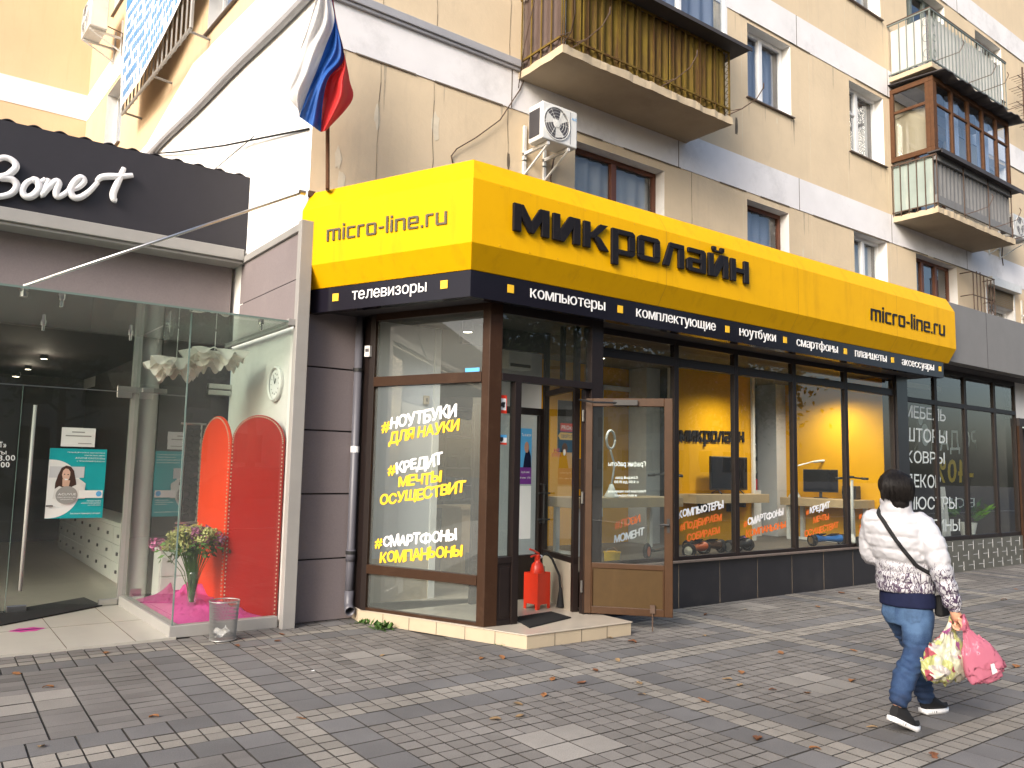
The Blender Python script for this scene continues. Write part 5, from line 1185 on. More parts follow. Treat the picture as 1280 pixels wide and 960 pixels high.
# ---- things in and on the optician's
a, z1_ = OPT.uz(62.5, 560); b, z0_ = OPT.uz(127.5, 647)
DP = dict(w=-.008)
cx, cz, rr = .06, .42, .52; asp = (b-a)/(z1_-z0_)
circ = [(max(0, min(1, cx+rr*math.cos(t))), max(0, min(1, cz+rr*asp*1.08*math.sin(t)))) for t in [(-math.pi/2)+math.pi*k/30 for k in range(31)]]
circ = [(0, max(0, cz-rr*asp*1.08))]+circ+[(0, min(1, cz+rr*asp*1.08))]
pos = sheet('poster', OPT, a, b, z0_, z1_, -.008, [(rc(0, 1, 0, 1), 'teal'), (circ, 'paper'), ([(.12, .28), (.64, .28), (.66, .5), (.55, .56), (.3, .58), (.16, .48)], 'offwhite'), (rc(.02, .62, .58, .74), 'intgrey'), ([(.13, .30), (.13, .50), (.17, .62), (.22, .72), (.30, .755), (.38, .74), (.44, .68), (.47, .58), (.50, .47), (.53, .38), (.44, .36), (.28, .36)], pmat('dark brown hair print', (.05, .022, .014), .5)), ([(.255, .46), (.365, .44), (.385, .54), (.25, .56)], pmat('pale skin print', (.60, .38, .28), .5)), ([(.235, .62), (.25, .68), (.29, .712), (.34, .705), (.375, .665), (.378, .61), (.36, .56), (.33, .53), (.295, .527), (.26, .555)], pmat('pale skin print', (.66, .43, .33), .5)), ([(.278, .568), (.345, .562), (.335, .550), (.31, .546), (.288, .552)], 'white'), (disc(.278, .63, .014, .007), 'blackplastic'), (disc(.34, .625, .014, .007), 'blackplastic'), ([(.10, .28), (.66, .28), (.64, .44), (.55, .50), (.44, .46), (.36, .42), (.27, .44), (.20, .46), (.13, .42)], 'offwhite'), (disc(.34, .33, .19, .13), 'greymetal'), (rc(.55, .97, .29, .40), 'paper'), (disc(.90, .35, .05, .04), 'skyblue'), (rc(.0, .12, .17, .19), 'acdark')],
   'teal contact lens poster with a smiling long haired woman on the glass door', 'poster')
m = MB()
for t_x, u0, u1, z, h in (('ACUVUE', .19, .50, .33, .032), ('Серия контактных линз', .18, .5, .295, .016), ('для здоровья глаз', .24, .45, .265, .016)): text_uz(m, t_x, OPT, a+(b-a)*u0, a+(b-a)*u1, z0_+(z1_-z0_)*z, (z1_-z0_)*h, -.031, bold=.005, off=0)
for t_x, u0, u1, z, h in (('Попробуйте новые однодневные', .3, .96, .94, .016), ('контактные линзы', .6, .96, .90, .018), ('ACUVUE OASYS 1-Day', .44, .97, .855, .024), ('с технологией HydraLuxe', .47, .97, .815, .02), ('Почувствуйте', .7, .95, .24, .018), ('невероятный комфорт', .6, .95, .21, .016), ('целый день', .72, .95, .18, .016), ('Закажите примерку сегодня', .42, .95, .06, .02)): text_uz(m, t_x, OPT, a+(b-a)*u0, a+(b-a)*u1, z0_+(z1_-z0_)*z, (z1_-z0_)*h, -.031, bold=.008, off=0)
m.build('lettering', M['white'], pos, recalc=False)
a, z1_ = OPT.uz(77.5, 534); b, z0_ = OPT.uz(118, 559)
nt_ = sheet('notice_sheet', OPT, a, b, z0_, z1_, -.006, [(rc(.3, .68, .74, .8), 'greymetal'), (rc(.12, .88, .54, .60), 'greymetal'), (rc(.5, .9, .16, .2), 'greymetal')], 'small white notice taped above the teal poster on the glass door', 'notice')
m = MB(); c = atz(34, 787, .014)
for sx, rr_ in ((1, .13),): m.prism([(c.x+.13*math.cos(t)*(1+.12*math.cos(4*t)), c.y+.10*math.sin(t)*(1+.15*math.cos(6*t))) for t in [k*math.pi/12 for k in range(24)]], .0136, .0146, 0)
m.prism([(c.x+.12*math.cos(t), c.y+.02*math.sin(t)) for t in [k*math.pi/8 for k in range(16)]], .0147, .0152, 1)
tag(m.build('floor_sticker', [M['magenta'], M['navy']]), 'magenta lips shaped floor sticker on the pale entrance tiles', 'sticker')
m = MB(); m.prism([atz(-40, 772, .02)[:2], atz(105, 747, .02)[:2], atz(128, 757, .02)[:2], atz(-20, 786, .02)[:2]], .016, .026); tag(m.build('doormat', M['rubber']), 'dark doormat inside the optician glass door', 'doormat')
# clock
ck = thing('wall_clock', (3.05, 8.09, 2.43), 'round white wall clock on the white side wall above the red screen', 'clock')
c = atx(345, 480, 3.04); m = MB(); m.lathe((3.052, c.y, c.z), [(.185, 0), (.19, -.03), (.172, -.045), (.158, -.03)], 40, None, 'x'); m.build('rim', M['offwhite'], ck)
m = MB(); m.lathe((3.03, c.y, c.z), [(.16, 0), (.001, 0)], 40, None, 'x'); fc = m.build('face', M['white'], ck)
m = MB()
for k in range(12):
    q = k*math.pi/6; m.tube([(3.026, c.y+.10*math.sin(q), c.z+.10*math.cos(q)), (3.026, c.y+.118*math.sin(q), c.z+.118*math.cos(q))], .003, 4)
m.tube([(3.024, c.y, c.z), (3.024, c.y-.03, c.z+.055)], .004, 4); m.tube([(3.023, c.y, c.z), (3.023, c.y+.035, c.z+.082)], .003, 4); m.build('hands', M['blackplastic'], fc)
# arched red screens
def arched(name, p, q, zt, th, mat, label):
    o = thing(name, (*p, .06), label, 'screen panel'); p, q = Vector((p[0], p[1])), Vector((q[0], q[1])); L = (q-p).length
    pl = Plane(p, q-p); r = L/2; pts = [(0, .06), (L, .06)]+[(r+r*math.cos(t), zt-r+r*math.sin(t)) for t in [k*math.pi/32 for k in range(33)]]
    m = MB(pl.M); m.uzprism(pts, 0, th); bd = m.build('panel', M[mat], o, bevel=.008)
    m = MB(pl.M)
    edge = [(L-.018, .12+(zt-r-.12)*k/44) for k in range(45)]+[(r+(r-.018)*math.cos(t), zt-r+(r-.018)*math.sin(t)) for t in [k*math.pi/40 for k in range(41)]]+[(.018, zt-r-(zt-r-.12)*k/44) for k in range(45)]
    for u, z in edge: m.ball((u, -.004, z), .0085, 6, 4)
    m.build('stud_trim', M['cream_tile'], o); return o
arched('folding_screen', aty(281, 700, 8.32)[:2], (3.03, 7.91), 2.09, .03, 'red', 'wide glossy red arched panel with pale stud trim by the white side wall')
arched('folding_screen', aty(243, 700, 9.1)[:2], aty(280, 700, 8.36)[:2], 2.09, .03, 'orangered', 'narrower orange red arched panel turned aside behind the flowers')
# pendant lamps
def pendant(c, r, label, seed):
    rn = random.Random(seed); o = thing('pendant_lamp', (c.x, c.y, 3.0), label, 'lamp')
    for k in range(3):
        m = MB(); m.smooth = True; rk = r*1.1*(1-.16*k); zz = c.z+.09-.055*k; ph = rn.random()*6
        def fn(u, v):
            q = 2*math.pi*u; R_ = rk*(.35+.65*v)*(1+.10*math.sin(q*7+ph)*v)
            return (c.x+R_*math.cos(q), c.y+R_*math.sin(q), zz-.075*v**1.6+.045*math.sin(q*9+ph)*v-.03*math.cos(q*4+ph)*v)
        m.grid(fn, 90, 7, None, True); m.build('lamp_shade', M['lampshade'], o, recalc=False)
    m = MB(); m.tube([(c.x, c.y, c.z+.08), (c.x, c.y, 3.0)], .004, 6); m.build('cord', M['offwhite'], o)
pendant(aty(220, 459, 8.85), .27, 'left lower white petal pendant lamp hanging in the glass display', 1)
pendant(aty(268, 447, 8.75), .30, 'right larger white petal pendant lamp hanging in the glass display', 2)
gs = thing('glass_chandelier', aty(212, 400, 8.5), 'cluster of clear glass drops hanging under the canopy', 'chandelier')
m = MB(); m.smooth = True; c = aty(212, 415, 8.5)
for k in range(14):
    m.ball((c.x+random.uniform(-.06, .06), c.y+random.uniform(-.05, .05), c.z+random.uniform(-.1, .13)), random.uniform(.018, .034), 10, 7)
m.build('glass_drops', M['clearglass'], gs); m = MB(); m.tube([(c.x, c.y, c.z), (c.x, c.y, 3.01)], .004, 6); m.build('cord', M['chrome'], gs)
# spectacle racks
def rack(c, w, z0, z1, label, cm):
    o = thing('spectacle_rack', (c.x, c.y, z0), label, 'rack'); m = MB()
    for s in (-w, w): m.tube([(c.x+s, c.y, z0), (c.x+s, c.y, z1)], .009, 8)
    for z in (z0, z1): m.tube([(c.x-w-.05, c.y, z), (c.x+w+.05, c.y, z)], .012, 8)
    m.build('frame', M['steel'], o)
    m = MB(); n = 13
    for k in range(n):
        z = z0+.08+(z1-z0-.16)*k/(n-1)
        for s in (-.5, .5): m.lathe((c.x+s*w*.95, c.y-.03, z), [(.030, 0), (.036, .004), (.030, .008)], 12, 0, 'y')
        m.tube([(c.x-w*.9, c.y-.03, z+.012), (c.x+w*.9, c.y-.03, z+.012)], .004, 5, 0)
    m.build('spectacles', M[cm], o)
rack(aty(239, 585, 9.3), .085, .93, 2.02, 'steel rack of dark spectacle frames behind the display glass', 'blackplastic')
rack(aty(198, 590, 10.6), .08, .95, 2.0, 'rack of brownish spectacle frames beyond the white column', 'bronze')
# drawer cabinets
def cabinet(x0, x1, y0, y1, h, rows, cols, label, face='x'):
    o = thing('drawer_cabinet', ((x0+x1)/2, (y0+y1)/2, .015), label, 'cabinet')
    m = MB(); m.box(x0, x1, y0, y1, .02, h); m.build('carcass', M['intwhite'], o)
    for r_ in range(rows):
        for c_ in range(cols):
            z0, z1 = .06+(h-.1)*r_/rows, .06+(h-.1)*(r_+1)/rows-.012
            m = MB()
            if face == 'x': a, b = y0+(y1-y0)*c_/cols+.01, y0+(y1-y0)*(c_+1)/cols-.01; m.box(x0-.018, x0-.001, a, b, z0, z1); k = (x0-.035, x0-.018, (a+b)/2-.03, (a+b)/2+.03)
            else: a, b = x0+(x1-x0)*c_/cols+.01, x0+(x1-x0)*(c_+1)/cols-.01; m.box(a, b, y0-.018, y0-.001, z0, z1); k = ((a+b)/2-.03, (a+b)/2+.03, y0-.035, y0-.018)
            d = m.build('drawer', M['intwhite'], o, bevel=.004); m = MB(); m.box(*k, (z0+z1)/2-.02, (z0+z1)/2+.02); m.build('handle', M['acdark'], d)
cabinet(2.25, 2.7, 11.1, 16.5, .78, 3, 8, 'long low white drawer cabinet inside the optician beyond the glass door')
cabinet(2.32, 2.9, 9.62, 9.92, .62, 2, 1, 'low white two drawer cabinet behind the bouquet', 'y')
# flowers in a vase
c = aty(239, 760, 8.35); c.z = .075
vs = thing('vase', (c.x, c.y, .06), 'tall clear footed glass vase standing on pink tulle', 'vase')
m = MB(); m.smooth = True; m.lathe((c.x, c.y, .062), [(.001, 0), (.055, .002), (.055, .012), (.012, .03), (.012, .09), (.04, .12), (.05, .2), (.045, .3), (.06, .42), (.066, .46), (.060, .46), (.054, .42), (.040, .3), (.045, .2), (.03, .13), (.001, .12)], 28); m.build('body', M['clearglass'], vs)
bq_ = thing('bouquet', (c.x, c.y, .25), 'full bouquet of lime, pink and purple flowers in the glass vase', 'flowers')
rn = random.Random(21); cc = aty(238, 672, 8.35); kinds = ['flowerlime', 'flowerlime', 'flowerpurple', 'flowerpink']
hd = [Vector((cc.x+max(-.27, min(.27, rn.gauss(0, .14))), cc.y+rn.gauss(0, .08), cc.z+rn.uniform(-.05, .09))) for _ in range(46)]
for p in hd:
    p.z -= 1.0*abs(p.x-cc.x)**2
    m = MB(); R_ = rn.uniform(.05, .078)
    for k in range(60):
        d = Vector((rn.gauss(0, 1), rn.gauss(0, 1), rn.gauss(0, 1))).normalized(); q = p+d*R_*rn.uniform(.6, 1); t = d.orthogonal().normalized()*rn.uniform(.012, .02); s = d.cross(t)
        m.add([q-t, q-s*.8+d*.008, q+t, q+s*.8+d*.008], [(0, 1, 2, 3)])
    m.build('flower', M[rn.choice(kinds)], bq_, recalc=False)
m = MB()
for p in hd: m.tube([(c.x+rn.uniform(-.02, .02), c.y+rn.uniform(-.02, .02), .22), ((c.x*2+p.x)/3, (c.y*2+p.y)/3, .52), tuple(p)], .004, 5)
for k in range(170):
    p = rn.choice(hd)+Vector((rn.gauss(0, .07), rn.gauss(0, .06), -rn.uniform(.03, .16))); t = Vector((rn.gauss(0, 1), rn.gauss(0, 1), rn.gauss(-.3, .5))).normalized(); s = t.orthogonal().normalized()*.018
    m.add([p, p+t*.03+s, p+t*.075, p+t*.03-s], [(0, 1, 2, 3)])
m.build('leaves', M['leafgreen'], bq_, recalc=False)
# tulle heap
m = MB(); m.smooth = True
def tf(u, v):
    x = 2.10+.88*u; y = 7.95+1.75*v
    h = max(0, math.sin(math.pi*min(1, u*1.02))**.6*math.sin(math.pi*v)**.6)
    n = mnoise.noise(Vector((x*5, y*4, 1)))*.13+mnoise.noise(Vector((x*11, y*9, 4)))*.09+mnoise.noise(Vector((x*26, y*22, 4)))*.03
    return (x+n*.2, y+n*.2, .075+h*(.10+.10*(1-u))+max(0, h*n))
m.grid(tf, 70, 90); tag(m.build('tulle', M['tulle'], recalc=False), 'heap of crumpled pink tulle on the display floor', 'fabric')
# waste bin of wire mesh with paper
bn = thing('waste_bin', (2.385, 7.50, 0), 'silver wire mesh waste basket on the paving by the display corner', 'bin'); bx_, by_, r0, r1, hb = 2.385, 7.50, .112, .130, .35
m = MB()
for k in range(64):
    q = 2*math.pi*k/64
    for s in (1, -1): m.tube([((bx_+(r0+(r1-r0)*t)*math.cos(q+s*t*.5)), by_+(r0+(r1-r0)*t)*math.sin(q+s*t*.5), .01+(hb-.02)*t) for t in (0, .5, 1)], .0017, 3, cap=False)
m.build('mesh_side', M['wire'], bn)
m = MB(); m.smooth = True
for z, r in ((.012, r0), (hb, r1)): m.tube([(bx_+r*math.cos(k*math.pi/20), by_+r*math.sin(k*math.pi/20), z) for k in range(41)], .006, 8)
m.build('rim', M['wire'], bn); m = MB(); m.lathe((bx_, by_, .012), [(.001, 0), (r0, 0), (r0, .006), (.001, .006)], 30); m.build('base', M['steel'], bn)
m = MB(); m.smooth = True; rn = random.Random(4)
m.grid(lambda u, v: (bx_-.09+.11*u+.02*math.sin(v*5), by_-.06+.04*math.sin(u*5)+.03*v, .035+.06*v+.05*u*u+.015*math.sin(u*9+v*4)), 9, 7)
tag(m.build('crumpled_paper', M['paper'], recalc=False), 'crumpled white receipt paper lying in the wire waste basket', 'paper')
# lit ceiling spots
for (px, py), lb in zip(((55, 449), (35, 462), (20, 471)), ('nearest lit ceiling spot seen through the optician transom glass', 'middle lit ceiling spot seen through the optician transom glass', 'farthest lit ceiling spot seen through the optician transom glass')):
    d = ray(px, py); p = CAM+d*((3.13-CAMH)/d.z)
    if p.y > 17 or p.y < 10: p = aty(px, py, 13.5)
    o = thing('ceiling_spot', p, lb, 'lamp'); m = MB(); m.lathe(p, [(.055, .0), (.06, .03), (.05, .06), (.001, .06)], 20); m.build('housing', M['blackplastic'], o)
    m = MB(); m.lathe(p, [(.048, .004), (.001, .002)], 20); m.build('bulb', emit('spot glow', (1, .86, .65), 9), o)
    ld = bpy.data.lights.new('spot_light', 'POINT'); ld.energy = 2.5; ld.color = (1, .85, .65); ld.shadow_soft_size = .08; lo = bpy.data.objects.new('light', ld); COL.objects.link(lo); lo.parent = o; lo.location = (0, 0, -.12)
# ================================================================== FURNITURE SHOP ON THE RIGHT
ns = thing('furniture_shop', (14.5, 6.5, 0), 'dark glazed furniture shop with grey fascia at the right', 'shop')
m = MB(); m.box(12.76, 30, 6.0, 6.2, 3.45, 4.42)
for x in (14.6, 16.4, 18.6): m.box(x-.004, x+.004, 5.997, 6.0, 3.45, 4.42, 1)
m.build('fascia', [M['neighgrey'], M['blackfascia']], ns)
m = MB(); m.box(13.13, 30, 6.2, 7.86, 3.5, 4.40); m.box(12.76, 30, 6.2, 7.86, 3.44, 3.5, 0); m.build('flat_roof', M['darkroof'], ns)
m = MB(); m.box(12.75, 16.95, 6.48, 6.6, 0, .53)
rn = random.Random(8)
for i in range(22):
    for j in range(3):
        x = 12.80+i*.19; z = .02+j*.17
        if (i+j) % 2: m.box(x, x+.006, 6.476, 6.48, z, z+.15, 1)
        else: m.box(x, x+.16, 6.476, 6.48, z+.08, z+.086, 1)
m.build('plinth', [M['brick_tile'], M['intgrey']], ns)
NX = [12.75, 13.78, 14.86, 16.03, 16.95]
for a, b in zip(NX, NX[1:]):
    m = MB(GLZ.M); m.box(a, a+.045, 0, .08, .53, 3.44); m.box(b-.045, b, 0, .08, .53, 3.44); m.box(a+.045, b-.045, 0, .08, .53, .60); m.box(a+.045, b-.045, 0, .08, 2.80, 2.88); m.box(a+.045, b-.045, 0, .08, 3.36, 3.44)
    o = m.build('window', M['darkal'], ns, bevel=.005); m = MB(GLZ.M); m.box(a+.03, b-.03, .03, .036, .58, 2.82); m.box(a+.03, b-.03, .03, .036, 2.86, 3.38); m.build('pane', M['glass'], o)
m = MB()
for t_x, lb, rb, lt in (('МЕБЕЛЬ', (1130, 521), (1182, 527), (1130, 505.5)), ('ШТОРЫ', (1131, 551), (1184, 554.5), (1131, 534)), ('КОВРЫ', (1132, 578), (1181, 580), (1132, 563)), ('ДЕКОР', (1131, 608.5), (1176, 610), (1131, 592)), ('ЛЮСТРЫ', (1134, 637), (1196, 636), (1134, 621)), ('КАРТИНЫ', (1134, 666), (1200, 663.5), (1134, 650))):
    text_px(m, t_x, GLZ, lb, rb, lt, .028, bold=.006, off=0)
m.build('lettering', M['ghost'], ns, recalc=False)
m = MB(); NB = Plane((0, 7.25), X_)
text_px(m, 'РАСПРОДАЖА', NB, (1262, 560), (1142, 564), (1262, 538), 0, bold=.005, mat=0); text_px(m, '-30% -40%', NB, (1265, 603), (1166, 602), (1265, 577), 0, bold=.02, mat=1); text_px(m, 'НА ВСЕ', NB, (1250, 633), (1180, 635), (1250, 622), 0, mat=0)
m.build('mirrored_lettering', [M['ghost'], pmat('dull yellow lettering', (.42, .30, .03), .6)], ns, recalc=False)
m = MB(); m.box(12.76, 20, 9.0, 9.1, 0, 3.44); m.box(12.70, 12.76, 6.55, 9.0, 0, 3.44); m.box(16.95, 17.0, 6.6, 9.0, 0, 3.44); m.box(12.76, 17, 6.6, 9.0, .0, .5); m.build('inner_wall', M['intdark'], ns)
m = MB(); m.box(16.95, 30, 6.5, 6.7, 2.75, 3.44, 1); m.box(16.95, 30, 6.45, 6.52, 2.6, 2.75, 0); m.box(17.1, 30, 6.7, 6.75, 0, 2.6, 0); m.box(16.95, 17.1, 6.46, 6.7, 0, 2.6, 2); m.build('end_bay', [M['intdark'], M['offwhite'], M['brownal']], ns)
m = MB(); m.smooth = True; m.grid(lambda u, v: (14.75+.45*u*(1-.5*v), 7.0+.06*math.sin(u*14), .52+.9*v), 30, 4); tag(m.build('drape', M['curtain'], recalc=False), 'pale draped fabric standing in the dark furniture shop window', 'fabric')
pp = thing('potted_plant', (15.55, 6.85, .5), 'leafy plant in a white pot inside the dark shop window', 'plant')
m = MB(); m.lathe((15.55, 6.85, .5), [(.10, 0), (.16, .28), (.145, .28), (.12, .25), (.001, .25)], 20); m.build('pot', M['offwhite'], pp)
m = MB(); rn = random.Random(3)
for k in range(60):
    q = rn.uniform(0, 6.28); t = Vector((math.cos(q), math.sin(q), rn.uniform(.2, 1.6))).normalized(); p = Vector((15.55, 6.85, .78))+t*rn.uniform(.05, .42); s = t.orthogonal().normalized()*.035
    m.add([p, p+t*.07+s, p+t*.17, p+t*.07-s], [(0, 1, 2, 3)])
m.build('leaves', M['leafgreen'], pp, recalc=False)
fp = thing('face_print', (13.5, 7.1, 1.9), 'pale printed portrait panel behind the window lettering of the dark shop', 'print')
m = MB(); c0_ = aty(1155, 540, 7.1); m.box(c0_.x-.22, c0_.x+.22, 7.1, 7.12, c0_.z-.4, c0_.z+.35); m.build('panel', M['acdark'], fp)
m = MB(NB.M); m.M = Plane((0, 7.097), X_).M; m.add([(c0_.x+.03+x*.14, 0, c0_.z-.05+z*.2) for x, z in disc(0, 0, 1, 1)], [tuple(range(28))]); m.add([(c0_.x-.12+x*.08, 0, c0_.z+.2+z*.08) for x, z in disc(0, 0, 1, 1)], [tuple(range(28))]); m.build('portrait', M['ghost'], fp, recalc=False)
# ================================================================== THINGS IN THE ELECTRONICS SHOP
# wall counter with a television
o = thing('wall_counter', (10, 8.1, 1.2), 'pale wood wall counter under the black wall lettering', 'counter')
p, q = aty(845, 618, 7.92), aty(956, 618, 7.92)
m = MB(); m.box(9.34, 11.12, 7.92, 8.295, 1.13, 1.265); m.build('top', M['wood'], o, bevel=.004)
m = MB()
for x in (9.9, 10.6): m.prism([(x-.02, 8.29), (x+.02, 8.29), (x+.02, 8.0), (x-.02, 8.0)], 1.06, 1.13); m.box(x-.09, x+.09, 8.22, 8.295, .98, 1.13)
m.build('bracket', M['blackplastic'], o)
o = thing('television', (10.4, 8.12, 1.27), 'dark flat television standing on the wall counter below the black lettering', 'television')
a, b = aty(888, 570, 8.1), aty(934, 608, 8.1)
m = MB(); m.box(a.x, b.x, 8.09, 8.13, 1.325, a.z); m.build('body', M['blackplastic'], o, bevel=.008)
m = MB(); m.box(a.x+.02, b.x-.02, 8.084, 8.089, 1.35, a.z-.02); m.build('screen', M['screen'], o)
m = MB()
for s in (.2, .8): x = a.x+(b.x-a.x)*s; m.tube([(x-.04, 8.0, 1.272), (x, 8.11, 1.33), (x-.04, 8.2, 1.272)], .009, 6)
m.build('foot', M['blackplastic'], o)
# desks
def desk(name, x0, x1, y0, y1, z, label, legs):
    o = thing('desk', ((x0+x1)/2, (y0+y1)/2, .5), label, 'desk'); m = MB(); m.box(x0, x1, y0, y1, z-.13, z); m.build('top', M['wood'], o, bevel=.004)
    for lx, ly in legs:
        m = MB(); m.box(lx-.03, lx+.03, ly-.03, ly+.03, .502, z-.13); m.build('leg', M['acwhite'], o)
    m = MB(); m.box(legs[0][0], legs[0][0]+.05, min(l[1] for l in legs), max(l[1] for l in legs), .51, .55); m.build('foot_rail', M['acwhite'], o); return o
desk('d', 6.75, 8.75, 7.65, 8.25, 1.24, 'pale wood desk seen through the open glass door', [(6.85, 7.75), (6.85, 8.15), (8.6, 7.75), (8.6, 8.15)])
desk('d', 11.95, 12.55, 6.95, 8.3, 1.2, 'pale wood desk against the yellow side wall behind the credit slogan', [(12.05, 7.05), (12.45, 7.05), (12.05, 8.2), (12.45, 8.2)])
def monitor(c, rz, w, h, label):
    o = thing('monitor', c, label, 'monitor'); R_ = Matrix.Translation(c) @ Matrix.Rotation(rz, 4, 'Z')
    m = MB(R_); m.box(-w/2, w/2, -.02, .02, .10, .10+h); m.build('body', M['blackplastic'], o, bevel=.006)
    m = MB(R_); m.box(-w/2+.012, w/2-.012, -.024, -.0205, .115, .09+h); m.build('screen', M['screen'], o)
    m = MB(R_); m.box(-.025, .025, .02, .04, .01, .3); m.box(-.11, .11, -.07, .09, .001, .012); m.build('stand', M['blackplastic'], o)
monitor(Vector((12.3, 7.75, 1.202)), R(-55), .55, .38, 'black monitor on the desk behind the credit slogan')
monitor(Vector((7.15, 7.95, 1.242)), R(20), .6, .4, 'black monitor at the left end of the desk behind the open glass door')
m = MB(); m.box(12.35, 12.5, 7.15, 7.4, 1.203, 1.42); m.lathe((12.3, 7.3, 1.32), [(.07, 0), (.07, .02)], 18, None, 'x'); tag(m.build('loudspeaker', M['blackplastic'], bevel=.012), 'small black loudspeaker at the near end of the desk by the yellow side wall', 'loudspeaker')
def lamp(c, label, curved=True):
    o = thing('desk_lamp', c, label, 'lamp'); x, y, z = c
    m = MB(); m.smooth = True; m.lathe((x, y, z), [(.001, 0), (.10, .0), (.10, .015), (.05, .10), (.025, .17), (.001, .18)], 24); m.build('base', M['acwhite'], o)
    m = MB(); m.smooth = True
    pts = [(x, y, z+.17), (x+.03, y, z+.30), (x+.05, y, z+.44), (x+.0, y, z+.56), (x-.04, y, z+.66)] if curved else [(x, y, z+.01), (x, y, z+.52), (x+.30, y-.2, z+.62)]
    m.tube(pts, .014, 8); m.build('stem', M['acwhite'], o)
    m = MB(); m.smooth = True
    if curved: m.tube([(x-.02+.075*math.cos(k*math.pi/12), y, z+.76+.12*math.sin(k*math.pi/12)) for k in range(25)], .017, 8)
    else: m.tube([(x+.28, y-.19, z+.61), (x+.5, y-.34, z+.64)], .022, 8)
    m.build('head', M['acwhite'], o)
c = aty(764, 655, 7.75); lamp(Vector((c.x, 7.75, 1.242)), 'white ring head desk lamp behind the open glass door')
lamp(Vector((12.15, 8.15, 1.202)), 'white angular desk lamp in front of the yellow side wall', False)
# shelves with boxed goods
o = thing('shelf_unit', (12.5, 9.6, .5), 'display shelves of boxed goods in the recess beside the grey column', 'shelves')
m = MB(); m.box(12.55, 12.6, 9.02, 10.6, .9, 2.5, 0)
for z in (1.02, 1.32, 1.62, 1.92): m.box(12.25, 12.55, 9.02, 10.6, z-.02, z, 0)
m.build('board', M['intgrey'], o); rn = random.Random(6)
gm = [M['intwhite'], M['blackplastic'], M['intgrey'], M['skyblue'], M['firered']]
m = MB()
for z in (1.02, 1.32, 1.62, 1.92):
    y = 9.05
    while y < 10.5:
        wd = rn.uniform(.07, .13); m.box(12.28, 12.45, y, y+wd, z+.001, z+rn.uniform(.13, .22), rn.choice((0, 0, 1, 1, 2, 3, 4))); y += wd+.02
m.build('goods', gm, o)
o = thing('display_cabinet', (12.0, 8.9, .5), 'white display cabinet with small red stands near the grey column', 'cabinet')
m = MB(); m.box(11.55, 12.05, 8.75, 9.2, .502, 1.3); m.build('body', M['intwhite'], o, bevel=.005)
m = MB(); m.box(11.6, 11.8, 8.743, 8.749, .9, 1.2); m.build('screen', M['screen'], o)
for x in (11.62, 11.85):
    m = MB(); m.prism([(x, 8.8), (x+.16, 8.8), (x+.16, 8.83), (x, 8.83)], 1.302, 1.5); m.prism([(x, 8.83), (x+.16, 8.83), (x+.16, 8.95), (x, 8.95)], 1.302, 1.34); m.build('red_stand', pmat('crimson card', (.42, .02, .04), .5), o)
# scooters
def scooter(c, rz, body, wheel, label, lean=.18):
    o = thing('kick_scooter', c, label, 'scooter'); T = Matrix.Translation(c) @ Matrix.Rotation(rz, 4, 'Z')
    m = MB(T); m.smooth = True; m.tube([(.42, 0, .12), (.36, 0, .5), (.28, 0, 1.02)], [.024, .022, .02], 10); st = m.build('stem', M[body], o)
    m = MB(T); m.smooth = True; m.tube([(.28, -.22, 1.04), (.28, 0, 1.06), (.28, .22, 1.04)], .013, 8); m.tube([(.28, -.24, 1.04), (.28, -.14, 1.045)], .019, 8); m.tube([(.28, .14, 1.045), (.28, .24, 1.04)], .019, 8); m.box(.24, .31, -.03, .03, 1.05, 1.085); m.build('handlebar', M['blackplastic'], o)
    m = MB(T); m.box(-.38, .26, -.075, .075, .085, .125); m.build('deck', M[body], o, bevel=.015); m = MB(T); m.tube([(.24, 0, .10), (.42, 0, .16)], .03, 8); m.build('neck', M[body], o)
    for x in (.46, -.46):
        m = MB(T); m.lathe((x, 0, .10), [(.055, -.022), (.085, -.026), (.10, -.012), (.10, .012), (.085, .026), (.055, .022)], 28, None, 'y'); wo = m.build('wheel', M['rubber'], o)
        m = MB(T); m.lathe((x, 0, .10), [(.001, -.024), (.06, -.024), (.066, -.018), (.066, .018), (.06, .024), (.001, .024)], 20, None, 'y')
        m.build('rim', M[wheel], wo)
c = atz(812, 690, .5); scooter(Vector((7.85, 7.28, .502)), R(25), 'blackplastic', 'orange', 'black kick scooter with orange wheels behind the open glass door')
scooter(Vector((11.65, 6.78, .502)), R(35), 'offwhite', 'blackplastic', 'pale grey kick scooter with black handlebar by the yellow side wall')
def hoverboard(c, rz, mat, label):
    o = thing('hoverboard', c, label, 'hoverboard'); T = Matrix.Translation(c) @ Matrix.Rotation(rz, 4, 'Z') @ Matrix.Translation((0, 0, .092)) @ Matrix.Rotation(R(-18), 4, 'X')
    m = MB(T); m.smooth = True; n = 14
    m.grid(lambda u, v: ((v-.5)*.46, (.075-.035*math.cos((v-.5)*math.pi))*1.15*math.cos(2*math.pi*u), .02+(.062-.022*math.cos((v-.5)*math.pi))*math.sin(2*math.pi*u)), 20, n, None, True); m.build('body', M[mat], o)
    for s in (-1, 1):
        m = MB(T); m.lathe((s*.27, 0, 0), [(.055, -.032), (.085, -.034), (.09, -.02), (.09, .02), (.085, .034), (.055, .032)], 28, None, 'x'); wo = m.build('wheel', M['rubber'], o)
        m = MB(T); m.lathe((s*.27, 0, 0), [(.001, -.036), (.055, -.033), (.055, .033), (.001, .036)], 20, None, 'x'); m.build('rim', M['steel'], wo)
        m = MB(T); m.box(s*.12-.07, s*.12+.07, -.07, .07, .075, .088); m.build('foot_pad', M['rubber'], o)
hoverboard(Vector((8.32, 7.05, .502)), R(20), 'orange', 'orange and black hoverboard lying first behind the computer slogan')
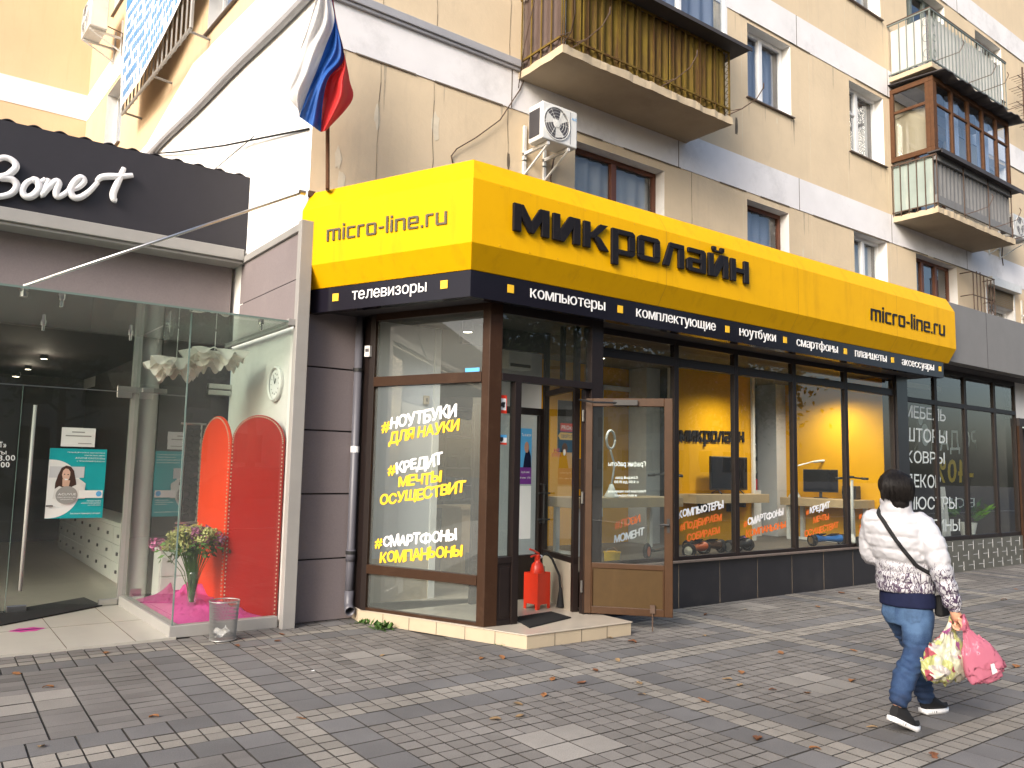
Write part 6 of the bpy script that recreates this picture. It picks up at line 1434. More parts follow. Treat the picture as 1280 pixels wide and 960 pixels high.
hoverboard(Vector((8.72, 7.25, .502)), R(-15), 'bronze', 'copper and black hoverboard in the middle behind the computer slogan')
hoverboard(Vector((9.28, 7.12, .502)), R(10), 'blackplastic', 'plain black hoverboard by the second window mullion')
hoverboard(Vector((9.62, 7.35, .502)), R(30), 'violet', 'violet hoverboard behind the smartphone slogan')
hoverboard(Vector((11.42, 7.1, .502)), R(-20), 'blue', 'bright blue hoverboard under the credit slogan')
# bucket
c = atz(765, 715, .505); o = thing('bucket', (c.x, 6.80, .5), 'small yellow bucket on the window base behind the open glass door', 'bucket'); bx = aty(765, 705, 6.8).x
m = MB(); m.smooth = False; m.lathe((bx, 6.80, .502), [(.001, 0), (.085, 0), (.095, .15), (.102, .15), (.102, .165), (.092, .165), (.082, .01), (.001, .01)], 26); m.build('body', M['squares'], o)
m = MB(); m.tube([(bx-.1, 6.8, .66), (bx-.07, 6.8, .70), (bx+.03, 6.8, .71), (bx+.1, 6.8, .66)], .004, 6); m.build('handle', M['steel'], o)
# service counter behind the corner window
o = thing('counter', (5.1, 8.9, FLZ), 'wooden service counter in the dark room behind the corner window', 'counter')
m = MB(); a = aty(578, 625, 8.8); b = aty(600, 625, 8.8); m.box(a.x, 6.2, 8.8, 9.3, FLZ, 1.05); m.build('body', M['wood'], o, bevel=.006); m = MB(); m.box(a.x-.05, 6.25, 8.75, 9.35, 1.05, 1.09); m.build('top', M['wood'], o)
o = thing('shelf_unit', (5.4, 10.9, FLZ), 'tall dark shelving in the room behind the corner window', 'shelves')
m = MB(); m.box(4.9, 7.6, 11.0, 11.3, FLZ, 2.6, 1)
for z in (.6, 1.1, 1.6, 2.1, 2.55): m.box(4.9, 7.6, 10.7, 11.0, z-.03, z, 0)
for x in (5.8, 6.7): m.box(x-.02, x+.02, 10.7, 11.0, FLZ, 2.6, 0)
m.build('board', [M['acdark'], M['intdark']], o); m = MB()
for z in (.6, 1.1, 1.6, 2.1):
    x = 4.95
    while x < 7.4:
        wd = rn.uniform(.1, .25); m.box(x, x+wd, 10.75, 10.98, z+.001, z+rn.uniform(.15, .34), rn.choice((0, 1, 1, 2, 3))); x += wd+.06
m.build('goods', [M['intgrey'], M['blackplastic'], M['acdark'], M['navy']], o)
# ceiling lamps that are lit in the shop
for k, (px, py) in enumerate(((757, 424), (706, 470))):
    pass
CL = [((7.2, 7.7), 'lit ceiling spot over the first desk in the electronics shop'), ((10.2, 7.55), 'lit ceiling spot washing the yellow wall lettering'), ((12.0, 7.5), 'lit ceiling spot near the yellow side wall'), ((5.2, 9.6), 'lit ceiling spot in the dark back room behind the corner window'), ((4.75, 7.2), 'lit ceiling spot in front of the pale wall behind the corner window')]
for k, ((x, y), lb) in enumerate(CL):
    o = thing('ceiling_spot', (x, y, 3.1), lb, 'lamp'); m = MB(); m.lathe((x, y, 3.06), [(.055, .0), (.06, .03), (.06, .12), (.001, .125)], 20); m.build('housing', M['blackplastic'], o)
    m = MB(); m.lathe((x, y, 3.065), [(.048, 0), (.001, 0)], 18); m.build('bulb', emit('lamp glow', (1, .85, .62), 12), o)
    ld = bpy.data.lights.new('spot_light', 'SPOT'); ld.spot_size = R(168); ld.spot_blend = 1.0; ld.energy = {0: 62, 1: 78, 2: 80, 3: 6, 4: 13}[k]; ld.color = (1, .92, .80) if k < 3 else (.95, .97, 1); ld.shadow_soft_size = .06
    lo = bpy.data.objects.new('light', ld); COL.objects.link(lo); lo.parent = o; lo.location = (0, 0, -.16)
# ================================================================== DOORSTEP
ex = thing('extinguisher_stand', (5.46, 6.76, FLZ), 'bright red metal stand box holding the fire extinguisher beside the doorway', 'stand')
T = Matrix.Translation((5.357, 6.665, FLZ)) @ Matrix.Rotation(R(12), 4, 'Z'); hb = .375; wx, wy = .21, .19; t = .006
m = MB(T)
for y in (0, wy-t): m.uzprism([(0, .06), (.0, hb), (wx, hb), (wx, .0), (wx-.035, 0), (wx-.05, .05), (.05, .05), (.035, 0), (0, 0)], y, y+t)
for x in (0, wx-t):
    m.box(x, x+t, t, wy-t, .055, hb); m.box(x, x+t, t, .035, 0, .055); m.box(x, x+t, wy-.035, wy-t, 0, .055)
m.box(t, wx-t, t, wy-t, .06, .066); m.build('box', M['firered'], ex)
fe = thing('fire_extinguisher', (5.45, 6.78, FLZ+.07), 'red fire extinguisher with black hose standing in the red box by the doorway', 'fire extinguisher')
T2 = T @ Matrix.Translation((wx/2, wy/2, .067)); m = MB(T2); m.smooth = True; m.lathe((0, 0, 0), [(.001, 0), (.07, .0), (.075, .02), (.075, .33), (.06, .39), (.03, .42), (.03, .44), (.001, .44)], 28); m.build('cylinder', M['firered'], fe)
m = MB(T2); m.lathe((0, 0, .44), [(.001, 0), (.028, 0), (.03, .05), (.001, .05)], 14); m.build('valve', M['firered'], fe, bevel=.004)
m = MB(T2); m.tube([(.02, 0, .47), (-.06, .0, .485), (-.11, .0, .475)], .010, 6); m.tube([(.02, 0, .50), (-.06, 0, .535), (-.13, 0, .555)], .011, 6); m.build('handle', M['firered'], fe)
m = MB(T2); m.lathe((.035, 0, .465), [(.02, 0), (.02, .03), (.001, .03)], 12, None, 'x'); m.build('gauge', M['white'], fe)
m = MB(); m.smooth = True; p0 = T2 @ Vector((.05, 0, .47)); hx, hy = 5.66, 6.655
m.tube([p0, p0+Vector((.08, -.01, .03)), (p0.x*.4+hx*.6, hy+.06, p0.z-.03), (hx-.01, hy+.01, .47), (hx-.005, hy, .36), (hx, hy, .30)], .013, 10); m.build('hose', M['rubber'], fe)
m = MB(); m.smooth = True; m.lathe((hx, hy, FLZ+.012), [(.044, 0), (.040, .015), (.018, .17), (.017, .2), (.001, .2)], 18); m.build('horn', M['rubber'], fe)
m = MB(); cs = [atz(*p, FLZ+.01)[:2] for p in ((641, 772), (690, 764.5), (714, 771.5), (662, 784))]; m.prism(cs, FLZ+.001, FLZ+.012, 0)
a, b, c, d = [Vector(q) for q in cs]
for k in range(1, 26):
    t = k/26; p, q = a+(b-a)*t, d+(c-d)*t; e = (q-p).normalized()*.0; n = Vector(((q-p).y, -(q-p).x)).normalized()*.003
    m.prism([(p+n)[:], (p-n)[:], (q-n)[:], (q+n)[:]], FLZ+.012, FLZ+.017, 0)
tag(m.build('doormat', M['rubber']), 'dark ribbed rubber doormat on the tiled doorstep', 'doormat')
# weeds at the step
def weed(px, py, sc, label, seed):
    rn = random.Random(seed); c = atz(px, py, 0); m = MB()
    for k in range(int(26*sc)):
        q = rn.uniform(0, 6.28); el = rn.uniform(.2, 1.3); t = Vector((math.cos(q)*math.cos(el), math.sin(q)*math.cos(el), math.sin(el))); l = rn.uniform(.04, .10)*sc; s = Vector((-math.sin(q), math.cos(q), 0))*l*.24
        p = Vector((c.x+rn.gauss(0, .05*sc), c.y+rn.gauss(0, .03*sc), .0))
        m.add([p, p+t*l*.45+s, p+t*l-Vector((0, 0, l*.2)), p+t*l*.45-s], [(0, 1, 2, 3)])
    tag(m.build('weed', M['leafgreen'], recalc=False), label, 'weed')
weed(455, 779, 1.0, 'small green weed at the left end of the tiled step by the downpipe', 1)
weed(470, 779, 1.0, 'low green weed growing between two others along the tiled step', 2)
weed(483, 785, 1.5, 'largest leafy green weed at the foot of the tiled step', 3)
weed(628, 807, .45, 'tiny green weed near the front corner of the tiled step', 4)
# ================================================================== FALLEN LEAVES
leafpx = [(20,843),(132,817),(192,897),(51,934),(60,860),(376,899),(619,900),(602,824),(627,823),(352,794),(347,802),(630,807),(772,826),(744,839),(727,855),(799,855),(802,869),(680,870),(647,881),(650,896),(879,877),(909,850),(926,842),(925,857),(947,925),(881,795),(790,803),(761,798),(882,769),(932,762),(691,850),(966,863),(1009,867),(1019,937),(976,817),(1090,910),(1065,852),(1167,946),(1255,750),(1270,737),(1052,742),(1075,749),(1067,814),(1022,759),(1270,834),(296,808),(478,820)]
def leaf_mesh(seed):
    rn = random.Random(seed); V = []; F = []; n = 12; curl = rn.uniform(.004, .02); lobes = rn.choice((0, 3, 5))
    for i in range(n+1):
        t = i/n; wv = .034*math.sin(math.pi*min(1, t*.96+.04))**.7*(1+.35*math.sin(t*lobes*3.1))
        for j in range(5):
            s = (j-2)/2; V.append(((t-.5)*.115, wv*s, .006+curl*s*s*(.4+.6*t)+.007*math.sin(t*5+seed)*(1-abs(s)*.3)+.008*math.sin(t*3.1)))
    for i in range(n):
        for j in range(4): F.append((i*5+j, i*5+j+1, i*5+j+6, i*5+j+5))
    me = bpy.data.meshes.new('fallen_leaf'); me.from_pydata(V, [], F); me.polygons.foreach_set('use_smooth', [True]*len(F)); me.update(); return me
lm = []
for k in range(6):
    me = leaf_mesh(k); me.materials.append(M[('leaf1', 'leaf2', 'leaf3')[k % 3]]); lm.append(me)
def where(px, py):
    if px < 300: return 'near the optician entrance'
    if px < 420: return 'on the paving near the waste basket'
    if px < 660 and py < 840: return 'at the foot of the tiled step'
    if px < 720: return 'on the paving in front of the doorstep'
    if py < 810 and px < 900: return 'under the open entrance door'
    if px < 960: return 'on the paving right of the doorstep'
    if px < 1100 and py > 780: return 'on the paving beside the walking woman'
    if py < 780: return 'near the dark shop plinth'
    return 'on the paving at the right edge'
rn = random.Random(12); seen = {}
for i, (px, py) in enumerate(leafpx):
    k = rn.randrange(6); tone = ('orange brown', 'pale tan', 'dark brown')[k % 3]
    if i == 2: k, tone = 0, 'orange brown'
    o = bpy.data.objects.new('fallen_leaf', lm[k]); COL.objects.link(o); c = atz(px, py, .0); o.location = (c.x, c.y, .001)
    o.rotation_euler = (rn.uniform(-.12, .12), rn.uniform(-.12, .12), rn.uniform(0, 6.28)); s = rn.uniform(.5, .82); o.scale = (s, s*rn.uniform(.8, 1.2), s)
    w_ = where(px, py)
    tag(o, '%s dry leaf lying %s' % (tone, w_), 'fallen leaf', '%s dry leaves %s' % (tone, w_))
m = MB(); c = atz(391, 839); m.add([(c.x-.012, c.y-.008, .003), (c.x+.012, c.y-.01, .004), (c.x+.014, c.y+.008, .008), (c.x-.01, c.y+.01, .004)], [(0, 1, 2, 3)]); tag(m.build('litter_scrap', M['paper'], recalc=False), 'tiny white paper scrap on the setts before the mauve wall', 'litter')
# ================================================================== PERSON walking to the right with bags
PX, PY = 5.40, 2.80
RX = -.17                                                   # world y of right side offsets is negative (she faces +x)
def J(px, py, Y): v = aty(px, py, Y); return v
head = Vector((5.325, 2.80, 1.505))
shR_, shL_ = Vector((5.395, 2.655, 1.285)), Vector((5.262, 2.945, 1.295))
elR, cuR = Vector((5.385, 2.555, 1.03)), Vector((5.43, 2.50, .785))
hipR, hipL = Vector((5.43, 2.725, .80)), Vector((5.46, 2.885, .80))
knR, anR = Vector((5.34, 2.71, .44)), Vector((5.105, 2.705, .185))
knL, anL = Vector((5.62, 2.85, .43)), Vector((5.625, 2.80, .115))
elL, cuL = Vector((5.375, 3.0, 1.05)), Vector((5.56, 2.93, 1.09))
TA = R(24)
# body: one continuous skin surface
m = MB()
m.ball(head+Vector((0, 0, .015)), .095, 20, 14, (1.0, .80, 1.22)); m.ball(head+Vector((.015, .03, -.055)), .072, 16, 10, (.95, .85, 1.0))
limb(m, [head+Vector((-.01, 0, -.06)), Vector((5.325, 2.8, 1.36)), Vector((5.33, 2.8, 1.28))], [.055, .052, .07])
fd = Vector((math.cos(R(62)), math.sin(R(62)), 0)); sdv = Vector((-fd.y, fd.x, 0))      # she looks at the windows
m.ball(head+fd*.098+Vector((0, 0, -.01)), .017, 10, 8, (1, 1, 1.5)); m.ball(head+fd*.075+Vector((0, 0, -.085)), .030, 10, 8)
m.ball(head+fd*.088+Vector((0, 0, -.055)), .018, 10, 8, (1, 1.3, .5))
for s in (1, -1): m.ball(head+sdv*.080*s-fd*.005+Vector((0, 0, -.01)), .022, 10, 8, (.9, .6, 1.4)); m.ball(head+sdv*.035*s+fd*.082+Vector((0, 0, .012)), .013, 8, 6)
torso(m, [(5.44, 2.80, .78, .145, .10), (5.43, 2.80, .90, .155, .11), (5.41, 2.80, 1.02, .13, .095), (5.37, 2.80, 1.18, .15, .10), (5.34, 2.80, 1.30, .14, .085), (5.33, 2.80, 1.35, .07, .06)], 24, TA)
limb(m, [shR_, elR, cuR], [.05, .042, .030]); limb(m, [shL_, elL, cuL], [.05, .042, .03])
limb(m, [hipR, knR, anR], [.085, .055, .04]); limb(m, [hipL, knL, anL], [.085, .055, .04])
# right hand closed round the bag handles
pc = Vector((5.445, 2.49, .705))
limb(m, [cuR, Vector((5.437, 2.495, .74)), pc+Vector((.01, 0, .005))], [.030, .030, .036], 12, 4)
for k in range(4):
    o_ = Vector((.045-.026*k, -.002, -.010-.004*k)); b0 = pc+o_+Vector((0, -.030, .006))
    limb(m, [b0, b0+Vector((.004, -.016, -.034)), b0+Vector((.003, .010, -.056)), b0+Vector((0, .034, -.045)), b0+Vector((0, .040, -.025))], [.0105, .0100, .0095, .009, .008], 8, 3)
limb(m, [pc+Vector((.028, .016, .016)), pc+Vector((.058, .004, -.008)), pc+Vector((.056, -.022, -.034))], [.0125, .0115, .009], 8, 3)
# left hand held up in front, lightly curled
lc = cuL+Vector((.055, -.025, .025)); limb(m, [cuL, lc], [.029, .034], 10, 3)
for k in range(4):
    b0 = lc+Vector((.022, .010-.018*k, .014-.006*k)); limb(m, [b0, b0+Vector((.034, -.004, .014)), b0+Vector((.052, -.012, .002)), b0+Vector((.050, -.016, -.016))], [.0098, .0093, .0086, .0078], 8, 3)
limb(m, [lc+Vector((-.01, .02, .012)), lc+Vector((.022, .028, .036)), lc+Vector((.044, .018, .036))], [.0115, .0105, .0085], 8, 3)
person = fuse(m, 'person', M['skin'], None, .0085, 3)
tag(person, 'woman in white puffer jacket and blue jeans walking away with shopping bags', 'person')
# hair
m = MB(); hd_ = head+Vector((-.012, -.004, .028)); back = -fd
m.ball(hd_, .109, 22, 16, (1.0, .92, 1.04)); m.ball(hd_+back*.026+Vector((0, 0, -.045)), .093, 18, 12, (1.0, 1.0, 1.0)); m.ball(hd_+back*.040+Vector((0, 0, -.105)), .066, 14, 10, (1, 1.05, .9))
hm = fuse(m, 'tmp_hair', M['hair'], person, .009, 3, lambda c, n: c + n*(.007*mnoise.noise(Vector((c.x*26, c.y*26, c.z*10)))+.005*mnoise.noise(Vector((c.x*85, c.y*85, c.z*16)))))
hm.name = 'hair'
b = bmesh.new(); b.from_mesh(hm.data)
kill = [v for v in b.verts if ((v.co-head).dot(fd) > .052 and v.co.z < head.z+.068) or v.co.z < head.z-.125]
bmesh.ops.delete(b, geom=kill, context='VERTS'); b.to_mesh(hm.data); b.free()
ms_ = MB(); rn = random.Random(9); ce = hd_+Vector((0, 0, -.012)); fq = math.atan2(fd.y, fd.x)   # strands combed from the crown
for k in range(1500):
    q = fq+rn.uniform(.62, 2*math.pi-.62); t1 = rn.uniform(1.5, 2.25); r_ = rn.uniform(.103, .111); qq = rn.gauss(0, .10); P_ = []
    for i in range(9):
        t = .12+(t1-.12)*i/8; w_ = q+qq*i/8+.03*math.sin(i*1.3+k); rr = r_*(1 if t < 1.57 else 1-.16*(t-1.57)**1.2); bk = back*(.022 if t > 1 else .022*t)
        P_.append(ce+bk+Vector((rr*.99*math.sin(min(t, 1.75))*math.cos(w_), rr*.97*math.sin(min(t, 1.75))*math.sin(w_), rr*1.02*math.cos(t) if t < 1.57 else -rr*1.42*(t-1.57))))
    ms_.tube(P_, [.0022]*7+[.0016, .0005], 3, cap=False)
for p in list(hm.data.vertices): pass
b = bmesh.new(); b.from_mesh(hm.data); off_ = wloc(person); vv = [b.verts.new(p-off_) for p in ms_.v]
for f in ms_.f: b.faces.new([vv[i] for i in f])
for f in b.faces: f.smooth = True
b.to_mesh(hm.data); b.free(); hm.data.update()
m = MB(); hc = head+Vector((-.062, -.098, -.012)); m.ball(hc, .017, 10, 6, (1.0, .55, .5)); m.ball(hc+Vector((.012, -.006, .004)), .012, 8, 6, (1.2, .6, .5)); m.build('hair_clip', pmat('turquoise clip', (.08, .55, .42), .3), person)
# jeans
m = MB()
torso(m, [(5.43, 2.805, .62, .140, .112), (5.435, 2.803, .68, .163, .124), (5.435, 2.80, .74, .166, .122), (5.43, 2.80, .80, .155, .112)])
m.ball((5.385, 2.722, .690), .078, 16, 12, (.85, 1, 1.05)); m.ball((5.392, 2.878, .690), .077, 16, 12, (.85, 1, 1.05))
hJ, hK = hipR+Vector((0, 0, -.11)), hipL+Vector((0, 0, -.11))
limb(m, [hJ, (hJ+knR)/2+Vector((-.008, -.004, 0)), knR, (knR+anR)/2+Vector((-.024, 0, .01)), anR+Vector((.012, 0, .015))], [.100, .092, .073, .073, .062], 18)
limb(m, [hK, (hK+knL)/2+Vector((.008, .004, 0)), knL, (knL+anL)/2+Vector((-.016, 0, .01)), anL+Vector((0, 0, .015))], [.098, .090, .072, .071, .062], 18)
def jd(c, n):
    w_ = .0032*math.sin(c.z*120+6*mnoise.noise(c*7))*(1.5 if abs(c.z-.43) < .09 or c.z < .27 else .35)
    return c+n*(w_+.004*mnoise.noise(c*16))
jm, t, bb = new_mat('blue denim'); N, L = t.nodes, t.links
geo = N.new('ShaderNodeNewGeometry'); n1 = N.new('ShaderNodeTexNoise'); n1.inputs['Scale'].default_value = 5; n1.inputs['Detail'].default_value = 5; L.new(geo.outputs['Position'], n1.inputs['Vector'])
wv = N.new('ShaderNodeTexNoise'); wv.inputs['Scale'].default_value = 260; L.new(geo.outputs['Position'], wv.inputs['Vector'])
cr_ = N.new('ShaderNodeValToRGB'); cr_.color_ramp.elements[0].position = .36; cr_.color_ramp.elements[0].color = (.006, .017, .050, 1); cr_.color_ramp.elements[1].position = .70; cr_.color_ramp.elements[1].color = (.046, .096, .185, 1)
e = cr_.color_ramp.elements.new(.5); e.color = (.011, .034, .092, 1)
ad = N.new('ShaderNodeMath'); ad.operation = 'MULTIPLY_ADD'; ad.inputs[1].default_value = .22; L.new(wv.outputs[0], ad.inputs[0]); 
sb = N.new('ShaderNodeMath'); sb.operation = 'SUBTRACT'; sb.inputs[1].default_value = .11; L.new(n1.outputs[0], sb.inputs[0]); L.new(sb.outputs[0], ad.inputs[2]); L.new(ad.outputs[0], cr_.inputs[0]); L.new(cr_.outputs[0], bb.inputs['Base Color']); bb.inputs['Roughness'].default_value = .85
jeans = fuse(m, 'jeans', jm, person, .010, 4, jd)
from mathutils.bvhtree import BVHTree
bt = BVHTree.FromPolygons([v.co.copy() for v in jeans.data.vertices], [tuple(p.vertices) for p in jeans.data.polygons])
def on_jeans(y, z, lift=.004):
    h = bt.ray_cast(Vector((4.5, y, z)), Vector((1, 0, 0))); return (h[0] if h[0] is not None else Vector((5.3, y, z)))-Vector((lift, 0, 0))
for yy in (2.712, 2.872):                                    # back pockets lie on the cloth
    m = MB(); m.smooth = True
    m.grid(lambda u, v: on_jeans(yy+(u-.5)*.105*(1-.12*(1-v)), .640+.095*v+(.022*abs(u-.5)*2 if v < .01 else 0)), 7, 7)
    m.build('pocket', pmat('worn denim', (.035, .075, .15), .85, scale=40, var=.3), jeans, recalc=False)
# navy top under the jacket
m = MB(); torso(m, [(5.435, 2.80, .735, .181, .139), (5.435, 2.80, .80, .180, .138), (5.42, 2.80, .95, .158, .118)]); fuse(m, 'undershirt', M['navy'], person, .010, 3)
# jacket
m = MB()
torso(m, [(5.425, 2.80, .830, .182, .140), (5.425, 2.80, .88, .188, .148), (5.41, 2.80, .96, .180, .142), (5.385, 2.80, 1.025, .162, .126), (5.37, 2.80, 1.09, .180, .140), (5.35, 2.80, 1.18, .190, .142), (5.335, 2.80, 1.26, .182, .132), (5.33, 2.80, 1.32, .145, .108), (5.325, 2.80, 1.355, .100, .085), (5.325, 2.80, 1.375, .088, .080)], 32, TA*.8)
torso(m, [(5.33, 2.80, 1.34, .100, .092), (5.325, 2.80, 1.39, .101, .094), (5.322, 2.80, 1.452, .098, .092)], 24)
limb(m, [shR_+Vector((0, .02, 0)), shR_+(elR-shR_)*.5+Vector((0, -.012, 0)), elR, elR+(cuR-elR)*.5, cuR], [.082, .080, .072, .066, .056], 18)
limb(m, [shL_+Vector((0, -.02, 0)), (shL_+elL)/2, elL, cuL], [.082, .08, .072, .058], 18)
def jk(c, n):
    seams = [.90, .965, 1.03, 1.115, 1.20, 1.285]
    d = min(abs(c.z+.02*mnoise.noise(Vector((c.x*4, c.y*4, 0)))-z) for z in seams) if abs(c.y-2.8) < .155 else abs(((c-shR_).length/.085) % 1-.5)*.085
    pf = -.008*math.exp(-(d/.012)**2)
    return c+n*(pf+.006*mnoise.noise(Vector((c.x*14, c.y*14, c.z*22)))+.004*mnoise.noise(c*38))
wm, t, bb = new_mat('white puffer nylon with branch print'); N, L = t.nodes, t.links
geo = N.new('ShaderNodeNewGeometry'); sx = N.new('ShaderNodeSeparateXYZ'); L.new(geo.outputs['Position'], sx.inputs[0])
mp = N.new('ShaderNodeMapping'); mp.inputs['Scale'].default_value = (1, 1, .42); L.new(geo.outputs['Position'], mp.inputs[0])
vo = N.new('ShaderNodeTexVoronoi'); vo.feature = 'DISTANCE_TO_EDGE'; vo.inputs['Scale'].default_value = 44; dn = N.new('ShaderNodeTexNoise'); dn.inputs['Scale'].default_value = 9; dn.inputs['Detail'].default_value = 6
L.new(mp.outputs[0], dn.inputs['Vector']); va = N.new('ShaderNodeVectorMath'); va.operation = 'MULTIPLY_ADD'; va.inputs[1].default_value = (.22, .22, .22); L.new(dn.outputs['Color'], va.inputs[0]); L.new(mp.outputs[0], va.inputs[2]); L.new(va.outputs[0], vo.inputs['Vector'])
zz = N.new('ShaderNodeMapRange'); zz.inputs[1].default_value = .86; zz.inputs[2].default_value = 1.06; zz.inputs[3].default_value = 1.0; zz.inputs[4].default_value = 0; L.new(sx.outputs[2], zz.inputs[0])
xx = N.new('ShaderNodeMapRange'); xx.inputs[1].default_value = 5.52; xx.inputs[2].default_value = 5.86; xx.inputs[3].default_value = 0; xx.inputs[4].default_value = 1.0; L.new(sx.outputs[0], xx.inputs[0])
mxx = N.new('ShaderNodeMath'); mxx.operation = 'MAXIMUM'; L.new(zz.outputs[0], mxx.inputs[0]); L.new(xx.outputs[0], mxx.inputs[1])
nb = N.new('ShaderNodeTexNoise'); nb.inputs['Scale'].default_value = 11; nb.inputs['Detail'].default_value = 4; L.new(geo.outputs['Position'], nb.inputs['Vector'])
mu = N.new('ShaderNodeMath'); mu.operation = 'MULTIPLY'; L.new(zz.outputs[0], mu.inputs[0]); L.new(nb.outputs[0], mu.inputs[1])
ms = N.new('ShaderNodeMath'); ms.operation = 'MULTIPLY'; ms.inputs[1].default_value = .27; L.new(mu.outputs[0], ms.inputs[0])
lt = N.new('ShaderNodeMath'); lt.operation = 'LESS_THAN'; L.new(vo.outputs['Distance'], lt.inputs[0]); L.new(ms.outputs[0], lt.inputs[1])
mc = N.new('ShaderNodeMix'); mc.data_type = 'RGBA'; mc.inputs[6].default_value = (.42, .42, .445, 1); mc.inputs[7].default_value = (.055, .035, .065, 1); L.new(lt.outputs[0], mc.inputs[0]); L.new(mc.outputs[2], bb.inputs['Base Color']); bb.inputs['Roughness'].default_value = .38
jacket = fuse(m, 'jacket', wm, person, .0105, 3, jk)
# shoes
def shoe(an, toe, name_, pitch):
    T = Matrix.Translation((0, 0, 0)); d = Vector((toe.x-an.x, toe.y-an.y, 0)).normalized(); side = Vector((-d.y, d.x, 0))
    heel = an-d*.045
    up_ = Vector((0, 0, 1)); L_ = .262
    def pt(t, s, z):
        # t along the foot from heel 0 to toe 1, pitched about the ball of the foot
        x = (t-.72)*L_; zz = z; c_, s_ = math.cos(pitch), math.sin(pitch)
        if t > .72: c_, s_ = 1, 0
        return toe_ball + d*(x*c_+zz*s_) + up_*(-x*s_*1.0+zz*c_) + side*s
    toe_ball = toe-d*(.28*L_); toe_ball.z = .0
    W = lambda t: .036*(.75+.45*math.sin(math.pi*min(1, t*.95+.08)))*(1 if t < .8 else max(.25, 1-((t-.8)/.22)**2*.8))
    m = MB(); m.smooth = True
    H = lambda t: .105-.02*t if t < .35 else max(.035, .098-.085*(t-.35)/.65)
    def upper(u, v):
        t = v; q = 2*math.pi*u; y = math.cos(q); z = math.sin(q)
        h = H(t); zc = .022+max(0, (z+1)/2)*h*(1 if z > 0 else .9)
        taper = 1-.45*max(0, (z+.2))
        return pt(t*.98+.01, W(t)*y*taper*.98, .02+h*(z*.5+.5))
    m.grid(upper, 20, 16, None, True)
    m.poly([upper(j/20, 0) for j in range(20)]); m.poly([upper(j/20, 1) for j in range(20)])
    so = m.build('shoe', M['rubber'], person)
    m = MB(); m.smooth = True
    n = 14; ring_ = [(i/n, W(i/n)*1.10) for i in range(n+1)]
    loop = [pt(t*1.02-.01, w_, .0) for t, w_ in ring_]+[pt(t*1.02-.01, -w_, .0) for t, w_ in ring_[::-1]]
    loop2 = [pt(t*1.02-.01, w_*1.0, .030-.008*t) for t, w_ in ring_]+[pt(t*1.02-.01, -w_*1.0, .030-.008*t) for t, w_ in ring_[::-1]]
    k = len(loop); m.add(loop+loop2, [tuple(range(k-1, -1, -1)), tuple(range(k, 2*k))]+[(i, (i+1) % k, k+(i+1) % k, k+i) for i in range(k)]); m.build('sole', M['white'], so)
    m = MB()
    for i in (2, 3, 4): m.add([pt(i*.07+.0, -W(i*.07)*1.115, .008), pt(i*.07+.045, -W(i*.07)*1.115, .008), pt(i*.07+.045, -W(i*.07)*1.115, .022), pt(i*.07, -W(i*.07)*1.115, .022)], [(0, 1, 2, 3)])
    m.build('sole_mark', M['rubber'], so, recalc=False)
shoe(anR, Vector((5.275, 2.665, 0)), 'r', R(24)); shoe(anL, Vector((5.865, 2.765, 0)), 'l', R(3))
# cross-body strap and small bag
sb_ = thing('shoulder_bag', (5.56, 2.58, .78), 'small black cross body bag worn by the walking woman at her right hip', 'bag')
m = MB(); m.smooth = True
jt = BVHTree.FromPolygons([v.co.copy() for v in jacket.data.vertices], [tuple(p.vertices) for p in jacket.data.polygons])
pts = []
for k in range(9):
    t = k/8; px_, py_ = 1098+(1147-1098)*t, 641+(708-641)*t+4*math.sin(math.pi*t)
    d = ray(px_, py_); h = jt.ray_cast(CAM, d.normalized()); q = (h[0] if h[0] is not None else aty(px_, py_, 2.7)) - d.normalized()*.010
    if k == 0: pts.append(q+Vector((.10, .03, .045)))
    pts.append(q)
pts.append(Vector((5.45, 2.60, .93))); pts.append(Vector((5.55, 2.62, .82)))
P = []
for i in range(len(pts)-1):
    p0, p1, p2, p3 = pts[max(0, i-1)], pts[i], pts[i+1], pts[min(len(pts)-1, i+2)]
    for t in (0, .25, .5, .75): P.append(.5*((2*p1)+(-p0+p2)*t+(2*p0-5*p1+4*p2-p3)*t*t+(-p0+3*p1-3*p2+p3)*t**3))
P.append(pts[-1]); m.tube(P, .013, 8); m.build('strap', M['rubber'], sb_)
m = MB(); m.box(5.50, 5.62, 2.60, 2.66, .68, .82); m.build('body', M['rubber'], sb_, bevel=.02)
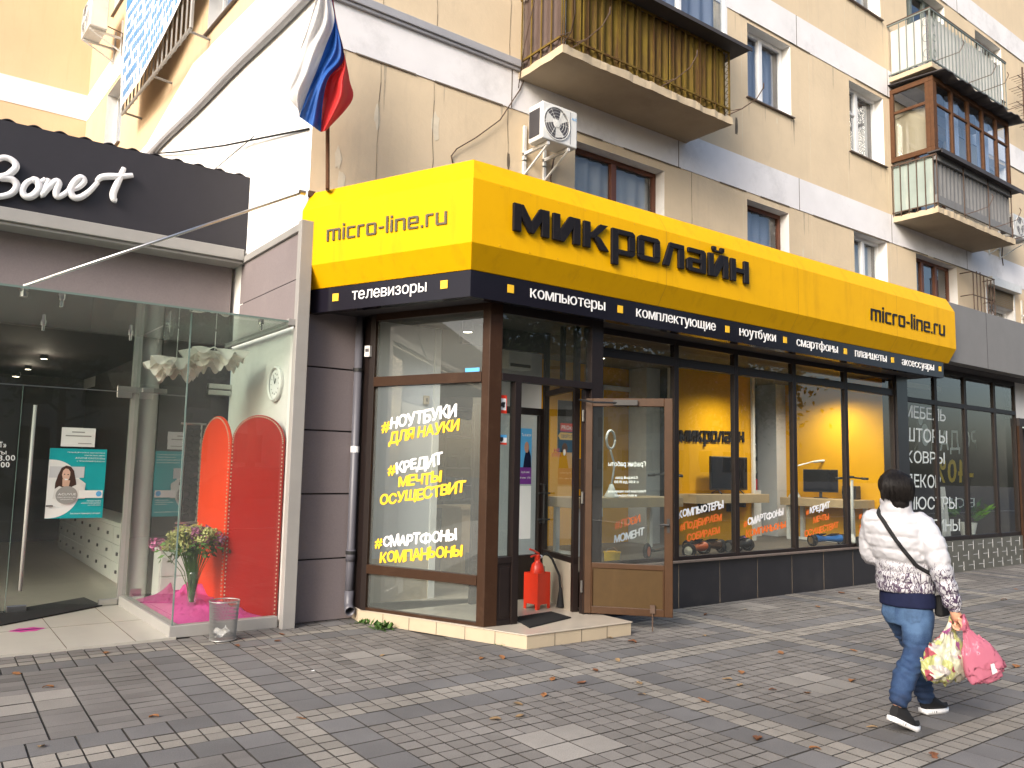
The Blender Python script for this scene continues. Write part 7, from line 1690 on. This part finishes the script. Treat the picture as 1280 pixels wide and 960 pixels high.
# carrier bags
def carrier(c, w_, d_, h_, mat, label, seed, lean=(0, 0), tilt=0.0):
    o = thing('carrier_bag', (c.x, c.y, c.z-h_), label, 'bag'); m = MB(); m.smooth = True
    prof_ = [(0.0, .14, .10), (.10, .20, .14), (.25, .52, .45), (.45, .82, .8), (.68, 1.0, 1.0), (.86, 1.0, .95), (.97, .86, .7), (1.0, .55, .4)]
    def fn(u, v):
        f = v*(len(prof_)-1); i = min(int(f), len(prof_)-2); t = f-i; a, b = prof_[i], prof_[i+1]
        z, sw, sd_ = [a[k]+(b[k]-a[k])*t for k in range(3)]
        q = 2*math.pi*u; cx, cy = math.copysign(abs(math.cos(q))**.75, math.cos(q)), math.copysign(abs(math.sin(q))**.75, math.sin(q))
        x, y = w_/2*sw*cx, d_/2*sd_*cy
        n = .034*mnoise.noise(Vector((x*12+seed, y*12, z*5)))-.045*abs(mnoise.noise(Vector((x*22, y*22+seed, z*9))))-.020*abs(mnoise.noise(Vector((x*52+seed, y*52, z*24))))+.02+.010*math.sin(q*11+seed)*(1-z)
        if tilt:
            ca_, sa_ = math.cos(tilt), math.sin(tilt); rt_ = Vector((.8, -.6, 0)); dp_ = Vector((.6, .8, 0)); dn_ = Vector((0, 0, -1))
            ax = dn_*ca_+rt_*sa_; ac = rt_*ca_-dn_*sa_
            return c + ac*x*(1+n*3) + dp_*y*(1+n*3) + ax*(h_*z+n)
        return (c.x+x*(1+n*3)+lean[0]*z, c.y+y*(1+n*3)+lean[1]*z, c.z-h_*z+n*1.3)
    m.grid(fn, 96, 56, None, True); m.poly([fn(k/96, 1) for k in range(96)]); bd = m.build('body', mat, o, recalc=False)
    m = MB(); m.smooth = True
    for s in (-1, 1): m.tube([(c.x+s*w_*.12, c.y, c.z-.02), (c.x+s*.022, c.y+.008*s, c.z+.045), (c.x+s*.008, c.y, c.z+.075), (pc.x+s*.004, pc.y+.004, pc.z-.030)], [.022, .012, .009, .008], 8, flat=.5)
    m.build('handle', mat, o); return o
fm, t, bb = new_mat('floral print film'); N, L = t.nodes, t.links
geo = N.new('ShaderNodeNewGeometry'); dn = N.new('ShaderNodeTexNoise'); dn.inputs['Scale'].default_value = 14; L.new(geo.outputs['Position'], dn.inputs['Vector'])
va = N.new('ShaderNodeVectorMath'); va.operation = 'MULTIPLY_ADD'; va.inputs[1].default_value = (.05, .05, .05); L.new(dn.outputs['Color'], va.inputs[0]); L.new(geo.outputs['Position'], va.inputs[2])
vo = N.new('ShaderNodeTexVoronoi'); vo.inputs['Scale'].default_value = 19; L.new(va.outputs[0], vo.inputs['Vector'])
sp = N.new('ShaderNodeSeparateColor'); L.new(vo.outputs['Color'], sp.inputs[0])
cr_ = N.new('ShaderNodeValToRGB'); cr_.color_ramp.interpolation = 'CONSTANT'
cols_ = [(0, (.62, .58, .48)), (.18, (.46, .47, .19)), (.40, (.56, .55, .40)), (.60, (.38, .08, .11)), (.72, (.44, .40, .38)), (.86, (.36, .10, .26)), (.93, (.48, .48, .22))]
cr_.color_ramp.elements[0].position = 0; cr_.color_ramp.elements[0].color = (*cols_[0][1], 1); cr_.color_ramp.elements[1].position = cols_[1][0]; cr_.color_ramp.elements[1].color = (*cols_[1][1], 1)
for p_, c_ in cols_[2:]: e = cr_.color_ramp.elements.new(p_); e.color = (*c_, 1)
L.new(sp.outputs[0], cr_.inputs[0]); L.new(cr_.outputs[0], bb.inputs['Base Color']); bb.inputs['Roughness'].default_value = .28
tl = N.new('ShaderNodeBsdfTranslucent'); L.new(cr_.outputs[0], tl.inputs[0]); mx = N.new('ShaderNodeMixShader'); mx.inputs[0].default_value = .25; L.new(bb.outputs[0], mx.inputs[1]); L.new(tl.outputs[0], mx.inputs[2]); L.new(mx.outputs[0], N['Material Output'].inputs[0])
bw_ = carrier(pc+Vector((.02, .045, -.075)), .40, .22, .33, fm, 'floral yellow green and red carrier bag hanging from the right hand of the woman', 3, (-.02, .04))
pm_ = translucent('pink film', (.62, .20, .29), .35, .2, .25)
pk = carrier(pc+Vector((.0, -.05, -.05)), .24, .09, .34, pm_, 'smaller pink translucent carrier bag hanging in front of the floral bag', 8, tilt=R(25))
m = MB(); q0 = pc+Vector((.110, -.190, -.285))
m.add([q0+Vector(v) for v in ((-.055, .01, -.04), (.055, -.005, -.02), (.055, .005, .035), (-.055, .02, .02))], [(0, 1, 2, 3)]); m.build('label_print', M['paper'], pk, recalc=False)
# ================================================================== ACROSS THE STREET (seen mirrored in the glass)
fb = thing('office_building', (0, -34, 0), 'long pale building across the street seen mirrored in the shop glass', 'building')
m = MB(); m.box(-60, 70, -46, -34, 0, 11); m.build('wall', M['faraway'], fb)
m = MB()
for i in range(38):
    for j in range(3): m.box(-56+i*3.2, -54.4+i*3.2, -34.0, -33.97, 1.6+j*3.2, 3.4+j*3.2)
m.build('windows', M['screen'], fb)
def tree(x, y, h, seed, label):
    rn = random.Random(seed); o = thing('street_tree', (x, y, 0), label, 'tree', 'trees across the street')
    m = MB(); m.smooth = True; m.tube([(x, y, 0), (x+.05, y, h*.25), (x-.05, y+.05, h*.5), (x, y, h*.8)], [.2, .16, .11, .04], 10)
    tips = []
    for k in range(11):
        q = k*2.4; z = h*(.32+.05*k); l = h*.30*(1-.03*k); e_ = (x+math.cos(q)*l, y+math.sin(q)*l, z+l*.7); m.tube([(x, y, z), ((x+e_[0])/2, (y+e_[1])/2, z+l*.25), e_], [.07, .045, .015], 6); tips.append(Vector(e_))
    m.build('trunk', M['bark'], o)
    m = MB()
    for k in range(2600):
        b0 = rn.choice(tips); p = b0+Vector((rn.gauss(0, h*.09), rn.gauss(0, h*.09), rn.gauss(0, h*.08))); t = Vector((rn.gauss(0, 1), rn.gauss(0, 1), rn.gauss(0, 1))).normalized()*rn.uniform(.12, .24); s = t.orthogonal().normalized()*t.length*.55
        m.add([p-t, p+s, p+t, p-s], [(0, 1, 2, 3)])
    m.build('crown', M['foliage'], o, recalc=False)
for k, x in enumerate((-16, -8, -1, 5, 10, 16, 21, 27, 34, 42)): tree(x, -16.5-(k % 2)*2.5, 9.0+(k*37 % 5)*.6, k+40, 'leafy street tree across the road seen mirrored in the glass')
def car(x, y, pm, label):
    o = thing('parked_car', (x, y, 0), label, 'car', 'cars parked across the street')
    m = MB(Matrix.Translation((x, y, 0))); P_ = [(-2.1, .35), (-2.1, .8), (-1.5, .92), (-.9, 1.42), (.7, 1.45), (1.3, .98), (2.05, .85), (2.12, .4)]; m.uzprism(P_, -.85, .85); m.build('body', M[pm], o, bevel=.08, seg=3)
    m = MB(Matrix.Translation((x, y, 0)));
    m.uzprism([(-1.25, .98), (-.85, 1.36), (.62, 1.39), (1.12, .98)], -.86, .86); m.build('window', M['screen'], o)
    for a in (-1.3, 1.3):
        for s in (-.8, .8):
            m = MB(); m.lathe((x+a, y+s, .32), [(.001, -.1), (.32, -.1), (.32, .1), (.001, .1)], 20, None, 'y'); m.build('wheel', M['rubber'], o)
for k, (x, pm) in enumerate(((-6, 'carpaint2'), (1.5, 'carpaint'), (9, 'carpaint2'), (15, 'carpaint'), (22, 'carpaint2'))): car(x, -12.2, pm, ('silver' if pm == 'carpaint' else 'dark')+' car parked across the road seen mirrored in the glass')
